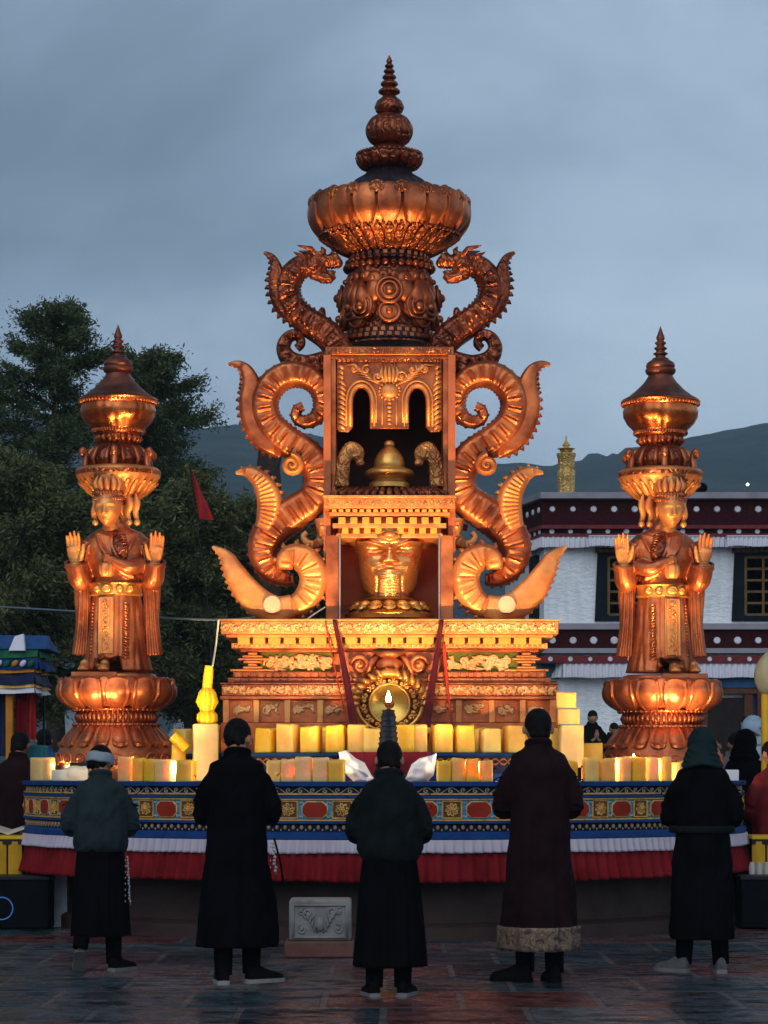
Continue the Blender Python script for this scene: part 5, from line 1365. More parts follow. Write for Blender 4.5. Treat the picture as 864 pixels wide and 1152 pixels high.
def dragon_side(sg):
    nm = 'left' if sg > 0 else 'right'
    fl = sg      # mirrored sides use x -> -x
    parts = {}
    top = MB()
    # upper dragon: S body, tail horn, lower curl
    dband(top, [(384, 408), (379, 391), (368, 377), (349, 364), (332, 350), (323, 332), (326, 313), (338, 300), (352, 296)], [27, 29, 29, 28, 26, 25, 24, 22, 18], sg, depth=.15, teeth=(1 * fl,), tooth=.035, y=DY + .36)
    dband(top, [(297, 284), (306, 290), (311, 303), (312, 320), (317, 340), (331, 357), (345, 366)], [3, 10, 17, 20, 20, 16, 8], sg, depth=.10, teeth=(1 * fl,), tooth=.05, y=DY + .33, ribs=False)
    dband(top, [(380, 405), (362, 410), (343, 412), (326, 405), (319, 392), (324, 380), (334, 377), (339, 386), (334, 392)], [26, 25, 23, 21, 18, 15, 12, 10, 8], sg, depth=.13, teeth=None, y=DY + .34)
    y = DY + .33; sc = wl(1, y)
    Q = lambda px, py, o=0: Vector((AX - sg * (438 - px) * sc, y + o, wz(py, y)))
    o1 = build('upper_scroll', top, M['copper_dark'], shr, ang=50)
    hd = MB()                                          # head: skull, snout, open jaw, horns, mane
    hd.ell(Q(352, 299), (.15, .13, .12), 14, 10); hd.ell(Q(362, 294), (.13, .11, .075), 14, 10); hd.ell(Q(374, 293), (.095, .10, .07), 12, 8); hd.ell(Q(380, 296), (.055, .09, .055), 12, 8)
    hd.tube([Q(352, 306), Q(362, 311), Q(372, 313), Q(377, 310)], [.08, .065, .055, .03], 10, flat=(1, 1.3, (0, 1, 0)))
    hd.ell(Q(372, 306), (.06, .05, .02)); 
    for o in (-.09, .09):
        hd.ell(Q(360, 288, o), (.035, .03, .035)); hd.ell(Q(378, 289, o * .7), (.03, .03, .03))
        hd.tube([Q(356, 289, o), Q(350, 282, o * 1.3), Q(342, 281, o * 1.5), Q(334, 279, o * 1.6)], [.03, .03, .022, .005], 7)
        for q in range(4): hd.tube([Q(346 - q * 2, 292 + q * 5, o), Q(338 - q * 2, 290 + q * 6, o * 1.4), Q(330 - q, 286 + q * 7, o * 1.4)], [.03, .028, .006], 6)
        for q in range(4): hd.tube([Q(366 + q * 3.4, 300, o * .6), Q(366 + q * 3.4, 304.5, o * .6)], [.012, .002], 5)
        for q in range(4): hd.tube([Q(362 + q * 3.8, 314, o * .5), Q(360 + q * 3.8, 320, o * .5)], [.02, .004], 5)
    hd.tube([Q(362, 288), Q(364, 281), Q(361, 277)], [.04, .03, .008], 7); hd.tube([Q(372, 288), Q(375, 283), Q(372, 280)], [.03, .02, .006], 7)
    build('dragon_head', hd, M['copper_dark'], o1, ang=180, remesh=.011, smooth_it=1)
    hd = MB(); hd.tube([Q(366, 372), Q(363, 362), Q(362, 350), Q(363, 346)], [.05, .038, .04, .02], 9); build('spur', hd, M['copper_dark'], o1, ang=180)
    mid = MB()
    dband(mid, [(341, 457), (334, 461), (333, 470), (343, 475), (357, 469), (363, 452), (358, 434), (343, 423), (323, 422), (306, 433), (297, 453), (303, 477), (325, 498), (347, 513), (359, 535), (354, 560), (331, 577), (307, 595), (296, 618), (302, 640), (318, 651), (330, 652)],
          [9, 11, 14, 17, 21, 24, 26, 27, 27, 28, 30, 31, 31, 32, 32, 34, 36, 36, 34, 28, 20, 12], sg, depth=.17, teeth=(1, -1), tooth=.028, y=DY + .22)
    dband(mid, [(257, 410), (268, 410), (278, 418), (283, 434), (281, 455), (286, 478), (299, 499), (316, 512)], [3, 11, 19, 22, 23, 22, 18, 8], sg, depth=.10, teeth=(1 * fl,), ribs=False, y=DY + .20)
    o2 = build('middle_scroll', mid, M['copper'], shr, ang=50)
    crest = MB()
    dband(crest, [(301, 598), (291, 612), (292, 632), (302, 648), (318, 656)], [6, 9, 9, 9, 6], sg, depth=.10, teeth=(1 * fl,), tooth=.07, ribs=False, y=DY + .22)
    dband(crest, [(352, 518), (363, 540), (358, 566), (338, 580)], [5, 6, 6, 4], sg, depth=.08, teeth=(-1 * fl,), ribs=False, y=DY + .25)
    dband(crest, [(341, 419), (322, 411), (303, 418)], [5, 6, 5], sg, depth=.09, teeth=(-1 * fl,), ribs=False, y=DY + .22)
    build('crest', crest, M['copper'], o2, ang=50)
    hn = MB()
    dband(hn, [(265, 532), (279, 531), (293, 541), (302, 558), (303, 577), (296, 596)], [3, 14, 22, 26, 26, 18], sg, depth=.13, teeth=(-1 * fl,), tooth=.05, y=DY + .16, rib=.06)
    build('side_horn', hn, M['gilt'], o2, ang=50)
    cu = MB()
    sx = Q(327, 523); 
    pts = spiral(0, 0, .105, 1.8, PI * .5, -1 * sg, 36, .1)
    y2 = DY + .03; sc2 = wl(1, y2)
    c0 = Vector((AX - sg * (438 - 328) * sc2, y2, wz(523, y2)))
    cu.tube([c0 + Vector((x, -.015 * (1 - i / 36), z)) for i, (x, z) in enumerate(pts)], [.02, .03, .035, .035], 8, flat=(1, 2.2, (0, 1, 0)))
    build('small_curl', cu, M['gilt'], o2, ang=50); cu = MB()
    dband(cu, [(366, 584), (366, 602), (358, 612), (347, 612), (341, 604), (345, 599)], [22, 20, 15, 10, 8, 6], sg, depth=.12, y=DY + .2)
    build('small_curl', cu, M['gilt'], o2, ang=50)
    lo = MB()
    dband(lo, [(320, 640), (322, 630), (333, 626), (347, 634), (353, 650), (348, 668), (335, 681), (318, 685)], [16, 24, 29, 30, 29, 27, 24, 20], sg, depth=.16, teeth=(-1 * fl,), tooth=.06, y=DY - .04)
    dband(lo, [(330, 682), (312, 686), (293, 679), (276, 663), (264, 644), (254, 626), (239, 615)], [24, 28, 30, 28, 23, 15, 3], sg, depth=.15, teeth=(-1 * fl,), tooth=.03, ribs=False, y=DY - .06, smooth_face=True)
    o3 = build('lower_scroll', lo, M['gilt'], shr, ang=50)
    bs = MB(); y3 = DY - .24; c0 = Vector((AX - sg * (438 - 306) * wl(1, y3), y3, wz(680, y3)))
    bs.lathe([(.098, 0), (.098, .06), (.085, .085), (.02, .09)], 20); bs.v = [(c0.x + x, c0.y + .06 - z, c0.z + yv) for x, yv, z in bs.v]
    build('pale_boss', bs, simple('pale_pink_boss', (0.62, 0.42, 0.34), 0.5) if 'boss' not in M else M['boss'], o3, ang=40)
    ft = MB(); ft.boxx(c0.x - .05, c0.x + .16, DY - .15, DY + .15, zt0, zt0 + .14); ft.boxx(AX - sg * wl(74, DY), AX - sg * wl(66, DY), DY - .05, DY + .05, zt0 + .3, wz(400, DY))
    for p_ in (640, 590, 520, 440): ft.tube([Q(368, p_, 0), Q(350, p_ + 4, 0)], .035, 8)
    build('foot_and_stays', ft, M['lacquer'], o3, ang=30)
dragon_side(1); dragon_side(-1)

# ------------------------------------------------------------------ gold face vessel in the cabinet
vy = -.52
V = lambda p: wz(p, vy)
ves = thing('face_vessel', 'polished gold tapered vessel moulded as a stern face inside the lower cabinet of the shrine', 'vessel', (AX, vy, zt0 + .02))
zb0, zb1 = V(676), V(597)
mb = MB(); nth, nzv = 160, 90; rings = []
for k in range(nzv + 1):
    f = k / nzv; z = zb0 + (zb1 - zb0) * f
    R_ = wl(26, vy) + (wl(41, vy) - wl(26, vy)) * (f ** .85)
    ring_ = []
    for i in range(nth):
        t = 2 * PI * i / nth; x = math.cos(t); ydir = math.sin(t)          # front is -y
        d = 0.0
        if ydir < 0:
            u = x * R_; 
            g = lambda cx, cz, sx, sz, a: a * math.exp(-((abs(u) - cx) / sx) ** 2 - ((f - cz) / sz) ** 2)
            fr_ = min(1, -ydir * 2)
            # brow ridges sloping down to the nose
            bz = .80 - .10 * max(0, 1 - abs(u) / .20)
            d += .070 * math.exp(-((f - bz) / .022) ** 2) * (1 if abs(u) < .27 else math.exp(-((abs(u) - .27) / .04) ** 2)) * (abs(u) > .03 or .6)
            d -= g(.125, .70, .090, .060, .085)                              # sockets
            d += g(.125, .685, .055, .022, .045)                             # lids
            d -= .018 * math.exp(-((f - .655) / .010) ** 2) * math.exp(-((abs(u) - .12) / .06) ** 2)
            nw = .030 + .035 * max(0, (.74 - f)) * 4
            if .50 < f < .76: d += (.055 + .12 * (.76 - f)) * math.exp(-(u / nw) ** 2) * min(1, (f - .50) / .025, (.76 - f) / .05)   # nose
            d += g(.05, .525, .028, .025, .05)
            d += g(.20, .50, .11, .12, .03)                                 # cheeks
            d += .050 * math.exp(-(u / .085) ** 2) * math.exp(-((f - .455) / .020) ** 2)
            d += .045 * math.exp(-(u / .070) ** 2) * math.exp(-((f - .405) / .020) ** 2)
            d -= .030 * math.exp(-(u / .090) ** 2) * math.exp(-((f - .430) / .008) ** 2)
            d += .045 * math.exp(-(u / .10) ** 2) * math.exp(-((f - .34) / .05) ** 2)  # chin
            wv_ = .10 + .05 * (.32 - f)
            if f < .33:
                e = 1 / (1 + math.exp((abs(u) - wv_) / .020))
                d += e * (.008 + .009 * math.sin(f * 150)) * min(1, (.33 - f) / .04)
                d -= .010 * math.exp(-((abs(u) - wv_ - .015) / .012) ** 2)
            d *= fr_
        r = R_ + d
        ring_.append((AX + r * x, vy + r * ydir, z))
    rings.append(ring_)
mb.loft(rings)
build('face_body', mb, M['vgold'], ves, ang=180)
mb = MB(); mb.lathe([(wl(26, vy), V(677)), (wl(29, vy), V(675)), (wl(26, vy), V(673))], 48, (AX, vy, 0)); petal_ring(mb, [(wl(27, vy), V(679)), (wl(40, vy), V(683)), (wl(47, vy), V(690))], 16, (AX, vy, 0), 1.0, .05, .2, .012)
mb.lathe([(wl(49, vy), zt0 + .022), (wl(50, vy), V(692)), (wl(34, vy), V(684)), (wl(25, vy), V(677))], 64, (AX, vy, 0))
for k in range(16):
    a = 2 * PI * k / 16; mb.ell((AX + wl(38, vy) * math.cos(a), vy + wl(38, vy) * math.sin(a), V(682)), (.07, .07, .045), 8, 6)
build('lotus_foot', mb, M['gold'], ves, ang=60)
mb = MB(); mb.lathe([(wl(41, vy), V(604)), (wl(43, vy), V(602)), (wl(38, vy), V(600))], 64, (AX, vy, 0)); build('rim', mb, M['gold'], ves, ang=60)

# ------------------------------------------------------------------ crimson sashes and cords
def sash(pts, w0, w1, label, mat='crimson', name='sash', group=None):
    mb = MB(); c = resample(spline(pts, 6), .06); n = len(c)
    rings = []
    for i in range(n):
        w = w0 + (w1 - w0) * i / (n - 1); r = []
        for k in range(14):
            a = 2 * PI * k / 14; u = math.cos(a)
            r.append((c[i].x + u * w, c[i].y + math.sin(a) * .018 + .016 * math.sin(u * 5 + i * .25), c[i].z))
        rings.append(r)
    mb.loft(rings); o = build(name, mb, M[mat], off=tuple(c[-1]), ang=180); tag(o, label, 'sash' if name == 'sash' else 'cord', group)
def A3(px, py, y): return at(px, py, y)
sash([A3(376, 697, -1.10), A3(385, 740, -1.14), A3(394, 790, -1.45), A3(402, 846, -2.05)], .022, .052, 'dark crimson sash hanging slanting from the left cabinet post to the step', group='crimson sashes')
sash([A3(497, 697, -1.10), A3(491, 740, -1.14), A3(483, 790, -1.45), A3(474, 846, -2.05)], .022, .058, 'dark crimson sash hanging slanting from the right cabinet post to the step', group='crimson sashes')
def cord(pts, r, label, mat):
    mb = MB(); c = spline(pts, 8); mb.tube(c, r, 6); o = build('cord', mb, M[mat], off=tuple(c[0]), ang=180); tag(o, label, 'cord')
cord([A3(366, 699, -1.09), A3(374, 740, -1.1), A3(384, 785, -1.3), A3(398, 842, -1.9)], .008, 'thin bright red cord running beside the left sash', 'thread_red')
sash([A3(499, 722, -1.13), A3(503, 770, -1.2), A3(509, 818, -1.3)], .02, .012, 'narrow bright red ribbon hanging right of the right sash', 'thread_red', name='ribbon')
cord([A3(246, 697, -1.08), A3(243, 725, -1.2), A3(239, 750, -1.5)], .010, 'pale cord tied from the altar corner down to the yellow torma', 'cord_white')
cord([A3(345, 697, -1.05), A3(355, 690, -.9), A3(366, 683, -.87)], .008, 'short white cord from the altar top up to the left cabinet post', 'cord_white')
cord([A3(-30, 681, 4), A3(120, 690, 2), A3(200, 696, .4), A3(262, 697, -.9), A3(300, 692, -.7)], .012, 'thin bluish cable strung from the far left to the altar top', 'cable')
# pennant on its pole
fy = BY(7.0); t_ = thing('pennant', 'narrow dark red pennant drooping from a thin pole between left statue and shrine', 'pennant', tuple(A3(246, 868, fy)))
mb = MB(); mb.tube([(A3(246, HZ, fy).x, fy, 0), A3(236, 700, fy), A3(213, 521, fy)], [.014, .012, .008], 8); build('pole', mb, M['metal_blk'], t_, ang=60)
mb = MB()
def pf(u, v):
    a = A3(214, 524, fy).lerp(A3(225, 585, fy), v); b = A3(214, 524, fy).lerp(A3(241, 585, fy), v)
    p = a.lerp(b, u); return (p.x, fy - .04 + .07 * math.sin(u * 5 + v * 4), p.z)
mb.grid(pf, 10, 14); mb.grid(lambda u, v: (pf(u, v)[0], pf(u, v)[1] + .012, pf(u, v)[2]), 10, 14, flip=True); build('cloth', mb, M['red_bright'], t_, ang=180)
# ------------------------------------------------------------------ heads and hands (statues and people)
def head_mb(c, H, R=None, nu=56, nv=44, ear=1.0, smile=0.0):
    """a head of height H facing -y with eyes, brows, nose, lips, chin and ears; R turns it"""
    mb = MB(); R = R or Matrix.Identity(3); c = Vector(c); vs = []
    G = lambda v, m, s: math.exp(-((v - m) / s) ** 2)
    for k in range(nv + 1):
        ph = PI * k / nv
        for i in range(nu):
            t = 2 * PI * i / nu
            nx, ny, nz = math.sin(ph) * math.cos(t), math.sin(ph) * math.sin(t), -math.cos(ph)
            x, y, z = nx * .355, ny * .43, nz * .5
            if z < -.03:
                q = min(1, (-z - .03) / .45)
                x *= 1 - .28 * q ** 1.3
                if y > 0: y *= 1 - .45 * q
            if z > .1: x *= 1 + .03 * (z - .1)
            fw = max(0.0, -ny) ** .8; ax = abs(x); d = 0.0
            if fw > 0:
                npz = np.interp(z, [-.19, -.165, -.13, -.02, .06, .12], [0, .085, .135, .065, .03, 0])
                d += npz * G(x, 0, .040 + .022 * max(0, min(1, (-z + .02) * 6)))
                d += .035 * G(ax, .055, .03) * G(z, -.135, .03)
                d += .030 * G(z, .085 + .03 * G(ax, .17, .08), .028) * G(ax, .13, .11)
                d -= .050 * G(ax, .145, .075) * G(z, .015, .050)
                d += .034 * G(ax, .145, .055) * G(z, .000, .026)
                d -= .012 * G(ax, .145, .06) * G(z, -.010, .006)
                d += .028 * G(ax, .20, .08) * G(z, -.13, .08)
                d += .040 * G(x, 0, .085) * G(z, -.250, .017) + .042 * G(x, 0, .070) * G(z, -.300, .020) - .022 * G(x, 0, .10) * G(z, -.274 + smile * ax, .008)
                d += .05 * G(x, 0, .09) * G(z, -.42, .05)
                d *= min(1, fw * 2.2)
            p = R @ (Vector((x, y - d, z)) * H)
            vs.append(c + p)
    fs = []
    for k in range(nv):
        for i in range(nu):
            j = (i + 1) % nu; fs.append((k * nu + i, k * nu + j, (k + 1) * nu + j, (k + 1) * nu + i))
    mb.add(vs, fs)
    for s in (-1, 1):
        e = R @ (Vector((s * .355, .03, -.03 - .06 * (ear - 1))) * H)
        mb.ell(c + e, (.035 * H, .062 * H, .11 * H * ear), 10, 8, R=R @ Matrix.Rotation(s * .25, 3, 'Z'))
        e = R @ (Vector((s * .375, .01, -.02)) * H); mb.ell(c + e, (.02 * H, .03 * H, .055 * H * ear), 8, 6, R=R)
    return mb
def hand(mb, p, up, across, n, L, curl=0.12, spread=.10, rad=.048):
    """open hand: p wrist, up finger direction, across towards the thumb, n palm normal"""
    p, up, across, n = Vector(p), Vector(up).normalized(), Vector(across).normalized(), Vector(n).normalized()
    mb.tube([p - up * .06 * L, p + up * .10 * L, p + up * .30 * L, p + up * .50 * L, p + up * .54 * L], [.14 * L, .17 * L, .22 * L, .22 * L, .16 * L], 12, flat=(1, .42, tuple(n)))
    for k, (o, ln) in enumerate(((.165, .43), (.058, .49), (-.052, .45), (-.155, .35))):
        b = p + up * .50 * L + across * o * L
        d = (up + across * spread * (o * 6)).normalized()
        c = [b - up * .08 * L, b, b + d * ln * .42 * L + n * curl * .10 * L, b + d * ln * .74 * L + n * curl * .32 * L, b + d * ln * .97 * L + n * curl * .62 * L]
        mb.tube(c, [rad * 1.1 * L, rad * 1.08 * L, rad * L, rad * .92 * L, rad * .6 * L], 8)
    b = p + up * .12 * L + across * .14 * L
    d = (up * .86 + across * .42 + n * .30).normalized()
    mb.tube([b, b + d * .20 * L, b + d * .32 * L + up * .05 * L, b + d * .40 * L + up * .12 * L], [.095 * L, .075 * L, .062 * L, .038 * L], 8)

# ------------------------------------------------------------------ guardian statues
u_ = wl(1, 0)
def statue(axpx, sg, label, pyo=0):
    ox = wx(axpx, 0); zc = lambda py: wz(py + pyo, 0)
    t = thing('guardian_statue', label, 'statue', (ox, 0, ZT + .006), group='copper guardian statues on lotus pedestals')
    X = lambda dx: ox + sg * dx * u_
    S = lambda dx, py, y=0.0: Vector((X(dx), y, zc(py)))
    C = (ox, 0, 0)
    def zr(py, r): return wz(py + pyo, .15 - r * u_ * .95)
    # pedestal
    mb = MB(); mb.lathe([(65 * u_, ZT + .006), (67 * u_, ZT + .03), (67 * u_, zc(848)), (65 * u_, zc(845)), (64 * u_, zc(842)), (58 * u_, zc(832)), (50 * u_, zc(823)), (46 * u_, zc(818)), (48 * u_, zc(816.5)), (48 * u_, zc(814.5)), (42 * u_, zc(813)), (42 * u_, zc(801)), (48 * u_, zc(800)), (49 * u_, zc(798)), (44 * u_, zc(797)), (52 * u_, zc(790)), (60 * u_, zc(782)), (62 * u_, zc(774)), (60 * u_, zc(766)), (58 * u_, zc(763)), (50 * u_, zc(762))], 96, C)
    ped = build('pedestal', mb, M['copper'], t, ang=40)
    mb = MB(); petal_ring(mb, [(47 * u_, zc(797)), (55 * u_, zc(791)), (62.5 * u_, zc(782)), (63 * u_, zc(773)), (59 * u_, zc(764))], 13, C, 1.0, .050, .09, .024, nu=9); petal_ring(mb, [(50 * u_, zc(793)), (60 * u_, zc(781)), (61 * u_, zc(772)), (58.5 * u_, zc(762.5))], 13, C, .9, .030, .2, .016, nu=6, off=.5); build('lotus_petals', mb, M['copper'], ped, ang=60)
    mb = MB(); petal_ring(mb, [(44 * u_, zc(816)), (51 * u_, zc(825)), (58 * u_, zc(834)), (64.5 * u_, zc(842))], 18, C, .98, .042, .10, .022, nu=8); build('hanging_petals', mb, M['copper'], ped, ang=60)
    mb = MB()
    for k in range(46):
        a = 2 * PI * k / 46; mb.tube([(ox + 43 * u_ * math.cos(a), 43 * u_ * math.sin(a), zc(812.5)), (ox + 45 * u_ * math.cos(a), 45 * u_ * math.sin(a), zc(807)), (ox + 43 * u_ * math.cos(a), 43 * u_ * math.sin(a), zc(801.5))], [.016, .024, .016], 6)
        mb.ell((ox + 48.5 * u_ * math.cos(a), 48.5 * u_ * math.sin(a), zc(799)), .020, 6, 4); mb.ell((ox + 48 * u_ * math.cos(a), 48 * u_ * math.sin(a), zc(815.5)), .018, 6, 4)
    build('baluster_ring', mb, M['copper'], ped, ang=180)
    mb = MB()
    for k in range(20):
        a0 = 2 * PI * k / 20 + .1
        def Pp(x, z, o=.0): 
            a = a0 + x / (67 * u_); r = 67 * u_ + o; return (ox + r * math.cos(a), r * math.sin(a), z)
        zm = zc(856); arch = [Pp(.075 * math.cos(q), zm + .075 * math.sin(q) + .005) for q in np.linspace(-.35, PI + .35, 13)]
        mb.tube(arch, .012, 5)
        for m in range(3):
            b0 = a0 * 7 + m * 2.1; c1 = [(math.cos(b0 + q) * .04 * q / 2.4, math.sin(b0 + q) * .04 * q / 2.4) for q in (0.3, 1.2, 2.1, 2.8)]
            mb.tube([Pp(x, zm + z, .008) for x, z in c1], [.012, .018, .014, .008], 5)
    build('medallion_carving', mb, simple('red_copper_relief', (0.55, 0.14, 0.06), 0.45, 0.5) if 'redcop' not in M else M['redcop'], ped, ang=180)
    # plinth under the feet
    mb = MB(); mb.boxx(X(-47), X(4), -.33, .1, zc(762.5), zc(757)); mb.lathe([(46 * u_, zc(762.4)), (44 * u_, zc(759)), (40 * u_, zc(757.5))], 40, (ox, .02, 0), sy=.75); build('foot_plinth', mb, M['copper'], t, ang=30, bevel=.006)
    # robe skirt with folds, raised in front over the feet
    rings = []
    NK, NZ = 132, 40
    for k in range(NZ + 1):
        f = k / NZ; py = 755 - (755 - 660) * f
        a = np.interp(py, [660, 672, 700, 738, 755], [25, 27, 31, 36, 40]) * u_; b = np.interp(py, [660, 700, 755], [.19, .22, .27])
        ring_ = []
        for i in range(NK):
            th = 2 * PI * i / NK; cx, sy = math.cos(th), math.sin(th)
            fold = .022 * math.sin(11 * th + 1.5 * math.sin(2 * th) + f * 1.2) * (1 - f * .55) + .010 * math.sin(23 * th + 2 * f)
            dxp = (cx * a) / u_
            if sy < 0:
                d1 = math.exp(-((dxp - 6) / 1.6) ** 2) + .8 * math.exp(-((dxp + 20) / 1.5) ** 2) + .8 * math.exp(-((dxp - 24) / 1.4) ** 2)
                fold -= .05 * d1
                if -18 < dxp < 5: fold = fold * .25 + .022
            rr = 1 + fold * (1.0)
            z = zc(py)
            if sy < -.25 and -22 < dxp < 9 and f < .18: z = max(z, zc(740 - 1.5 * math.sin(dxp * .4)))
            if sy < 0 and dxp > 24: rr *= 1 + .05 * max(0, .35 - f)
            ring_.append((ox + sg * cx * a * rr, sy * b * rr + .02, z))
        rings.append(ring_)
    mb = MB(); mb.loft(rings); robe = build('robe_skirt', mb, M['copper'], t, ang=180)
    # embroidered centre panel and side border
    mb = MB()
    def on_front(dx, py, o):
        a = np.interp(py, [660, 672, 700, 738, 755], [25, 27, 31, 36, 40]); b = np.interp(py, [660, 700, 755], [.19, .22, .27])
        q = max(-.98, min(.98, dx / a)); return Vector((X(dx), -math.sqrt(1 - q * q) * b * 1.03 + .02 - o, zc(py)))
    mb.grid(lambda u, v: on_front(-17 + 3 * v * 0 + (15 + 2 * (1 - v)) * u, 673 + 63 * v, .022), 8, 16); mb.grid(lambda u, v: on_front(-17 + 15 * u, 673 + 63 * v, -.02), 8, 16)
    for x_ in (-17, -13.6, -5, -1.4):
        mb.tube([on_front(x_, p_, .026) for p_ in np.linspace(674, 737, 9)], .010 if x_ in (-17, -1.4) else .006, 6)
    r = random.Random(3)
    for k in range(11):
        p_ = 678 + k * 5.2; c = on_front(-9.2, p_, .03)
        curl(mb, c.x + r.uniform(-.01, .01), c.z, .022, c.y, 1.0, k * 1.3, 1 if k % 2 else -1, .0065, 12)
        c = on_front(-9.2 + (3 if k % 2 else -3), p_ + 2, .03); mb.ell(c, (.014, .008, .010), 6, 4)
    build('front_panel', mb, M['gilt'], robe, ang=60)
    mb = MB()
    for k in range(24):
        p_ = 678 + k * 2.6; mb.tube([on_front(9 + .4 * math.sin(k), p_, .012), on_front(13, p_ + 1.5 + math.sin(k * 1.7), .02), on_front(17 - .3 * math.cos(k), p_ + 3.5, .010)], [.006, .011, .004], 5)
    for k in range(15): mb.ell(on_front(-25 - k * .15, 680 + k * 4, .014), (.016, .010, .012), 6, 4)
    build('border_embroidery', mb, M['copper'], robe, ang=180)
    # gold belt
    mb = MB(); mb.lathe([(1, zc(671)), (1.06, zc(669.5)), (1.02, zc(667)), (1.03, zc(660)), (1.08, zc(657)), (1.0, zc(655.5))], 64, (ox, .02, 0), mod=lambda th, z, r: r); c_ = MB()
    mb.v = [(ox + (x - ox) * 28 * u_, .02 + (y - .02) * .205, z) for x, y, z in mb.v]
    for dx, w_ in ((-9, .07), (-20, .045), (6, .045), (17, .05)):
        p = on_front(dx, 664, .03); mb.ell(p, (w_, .03, .04), 12, 8); curl(mb, p.x, p.z, w_ * .7, p.y - .02, 1.1, 0, 1, .007, 12)
    mb.v = [p for p in mb.v]; build('belt', mb, M['gold'], t, ang=50)
    # torso, arms with wide sleeves and long hanging sleeve tails: one cast body
    mb = MB(); rings = []
    for py, a, b, yc in ((668, 25, .18, .02), (655, 25, .18, .02), (644, 28, .19, .02), (630, 34, .205, .02), (616, 38, .205, .03), (606, 36, .185, .04), (599, 28, .15, .04), (594, 16, .11, .03), (588, 10, .095, .02)):
        rings.append([(ox + math.cos(q) * a * u_ * (abs(math.cos(q)) ** -.12 if abs(math.cos(q)) > .2 else 1.1), yc + math.sin(q) * b, zc(py)) for q in np.linspace(0, 2 * PI, 41)[:-1]])
    mb.loft(rings)
    for s, ex, wxp, hx in ((-1, -37, -44, -47), (1, 39, 44, 47)):
        sh = S(s * 31, 611, .03); el = S(ex, 650, -.03); wr = S(wxp, 634, -.13)
        mb.tube(spline([sh, S(s * 38, 628, .02), el], 5), [.115, .10, .10], 14)
        mb.tube(spline([el + Vector((0, 0, -.06)), S((ex + wxp) / 2 + s * 1, 650, -.09), wr + Vector((0, 0, -.02))], 5), [.105, .118, .112], 16)
        mb.tube([wr + Vector((.108 * math.cos(q), .09 * math.sin(q), -.005 + .035 * math.sin(q))) for q in np.linspace(0, 2 * PI, 21)[:-1]], .018, 7, closed=True)
        # drop of the sleeve and its long tail
        mb.tube(spline([S(ex - s * 2, 645, -.02), S(ex + s * 1, 665, .0), S(ex + s * .0, 700, .0), S(ex + s * 3, 738, .0)], 6), [.12, .095, .085, .10], 12, flat=(1, .5, (0, 1, 0)))
        for q in (-4, 0, 4):
            mb.tube(spline([S(ex + q - s * 1, 655, -.05), S(ex + q * 1.2, 700, -.045), S(ex + q * 1.5 + s * 3, 737, -.05)], 5), [.012, .014, .016], 6)
        for q in range(2):                     # rolled sleeve folds at the wrist
            mb.tube([wr + Vector((sg * .115 * math.cos(v_), -.115 * math.sin(v_) * .6, -.03 - .045 * q + .03 * math.cos(v_ * 2))) for v_ in np.linspace(-.4, PI + .4, 10)], .014, 6)
        for q in range(3):
            mb.tube(spline([S(s * (30 + q * 3), 614 + q * 8, -.10 + .02 * q), S(s * (34 + q * 2), 634 + q * 5, -.11), S(ex - s * (4 - q), 652 + q * 3, -.10)], 5), [.010, .018, .010], 6)
    # chest: crossed lapels, inner forearm and collar folds
    for q in range(5):
        mb.tube(spline([S(-22 + q * 3.5, 599 + q, -.08 - .012 * q), S(-14 + q * 3.0, 620 + q * 2, -.19), S(4 + q * 2, 643 - q * 1.0, -.19), S(18 + q, 652, -.14)], 5), [.012, .019, .016, .010], 6)
        mb.tube(spline([S(24 - q * 3.2, 599 + q, -.07 - .012 * q), S(17 - q * 3.0, 618 + q * 2, -.185), S(9 - q * 2, 632 - q, -.195)], 5), [.012, .019, .010], 6)
    mb.tube(spline([S(30, 636, -.12), S(16, 640, -.22), S(2, 634, -.25), S(-6, 630, -.25)], 5), [.09, .08, .055, .04], 10)
    mb.ell(S(-8, 630, -.25), (.05, .045, .055))
    for k in range(4): mb.tube([S(-4, 627 + k * 2.4, -.285), S(-9, 626.6 + k * 2.4, -.295), S(-13, 628 + k * 2.4, -.27)], .014, 6)
    build('robed_torso', mb, M['copper_t'], t, remesh=.0085, smooth_it=1, ang=180)
    mb = MB(); c = S(-8, 641, -.25); mb.lathe([(.050, -.09), (.072, -.06), (.080, .0), (.070, .045), (.048, .06), (.055, .08), (.03, .10)], 32, tuple(c), sub=2, mod=lambda th, z, r: r * (1 + .07 * math.cos(9 * th))); build('treasure_jar', mb, M['gilt'], t, ang=50)
    mb = MB()
    mb.tube(spline([S(1, 598, -.12), S(4, 612, -.20), S(10, 624, -.215), S(14, 629, -.19)], 6), [.025, .060, .062, .012], 12, flat=(1, .30, (0, 1, 0)))
    for q in range(7): mb.tube(spline([S(3 + q * 1.2, 603 + q * 3, -.215), S(8 + q, 601 + q * 3.2, -.235), S(13 + q * .5, 604 + q * 3, -.20)], 4), [.006, .010, .006], 5)
    build('neck_scarf', mb, M['copper_dark'], t, ang=180)
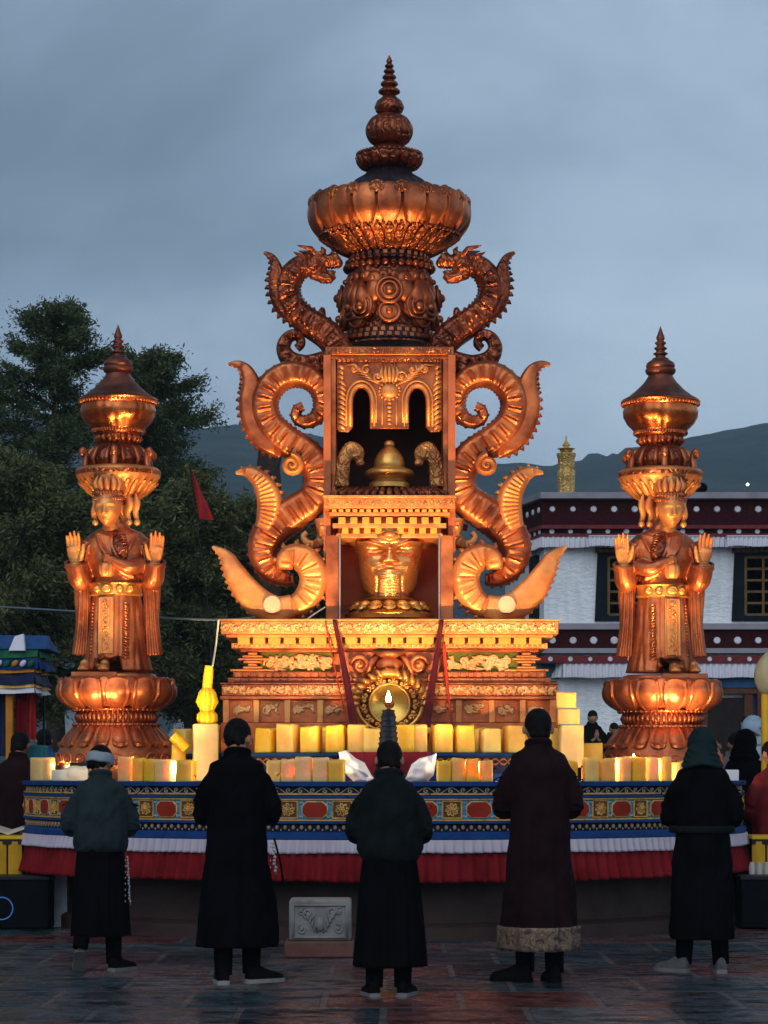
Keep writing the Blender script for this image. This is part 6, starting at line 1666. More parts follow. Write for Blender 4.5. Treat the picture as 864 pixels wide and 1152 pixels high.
    for s, ex, wxp, hx in ((-1, -37, -44, -47), (1, 39, 44, 47)):
        mb = MB(); wr = S(wxp, 636, -.13); L_ = .36
        hand(mb, wr, (sg * s * .12, .0, 1), (-sg * s, -.15, 0), (sg * s * -.05, -1, .05), L_, curl=.16, spread=.06, rad=.054)
        mb.tube([wr - Vector((0, 0, .08)), wr + Vector((0, 0, .03))], .055, 10)
        h = build('hand', mb, M['gilt'], t, remesh=.0065, smooth_it=1, ang=180)
        mb = MB(); mb.tube([wr + Vector((.062 * math.cos(q), .05 * math.sin(q), .0)) for q in np.linspace(0, 2 * PI, 17)[:-1]], .014, 6, closed=True); build('bracelet', mb, M['gold'], h, ang=180)
    # feet
    for dx, yy in ((-34, -.20), (-11, -.24)):
        mb = MB(); c = S(dx, 752.5, yy); mb.ell(c, (.06, .13, .05)); mb.tube([c + Vector((0, .04, 0)), c + Vector((0, .08, .07))], .05, 10)
        for k in range(5): mb.ell(c + Vector((sg * (-.045 + .022 * k), -.115 + .008 * abs(k - 1), -.012)), (.013, .03, .016), 7, 5)
        build('foot', mb, M['gilt'], t, remesh=.008, smooth_it=1, ang=180)
    # heads: front face and the two side faces
    hc = S(-7, 573, -.20); Rf = Matrix.Rotation(-sg * .12, 3, 'Z') @ Matrix.Rotation(.10, 3, 'X')
    hb = build('head', head_mb(hc, .40, Rf, 72, 60, 1.45), M['gilt'], t, ang=180)
    mb = MB(); mb.tube([S(-5, 594, -.02), S(-6, 584, -.06)], [.10, .085], 16); build('neck', mb, M['gilt'], t, ang=60)
    # hair band, crown and hanging ear ornaments
    mb = MB(); ch = hc + Vector((0, .02, .0))
    mb.ell(ch + Rf @ Vector((0, .03, .11)), (.158, .175, .125), 24, 14, R=Rf)
    for k in range(16):
        a = -PI + PI * k / 15; mb.ell(ch + Rf @ Vector((.155 * math.cos(a), .17 * math.sin(a) + .02, .095)), (.024, .024, .022), 7, 5)
    for k in range(26):
        a = 2 * PI * k / 26; mb.tube([ch + Rf @ Vector((.15 * math.cos(a), .16 * math.sin(a) + .02, .13)), ch + Rf @ Vector((.11 * math.cos(a), .12 * math.sin(a) + .02, .20))], [.018, .012], 6)
    build('hair', mb, M['copper_t'], hb, ang=180)
    mb = MB(); cc = ch + Rf @ Vector((0, .02, .15))
    mb.lathe([(.12, 0), (.125, .03), (.10, .04), (.105, .14), (.085, .20), (.09, .23), (.05, .24)], 32, tuple(cc), mod=lambda th, z, r: r * (1 + .05 * math.cos(8 * th)))
    for k in range(7):
        a = -PI + PI * k / 6; b_ = cc + Vector((.118 * math.cos(a), .118 * math.sin(a), .03))
        mb.tube([b_, b_ + Vector((.03 * math.cos(a), .03 * math.sin(a), .07)), b_ + Vector((.0, 0, .15))], [.030, .034, .006], 8); mb.ell(b_ + Vector((.03 * math.cos(a), .03 * math.sin(a), .05)), .016, 7, 5)
    build('crown', mb, M['gilt'], hb, ang=60)
    for dx, w_ in ((-25, .6), (13, .9), (22, .7)):
        mb = MB(); b_ = S(dx, 578, -.06)
        mb.tube(spline([b_ + Vector((0, 0, .22)), b_ + Vector((sg * .03 * w_, -.01, .10)), b_ + Vector((sg * .0, 0, -.0)), b_ + Vector((sg * .035, 0, -.11))], 5), [.006, .050 * w_, .050 * w_, .03, .010], 8, flat=(1, .6, (0, 1, 0)))
        mb.ell(b_ + Vector((sg * .02, -.02, -.10)), (.035, .03, .035))
        build('ear_ornament', mb, M['gilt'], hb, ang=180)
    # canopy: fluted funnel on a column behind the head, rim disc, dark gourd, brackets
    mb = MB(); mb.tube([(ox, .20, zc(600)), (ox, .18, zc(560))], [.12, .11], 16)
    mb.lathe([(16 * u_, zr(568, 16)), (20 * u_, zr(560, 20)), (30 * u_, zr(551, 30)), (42 * u_, zr(541, 42)), (46 * u_, zr(534, 46)), (47.5 * u_, zr(531, 47.5)), (47.5 * u_, zr(524, 47.5)), (45 * u_, zr(522, 45)), (30 * u_, zr(521, 30))], 96, (ox, .17, 0), sub=1, mod=lambda th, z, r: r * (1 + (.045 * math.cos(26 * th) if z < zr(534, 46) else 0)))
    can = build('canopy', mb, M['gilt'], t, ang=50)
    mb = MB(); petal_ring(mb, [(22 * u_, zr(559, 22)), (33 * u_, zr(549, 33)), (45 * u_, zr(537, 45))], 26, (ox, .17, 0), .95, .03, .2, .010, nu=5); build('flutes', mb, M['gilt'], can, ang=60)
    mb = MB(); mb.lathe([(48 * u_, zr(530, 48)), (48.4 * u_, zr(525.5, 48.4))], 80, (ox, .17, 0)); build('rim_band', mb, M['copper_carved'], can, ang=30)
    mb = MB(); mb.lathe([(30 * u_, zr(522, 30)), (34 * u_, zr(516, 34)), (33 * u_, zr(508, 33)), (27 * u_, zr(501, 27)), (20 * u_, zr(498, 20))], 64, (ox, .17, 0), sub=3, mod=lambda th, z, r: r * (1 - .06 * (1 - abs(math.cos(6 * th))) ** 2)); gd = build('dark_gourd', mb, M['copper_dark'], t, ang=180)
    mb = MB()
    for k in range(12):
        a = 2 * PI * k / 12 + .26; P3 = lambda r, p_: (ox + r * u_ * math.cos(a), .17 + r * u_ * math.sin(a), zr(p_, r))
        mb.tube([P3(34, 521), P3(36, 514), P3(31, 504), P3(24, 499)], [.012, .028, .02, .01], 7)
    build('leaf_straps', mb, M['copper'], gd, ang=180)
    for k in range(6):
        mb = MB(); a = 2 * PI * k / 6 - PI / 2 + (PI / 6 if True else 0) * 0
        P3 = lambda r, p_: Vector((ox + r * u_ * math.cos(a), .17 + r * u_ * math.sin(a), zr(p_, 43)))
        mb.tube(spline([P3(41, 523), P3(39.5, 514), P3(40, 507), P3(43, 503), P3(45, 507), P3(43, 510)], 4), [.036, .032, .032, .034, .03, .022], 8); mb.ell(P3(43, 507.5), (.036, .036, .036), 8, 6)
        build('scroll_bracket', mb, M['copper'], can, ang=180)
    mb = MB(); mb.lathe([(20 * u_, zr(500, 20)), (22 * u_, zr(494, 22)), (24 * u_, zr(488, 24)), (23 * u_, zr(486, 23))], 64, (ox, .17, 0), mod=lambda th, z, r: r * (1 + .05 * math.cos(22 * th)))
    mb.lathe([(25 * u_, zr(487, 25)), (28 * u_, zr(485, 28)), (29 * u_, zr(481, 29)), (31 * u_, zr(478, 31)), (38 * u_, zr(470, 38)), (42 * u_, zr(462, 42)), (42.5 * u_, zr(455, 42.5)), (41 * u_, zr(450, 41)), (44 * u_, zr(446, 44)), (45 * u_, zr(444, 45)), (43 * u_, zr(442, 43)), (28 * u_, zr(437, 28))], 96, (ox, .17, 0), mod=lambda th, z, r: r * (1 - (.030 * (1 - abs(math.cos(9 * th))) ** 2 if zr(480, 30) < z < zr(449, 42) else 0)))
    vs_ = build('bowl', mb, M['copper_pol'], t, ang=50)
    mb = MB()
    for k in range(60):
        a = 2 * PI * k / 60; mb.ell((ox + 43 * u_ * math.cos(a), .17 + 43 * u_ * math.sin(a), zr(447, 43)), (.018, .018, .02), 6, 4); mb.ell((ox + 29.5 * u_ * math.cos(a), .17 + 29.5 * u_ * math.sin(a), zr(481.5, 29.5)), (.015, .015, .024), 6, 4)
    for k in range(20):
        a = 2 * PI * k / 20; mb.tube([(ox + 22 * u_ * math.cos(a), .17 + 22 * u_ * math.sin(a), zc(486)), (ox + 25 * u_ * math.cos(a), .17 + 25 * u_ * math.sin(a), zc(492)), (ox + 21 * u_ * math.cos(a), .17 + 21 * u_ * math.sin(a), zc(498))], [.02, .032, .008], 7)
    build('bead_relief', mb, M['copper'], vs_, ang=180)
    prof = [(43.5 * u_, zr(442, 43.5)), (36 * u_, zr(439, 36)), (27 * u_, zr(433, 27)), (19 * u_, zr(426, 19)), (14.5 * u_, zr(420, 14.5)), (13.5 * u_, zr(418, 13.5)), (16 * u_, zr(416, 16)), (17.2 * u_, zr(413, 17.2)), (17.2 * u_, zr(411, 17.2)), (15.5 * u_, zr(409.5, 15.5)), (16.5 * u_, zr(407.5, 16.5)), (15.5 * u_, zr(404, 15.5)), (10 * u_, zr(401, 10)), (8.5 * u_, zr(400.5, 8.5))]
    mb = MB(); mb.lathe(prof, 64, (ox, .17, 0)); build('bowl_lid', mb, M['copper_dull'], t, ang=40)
    prof = []; py_, r2 = 401.0, 9.5
    for k in range(4):
        prof += [(r2 * .72 * u_, zc(py_)), (r2 * u_, zc(py_ - 1.5)), (r2 * .96 * u_, zc(py_ - 2.6)), (r2 * .62 * u_, zc(py_ - 3.8)), (r2 * .58 * u_, zc(py_ - 5.6))]; py_ -= 6.0; r2 *= .88
    prof += [(4.6 * u_, zc(py_)), (4.9 * u_, zc(py_ - 2)), (3.0 * u_, zc(py_ - 7)), (.3 * u_, zc(362))]
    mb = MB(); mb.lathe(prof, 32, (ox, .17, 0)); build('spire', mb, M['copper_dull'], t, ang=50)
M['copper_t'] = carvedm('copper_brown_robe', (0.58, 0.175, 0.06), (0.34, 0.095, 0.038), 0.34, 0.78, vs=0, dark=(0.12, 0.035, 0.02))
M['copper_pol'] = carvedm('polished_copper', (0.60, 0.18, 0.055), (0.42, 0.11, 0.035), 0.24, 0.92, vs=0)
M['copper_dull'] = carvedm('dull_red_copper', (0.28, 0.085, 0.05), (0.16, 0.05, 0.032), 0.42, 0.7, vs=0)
M['redcop'] = simple('red_copper_relief', (0.55, 0.14, 0.06), 0.45, 0.5)
statue(131, 1, 'robed copper guardian with raised hands on lotus pedestal, left of the shrine')
statue(745, -1, 'robed copper guardian with raised hands on lotus pedestal, right of the shrine, before the temple', 2)
# ------------------------------------------------------------------ people
def shoe_mb(mbx, c, yaw, pitch=0.0, s=1.0, L_=.27, w=.046):
    """shoe pointing along -y turned by yaw; c is the heel contact point; mi 0 upper, mi 1 sole"""
    R = Matrix.Rotation(yaw, 3, 'Z') @ Matrix.Rotation(pitch, 3, 'X')
    toe = Vector((0, -L_ * .68, 0)) * s
    def T(p):
        q = Vector(p) * s
        if pitch: q = toe + Matrix.Rotation(pitch, 3, 'X') @ (q - toe)
        return Vector(c) + Matrix.Rotation(yaw, 3, 'Z') @ q
    def ring(y, w_, h, z0, n=16):
        r = []
        for k in range(n):
            a = 2 * PI * k / n; x = math.cos(a) * w_; z = z0 + max(0, math.sin(a)) * h + min(0, math.sin(a)) * .006
            r.append(T((x, y, z)))
        return r
    up = [(.035, .024, .05, .022), (.025, .036, .085, .022), (0, .040, .10, .022), (-.05, .040, .095, .022), (-.10, .043, .070, .022), (-.15, .047, .052, .022), (-.19, .046, .042, .022), (-.225, .034, .030, .022), (-.238, .015, .016, .022)]
    mbx.loft([ring(*q) for q in up])
    so = [(.042, .022), (.034, .036), (0, .042), (-.06, .041), (-.12, .046), (-.17, .050), (-.21, .044), (-.236, .028), (-.245, .012)]
    def sr(y, w_):
        return [T((w_, y, 0)), T((w_ * 1.02, y, .013)), T((w_, y, .026)), T((0, y, .028)), T((-w_, y, .026)), T((-w_ * 1.02, y, .013)), T((-w_, y, 0)), T((0, y, 0))]
    mbx.loft([sr(*q) for q in so], mi=1)
def person(label, x, y, H, rz, kind, upper, lower=None, head_yaw=0.0, bow=.25, feet=None, headgear='hair', shoes='shoe', sole='shoe', hem=.30, hemw=.25, group=None, fine=True, belt=None, band=None, extras=None, wide=1.0, upw=1.0, arms='pray', face=True, hatmat='hair'):
    """x, y on the ground; rz = 0 faces the camera, pi faces away"""
    z0 = extras.get('z', 0.0) if extras else 0.0
    if H > 100: H = wz(H, y) - z0          # given as the photo row of the crown of the head
    s = H / 1.70
    t = thing('person', label, 'person', (x, y, z0), rz, group)
    V_ = lambda a, b, c: Vector((a * s, b * s, c * s))
    vx = .007 if fine else .016
    feet = feet or [(.10, 0, 0, 0), (-.10, 0, 0, 0)]           # local x, local y, yaw, pitch
    mb = MB(); rings = []
    for z, a, b in ((.84, .155, .115), (.92, .168, .122), (1.06, .140, .105), (1.20, .160, .115), (1.32, .165, .110), (1.39, .125, .085), (1.45, .075, .070)):
        rings.append([V_(math.cos(q) * a, math.sin(q) * b, z) for q in np.linspace(0, 2 * PI, 25)[:-1]])
    mb.loft(rings)
    for f, sd in zip(feet, (1, -1)):
        fx, fy, yw, pt = f
        lift = math.sin(pt) * .22 if pt else 0
        ank = V_(fx, fy, .09 + lift)
        mb.tube(spline([V_(sd * .085, 0, .90), V_((sd * .09 + fx) / 2, fy * .5 - .02, .50), ank], 6), [.088 * s, .072 * s, .054 * s, .046 * s, .036 * s], 12)
        mb.ell(V_(fx - math.sin(yw) * .04 * -1 * 0, fy - .02, .055 + lift), (.034 * s, .05 * s, .035 * s), 10, 8)
    fwd = -.14 * bow
    Rh = Matrix.Rotation(head_yaw, 3, 'Z') @ Matrix.Rotation(bow, 3, 'X')
    hc = V_(0, -.030 + fwd, 1.572)
    mb.tube([V_(0, .01, 1.42), V_(0, fwd * .5, 1.50), hc + Vector((0, .02 * s, -.03 * s))], [.068 * s, .056 * s, .054 * s], 14)
    mb.merge(head_mb(hc, .228 * s, Rh, 48, 40))
    for sd in (1, -1): mb.ell(hc + Rh @ (Vector((sd * .089, .006, -.008)) * s), (.010 * s, .017 * s, .030 * s), 10, 8, R=Rh @ Matrix.Rotation(sd * .5, 3, 'Z'))
    if arms == 'pray':
        for sd in (1, -1):
            mb.tube(spline([V_(sd * .145, 0, 1.325), V_(sd * .205, -.02, 1.22), V_(sd * .220, -.03, 1.10)], 4), [.046 * s, .042 * s, .036 * s], 10)
            mb.tube(spline([V_(sd * .220, -.03, 1.10), V_(sd * .14, -.17, 1.13), V_(sd * .032, -.27, 1.19)], 4), [.036 * s, .034 * s, .026 * s], 10)
            hand(mb, V_(sd * .022, -.275, 1.20), (0, -.30, 1), (-sd * .15, .9, .2), (-sd, 0, 0), .185 * s, curl=.02, spread=.0)
    else:
        for sd in (1, -1):
            mb.tube(spline([V_(sd * .145, 0, 1.325), V_(sd * .22, .0, 1.20), V_(sd * .24, -.02, 1.08)], 4), [.046 * s, .042 * s, .036 * s], 10)
            mb.tube(spline([V_(sd * .24, -.02, 1.08), V_(sd * .22, -.14, .98), V_(sd * .17, -.24, .96)], 4), [.036 * s, .034 * s, .026 * s], 10)
            hand(mb, V_(sd * .165, -.25, .955), (-sd * .4, -1, -.2), (-sd * .3, 0, 1), (-sd, .2, 0), .18 * s, curl=.4, spread=.0)
    build('body', mb, M['skin'], t, remesh=vx * s, smooth_it=1, ang=180, local=True)
    # clothes
    mu, ml = M[upper], M[lower or upper]
    rr = random.Random(int(x * 1000) & 0xffff)
    ph = [rr.uniform(0, 6.28) for _ in range(8)]
    def ringc(z, a, b, fold, yc=0.0, n=120, k1=9, seed=0):
        r = []
        for i in range(n):
            q = 2 * PI * i / n
            o = fold * (math.sin(k1 * q + ph[0] + z * 1.1) * .6 + math.sin((k1 * 2 - 3) * q + ph[1] - z * 2.0) * .35 + .3 * math.sin(3 * q + ph[2] + z * 3) )
            r.append(V_(math.cos(q) * (a + o), yc + math.sin(q) * (b + o), z))
        return r
    W = wide
    if kind == 'coat':           # one long coat from shoulder to hem
        segs_ = [(hem, hemw, .215, .016), (hem + .12, hemw * .98, .21, .015), (.55, hemw * .93, .20, .013), (.80, .205 * W, .18, .010), (1.00, .190 * W, .165, .008), (1.15, .190 * W, .155, .006), (1.28, .200 * W, .15, .004), (1.36, .192 * W, .13, .003), (1.41, .165, .11, .002), (1.445, .105, .085, .0), (1.475, .075, .072, 0)]
    else:                        # jacket bloused over a belt line
        jh = .90
        segs_ = [(jh, .185 * W, .155, .008), (jh + .03, .196 * W, .172, .010), (jh + .08, .208 * W * upw, .182, .010), (1.10, .205 * W * upw, .170, .008), (1.22, .203 * W, .158, .006), (1.31, .200 * W, .145, .004), (1.375, .182 * W, .122, .002), (1.415, .150, .10, .002), (1.445, .098, .085, 0), (1.475, .075, .074, 0)]
    mb = MB(); fine_rings = []
    for (za, aa, ba, fa), (zb_, ab, bb, fb) in zip(segs_, segs_[1:]):
        m = max(1, int((zb_ - za) / .03))
        for q in range(m):
            f = q / m; fine_rings.append(ringc(za + (zb_ - za) * f, aa + (ab - aa) * f, ba + (bb - ba) * f, fa + (fb - fa) * f))
    fine_rings.append(ringc(*segs_[-1]))
    mb.loft(fine_rings)
    for sd in (1, -1):
        if arms == 'pray':
            mb.tube(spline([V_(sd * .128 * W, .0, 1.325), V_(sd * .185 * W, -.01, 1.26), V_(sd * .222 * W, -.02, 1.15), V_(sd * .226 * W, -.04, 1.07)], 5), [.066 * s, .070 * s, .068 * s, .068 * s], 16)
            mb.tube(spline([V_(sd * .226 * W, -.04, 1.075), V_(sd * .17, -.14, 1.09), V_(sd * .070, -.245, 1.165)], 5), [.070 * s, .065 * s, .055 * s], 16)
            for q in range(5):
                zq = 1.09 + q * .055 + rr.uniform(-.01, .01)
                mb.tube([V_(sd * (.222 * W + .068 * math.cos(a_)), -.02 + .068 * math.sin(a_), zq + .03 * math.sin(a_ * 1.0 + q * 2)) for a_ in np.linspace(-1.2, 1.6, 9)], [.003 * s, .008 * s, .003 * s], 6)
        else:
            mb.tube(spline([V_(sd * .128 * W, 0, 1.325), V_(sd * .205 * W, 0, 1.20), V_(sd * .245 * W, -.02, 1.08)], 5), [.075 * s, .074 * s, .072 * s], 14)
            mb.tube(spline([V_(sd * .245 * W, -.02, 1.08), V_(sd * .225, -.12, .99), V_(sd * .185, -.20, .965)], 5), [.072 * s, .064 * s, .055 * s], 14)
    mb.tube([V_(.072 * math.cos(q), -.0 + .070 * math.sin(q) + fwd * .25, 1.480 + .020 * math.sin(q)) for q in np.linspace(0, 2 * PI, 21)[:-1]], .022 * s, 8, closed=True)
    coat = build('coat' if kind == 'coat' else 'jacket', mb, mu, t, remesh=(.009 if fine else .018) * s, smooth_it=1, ang=180, local=True)
    for v in coat.data.vertices:          # wrinkles pushed into the cloth itself
        p = v.co / s
        k = .001 + mn.noise(Vector((p.x * 8 + ph[3], p.y * 8, p.z * 2.6))) * .014 + mn.noise(Vector((p.x * 15 + p.z * 11, p.y * 15 + ph[4], p.z * 6))) * .009
        v.co += Vector((p.x, p.y, 0)).normalized() * k * s if (p.x or p.y) else Vector((0, 0, 0))
    if kind != 'coat':
        mb = MB(); fr_ = []
        for q in range(31):
            f = q / 30; z = .945 - (.945 - hem) * f
            fr_.append(ringc(z + .006 * math.sin(q) * 0, .172 * W + (hemw - .172 * W) * min(1, f ** .7), .145 + (.19 - .145) * f ** .8, .004 + .013 * f, n=160, k1=11))
        mb.loft(fr_); build('skirt', mb, ml, t, ang=180, local=True)
    if band:
        mb = MB(); zs_ = [hem - .015, hem + .0, hem + band]; fr_ = []
        for z in np.linspace(hem - .012, hem + band, 8): fr_.append(ringc(z, hemw + .013, .215 + .013, .016))
        mb.loft(fr_); build('hem_band', mb, M['brocade'], t, ang=180, local=True)
    if belt:
        mb = MB(); mb.loft([ringc(z, .222 * W + o, .178 + o, .009) for z, o in ((.975, .0), (.98, .006), (1.02, .006), (1.025, 0))]); build('belt', mb, M[belt], t, ang=180, local=True)
    # head wear
    mb = MB()
    def cap(scx, scy, scz, lift, cut=-.03, slope=.5, noise_=.0, low_back=.0):
        nu, nv = 44, 26; rows = []
        for k in range(nv + 1):
            ph_ = PI * .5 * k / nv * 1.28
            row = []
            for i in range(nu):
                q = 2 * PI * i / nu
                p = Vector((math.sin(ph_) * math.cos(q) * .0835 * scx, math.sin(ph_) * math.sin(q) * .101 * scy, math.cos(ph_) * .116 * scz))
                lim = cut + slope * (-p.y if p.y < 0 else -p.y * low_back)   # higher at the brow, lower at the nape
                if p.z < lim: p.z = lim
                nz_ = 1 + noise_ * (mn.noise(p * 70) + .6 * mn.noise(p * 160))
                row.append(hc + (Rh @ ((p * nz_ + Vector((0, .004, lift))) * s)))
            rows.append(row)
        inner = [[hc + (q - hc) * .93 for q in r] for r in reversed(rows)]
        mb.loft(rows + inner, caps=True)
    def hair_(grow=1.0):
        hb = MB()
        E = lambda c, r: hb.ell(hc + Rh @ (Vector(c) * s), [q * s * grow for q in r], 28, 20, R=Rh)
        E((0, .010, .032), (.0860, .104, .098)); E((0, .042, -.004), (.072, .068, .066)); E((0, .046, -.040), (.060, .046, .042))
        for q in range(26):
            u1 = rr.uniform(0, PI); E((.062 * math.cos(u1), .035 + .060 * abs(math.sin(u1)), rr.uniform(-.06, .045)), (.018, .018, .026))
        build('hair', hb, M['hair'], t, remesh=.006 * s, smooth_it=2, ang=180, local=True)
    if headgear == 'hair':
        hair_()
    elif headgear == 'cap':
        hair_()
        rows = []
        for z_, k_ in ((-.018, 1.075), (-.022, 1.13), (-.005, 1.17), (.02, 1.18), (.045, 1.14), (.060, 1.07), (.055, 1.02), (.02, 1.04), (-.012, 1.04)):
            rows.append([hc + Rh @ (Vector((.0865 * k_ * math.cos(q), .008 + .101 * k_ * math.sin(q), z_ + .012 * math.sin(q) * -1 + .003 * math.sin(5 * q))) * s) for q in np.linspace(0, 2 * PI, 49)[:-1]])
        mb = MB(); mb.loft(rows, caps=False); mb.f += [tuple((len(rows) - 1) * 48 + i if j else i for i, j in ()) for _ in ()]
        n_ = 48; m_ = len(rows)
        mb.f += [((m_ - 1) * n_ + i, (m_ - 1) * n_ + (i + 1) % n_, (i + 1) % n_, i) for i in range(n_)]; mb.m += [0] * n_
        build('knit_cap', mb, M[hatmat], t, ang=180, local=True)
    elif headgear == 'hood':
        cap(1.26, 1.22, 1.18, .012, cut=-.075, slope=.75, noise_=.03, low_back=.55)
        hd = MB(); hd.merge(mb)
        hd.tube(spline([V_(0, .035 + fwd * .4, 1.44), V_(0, .03 + fwd * .6, 1.50), V_(0, .02 + fwd, 1.56)], 4), [.125 * s, .110 * s, .095 * s], 18)
        for q in range(4): hd.tube([V_((.095 + .012 * q) * math.cos(a_), fwd * .5 + .03 + (.085 + .01 * q) * math.sin(a_), 1.545 - .032 * q + .012 * math.sin(a_ * 3 + q)) for a_ in np.linspace(0, 2 * PI, 25)[:-1]], .017 * s, 7, closed=True)
        build('hood', hd, M[hatmat], t, remesh=.008 * s, smooth_it=1, ang=180, local=True)
    for f, sd in zip(feet, (1, -1)):
        lift = math.sin(f[3]) * .22 if f[3] else 0
        mb = MB(); mb.tube(spline([V_(sd * .09, f[1] * .3, .62), V_((sd * .09 + f[0]) / 2, f[1] * .6 - .01, .40), V_(f[0], f[1] + .005, .060 + lift * .8)], 5), [.082 * s, .066 * s, .056 * s], 16); build('trouser_leg', mb, M['black_cloth'], t, ang=180, local=True)
    # shoes
    for f in feet:
        mb = MB(); shoe_mb(mb, V_(f[0], f[1] + .04, 0), f[2], f[3], s * 1.02); sh = build('shoe', mb, [M[shoes], M[sole]], t, ang=50, local=True)
    if extras:
        if extras.get('glasses'):
            mb = MB()
            for sd in (1, -1):
                c = hc + Rh @ (Vector((sd * .034, -.108, .004)) * s)
                mb.tube([c + Rh @ (Vector((.026 * math.cos(q), 0, .019 * math.sin(q))) * s) for q in np.linspace(0, 2 * PI, 17)[:-1]], .0022 * s, 5, closed=True)
                mb.tube([hc + Rh @ (Vector((sd * .060, -.105, .008)) * s), hc + Rh @ (Vector((sd * .088, -.05, .008)) * s), hc + Rh @ (Vector((sd * .088, .01, .0)) * s)], .0022 * s, 5)
            mb.tube([hc + Rh @ (Vector((-.009, -.11, .006)) * s), hc + Rh @ (Vector((.009, -.11, .006)) * s)], .0022 * s, 5); build('glasses', mb, M['metal_blk'], t, local=True)
        if extras.get('ribbon'):
            zt_, zb2, ww = extras['ribbon']
            mb = MB(); r5 = random.Random(9)
            n = int((zt_ - zb2) / .022)
            x5 = -.245 if extras.get('rx') is None else extras['rx']
            for k in range(n):
                z = zt_ - k * .022; mb.ell(V_(x5 + r5.uniform(-.006, .006) - .02 * k / n, .105, z), (.008 * s * ww, .006 * s, .010 * s), 7, 5)
                if k % 2: mb.ell(V_(x5 + .014, .11, z), (.004 * s, .004 * s, .008 * s), 6, 4)
            mb.tube([V_(x5 - .005, .10, zt_), V_(x5 - .025, .10, zb2)], .003 * s, 5)
            build('prayer_beads', mb, simple('bone_beads', (.35, .36, .37), .5) if 'bone' not in M else M['bone'], t, ang=180, local=True)
        if extras.get('strap'):
            mb = MB(); mb.tube([V_(-.235, .06, .93), V_(-.27, .05, .80), V_(-.30, .05, .62)], .007 * s, 6); build('strap', mb, M['black_cloth'], t, local=True)
    return t
M['bone'] = simple('bone_beads', (.35, .36, .37), .5)
GW = 'worshippers standing in line before the platform'
def wpos(px, d): return (px - 432) * d / FP, CAMY + d
x, y = wpos(113, 19.94); person('person in grey knit cap, dark teal jacket and long black skirt, heel lifted mid-step', x, y, 1.768, PI + .10, 'jacket', 'teal_cloth', 'black_cloth', head_yaw=-.55, bow=.35, headgear='cap', hatmat='greyhat', feet=[(.15, .10, .05, .75), (-.10, -.05, -.7, 0)], hem=.27, hemw=.215, wide=.98, group=GW, sole='sole', extras={'ribbon': (.86, .50, .9), 'rx': -.20})
x, y = wpos(267, 18.86); person('man with short hair and glasses in plain long black coat, head bowed to the right', x, y, 1.953, PI + .06, 'coat', 'black_cloth', head_yaw=-.45, bow=.38, feet=[(.09, .08, .1, 0), (-.09, -.02, -1.0, 0)], hem=.235, hemw=.258, wide=.95, group=GW, sole='stone_grey', extras={'glasses': True, 'ribbon': (.90, .70, 1.4), 'rx': -.225, 'strap': True})
x, y = wpos(438, 17.75); person('middle worshipper in greenish-black bloused jacket over black pleated skirt', x, y, 1.776, PI, 'jacket', 'black_green', 'black_cloth', head_yaw=0, bow=.30, feet=[(.10, .02, .25, 0), (-.09, .0, -.30, 0)], hem=.20, hemw=.240, wide=.98, upw=1.06, group=GW, sole='sole')
x, y = wpos(606, 19.0); person('tall worshipper in maroon long coat with brocade hem band', x, y, 2.03, PI, 'coat', 'maroon', head_yaw=0, bow=.22, feet=[(.085, .0, 1.0, 0), (-.095, .05, .15, 0)], hem=.21, hemw=.235, wide=.94, group=GW, band=.135, sole='shoe')
x, y = wpos(790, 19.85); person('worshipper in dark green hood, belted black robe and pale grey sneakers', x, y, 1.89, PI - .12, 'coat', 'black_cloth', head_yaw=.25, bow=.30, headgear='hood', hatmat='hoodgreen', feet=[(.13, -.02, .95, 0), (-.13, .02, .2, 0)], hem=.235, hemw=.228, wide=.98, group=GW, shoes='shoe_grey', sole='sole', belt='black_green')
# people further back
y = .6; person('man in maroon robe seen from behind at the far left table', wx(20, y), y, 823, PI - .2, 'coat', 'maroon', hem=.2, bow=.25, fine=False, arms='down')
y = BY(5.0); person('person in blue jacket walking behind the left pedestal', wx(50, y), y, 820, PI + .3, 'jacket', 'bluejacket', 'black_cloth', hem=.1, hemw=.2, bow=.1, fine=False, arms='down')
y = 1.3; person('person in black hooded cloak at the right edge of the platform', wx(838, y), y, 822, PI - .3, 'coat', 'black_cloth', headgear='hood', hatmat='black_cloth', bow=.1, fine=False, arms='down', hemw=.27)
y = -.15; person('attendant in deep red robe beside the right table, cut by the frame edge', wx(874, y), y, 833, PI + .5, 'coat', 'crimson_robe', hem=.15, hemw=.30, wide=1.25, bow=.4, fine=False, arms='down')
y = 4.2; person('person in pale blue hood behind the black cloak', wx(851, y), y, 807, -.9, 'coat', 'palehood', headgear='hood', hatmat='palehood', bow=.1, fine=False, arms='down')
y = 4.5; person('person in grey jacket lifting folded hands to the face, right of the right pedestal', wx(825, y), y, 824, .3, 'jacket', 'greyjacket', 'black_cloth', bow=.3, fine=False)
y = 26.2; person('dark-haired person with raised hands on the temple terrace, left one', wx(666, y), y, 799, .2, 'coat', 'black_cloth', bow=.1, fine=False, extras={'z': .80})
y = 26.6; person('dark-haired person half hidden behind the right pedestal on the temple terrace', wx(688, y), y, 813, .5, 'coat', 'black_cloth', bow=.4, fine=False, extras={'z': .80})
y = 26.0; person('dark-haired person before the temple doorway, right of the right pedestal', wx(838, y), y, 806, .1, 'coat', 'black_cloth', bow=.3, fine=False, extras={'z': .80})

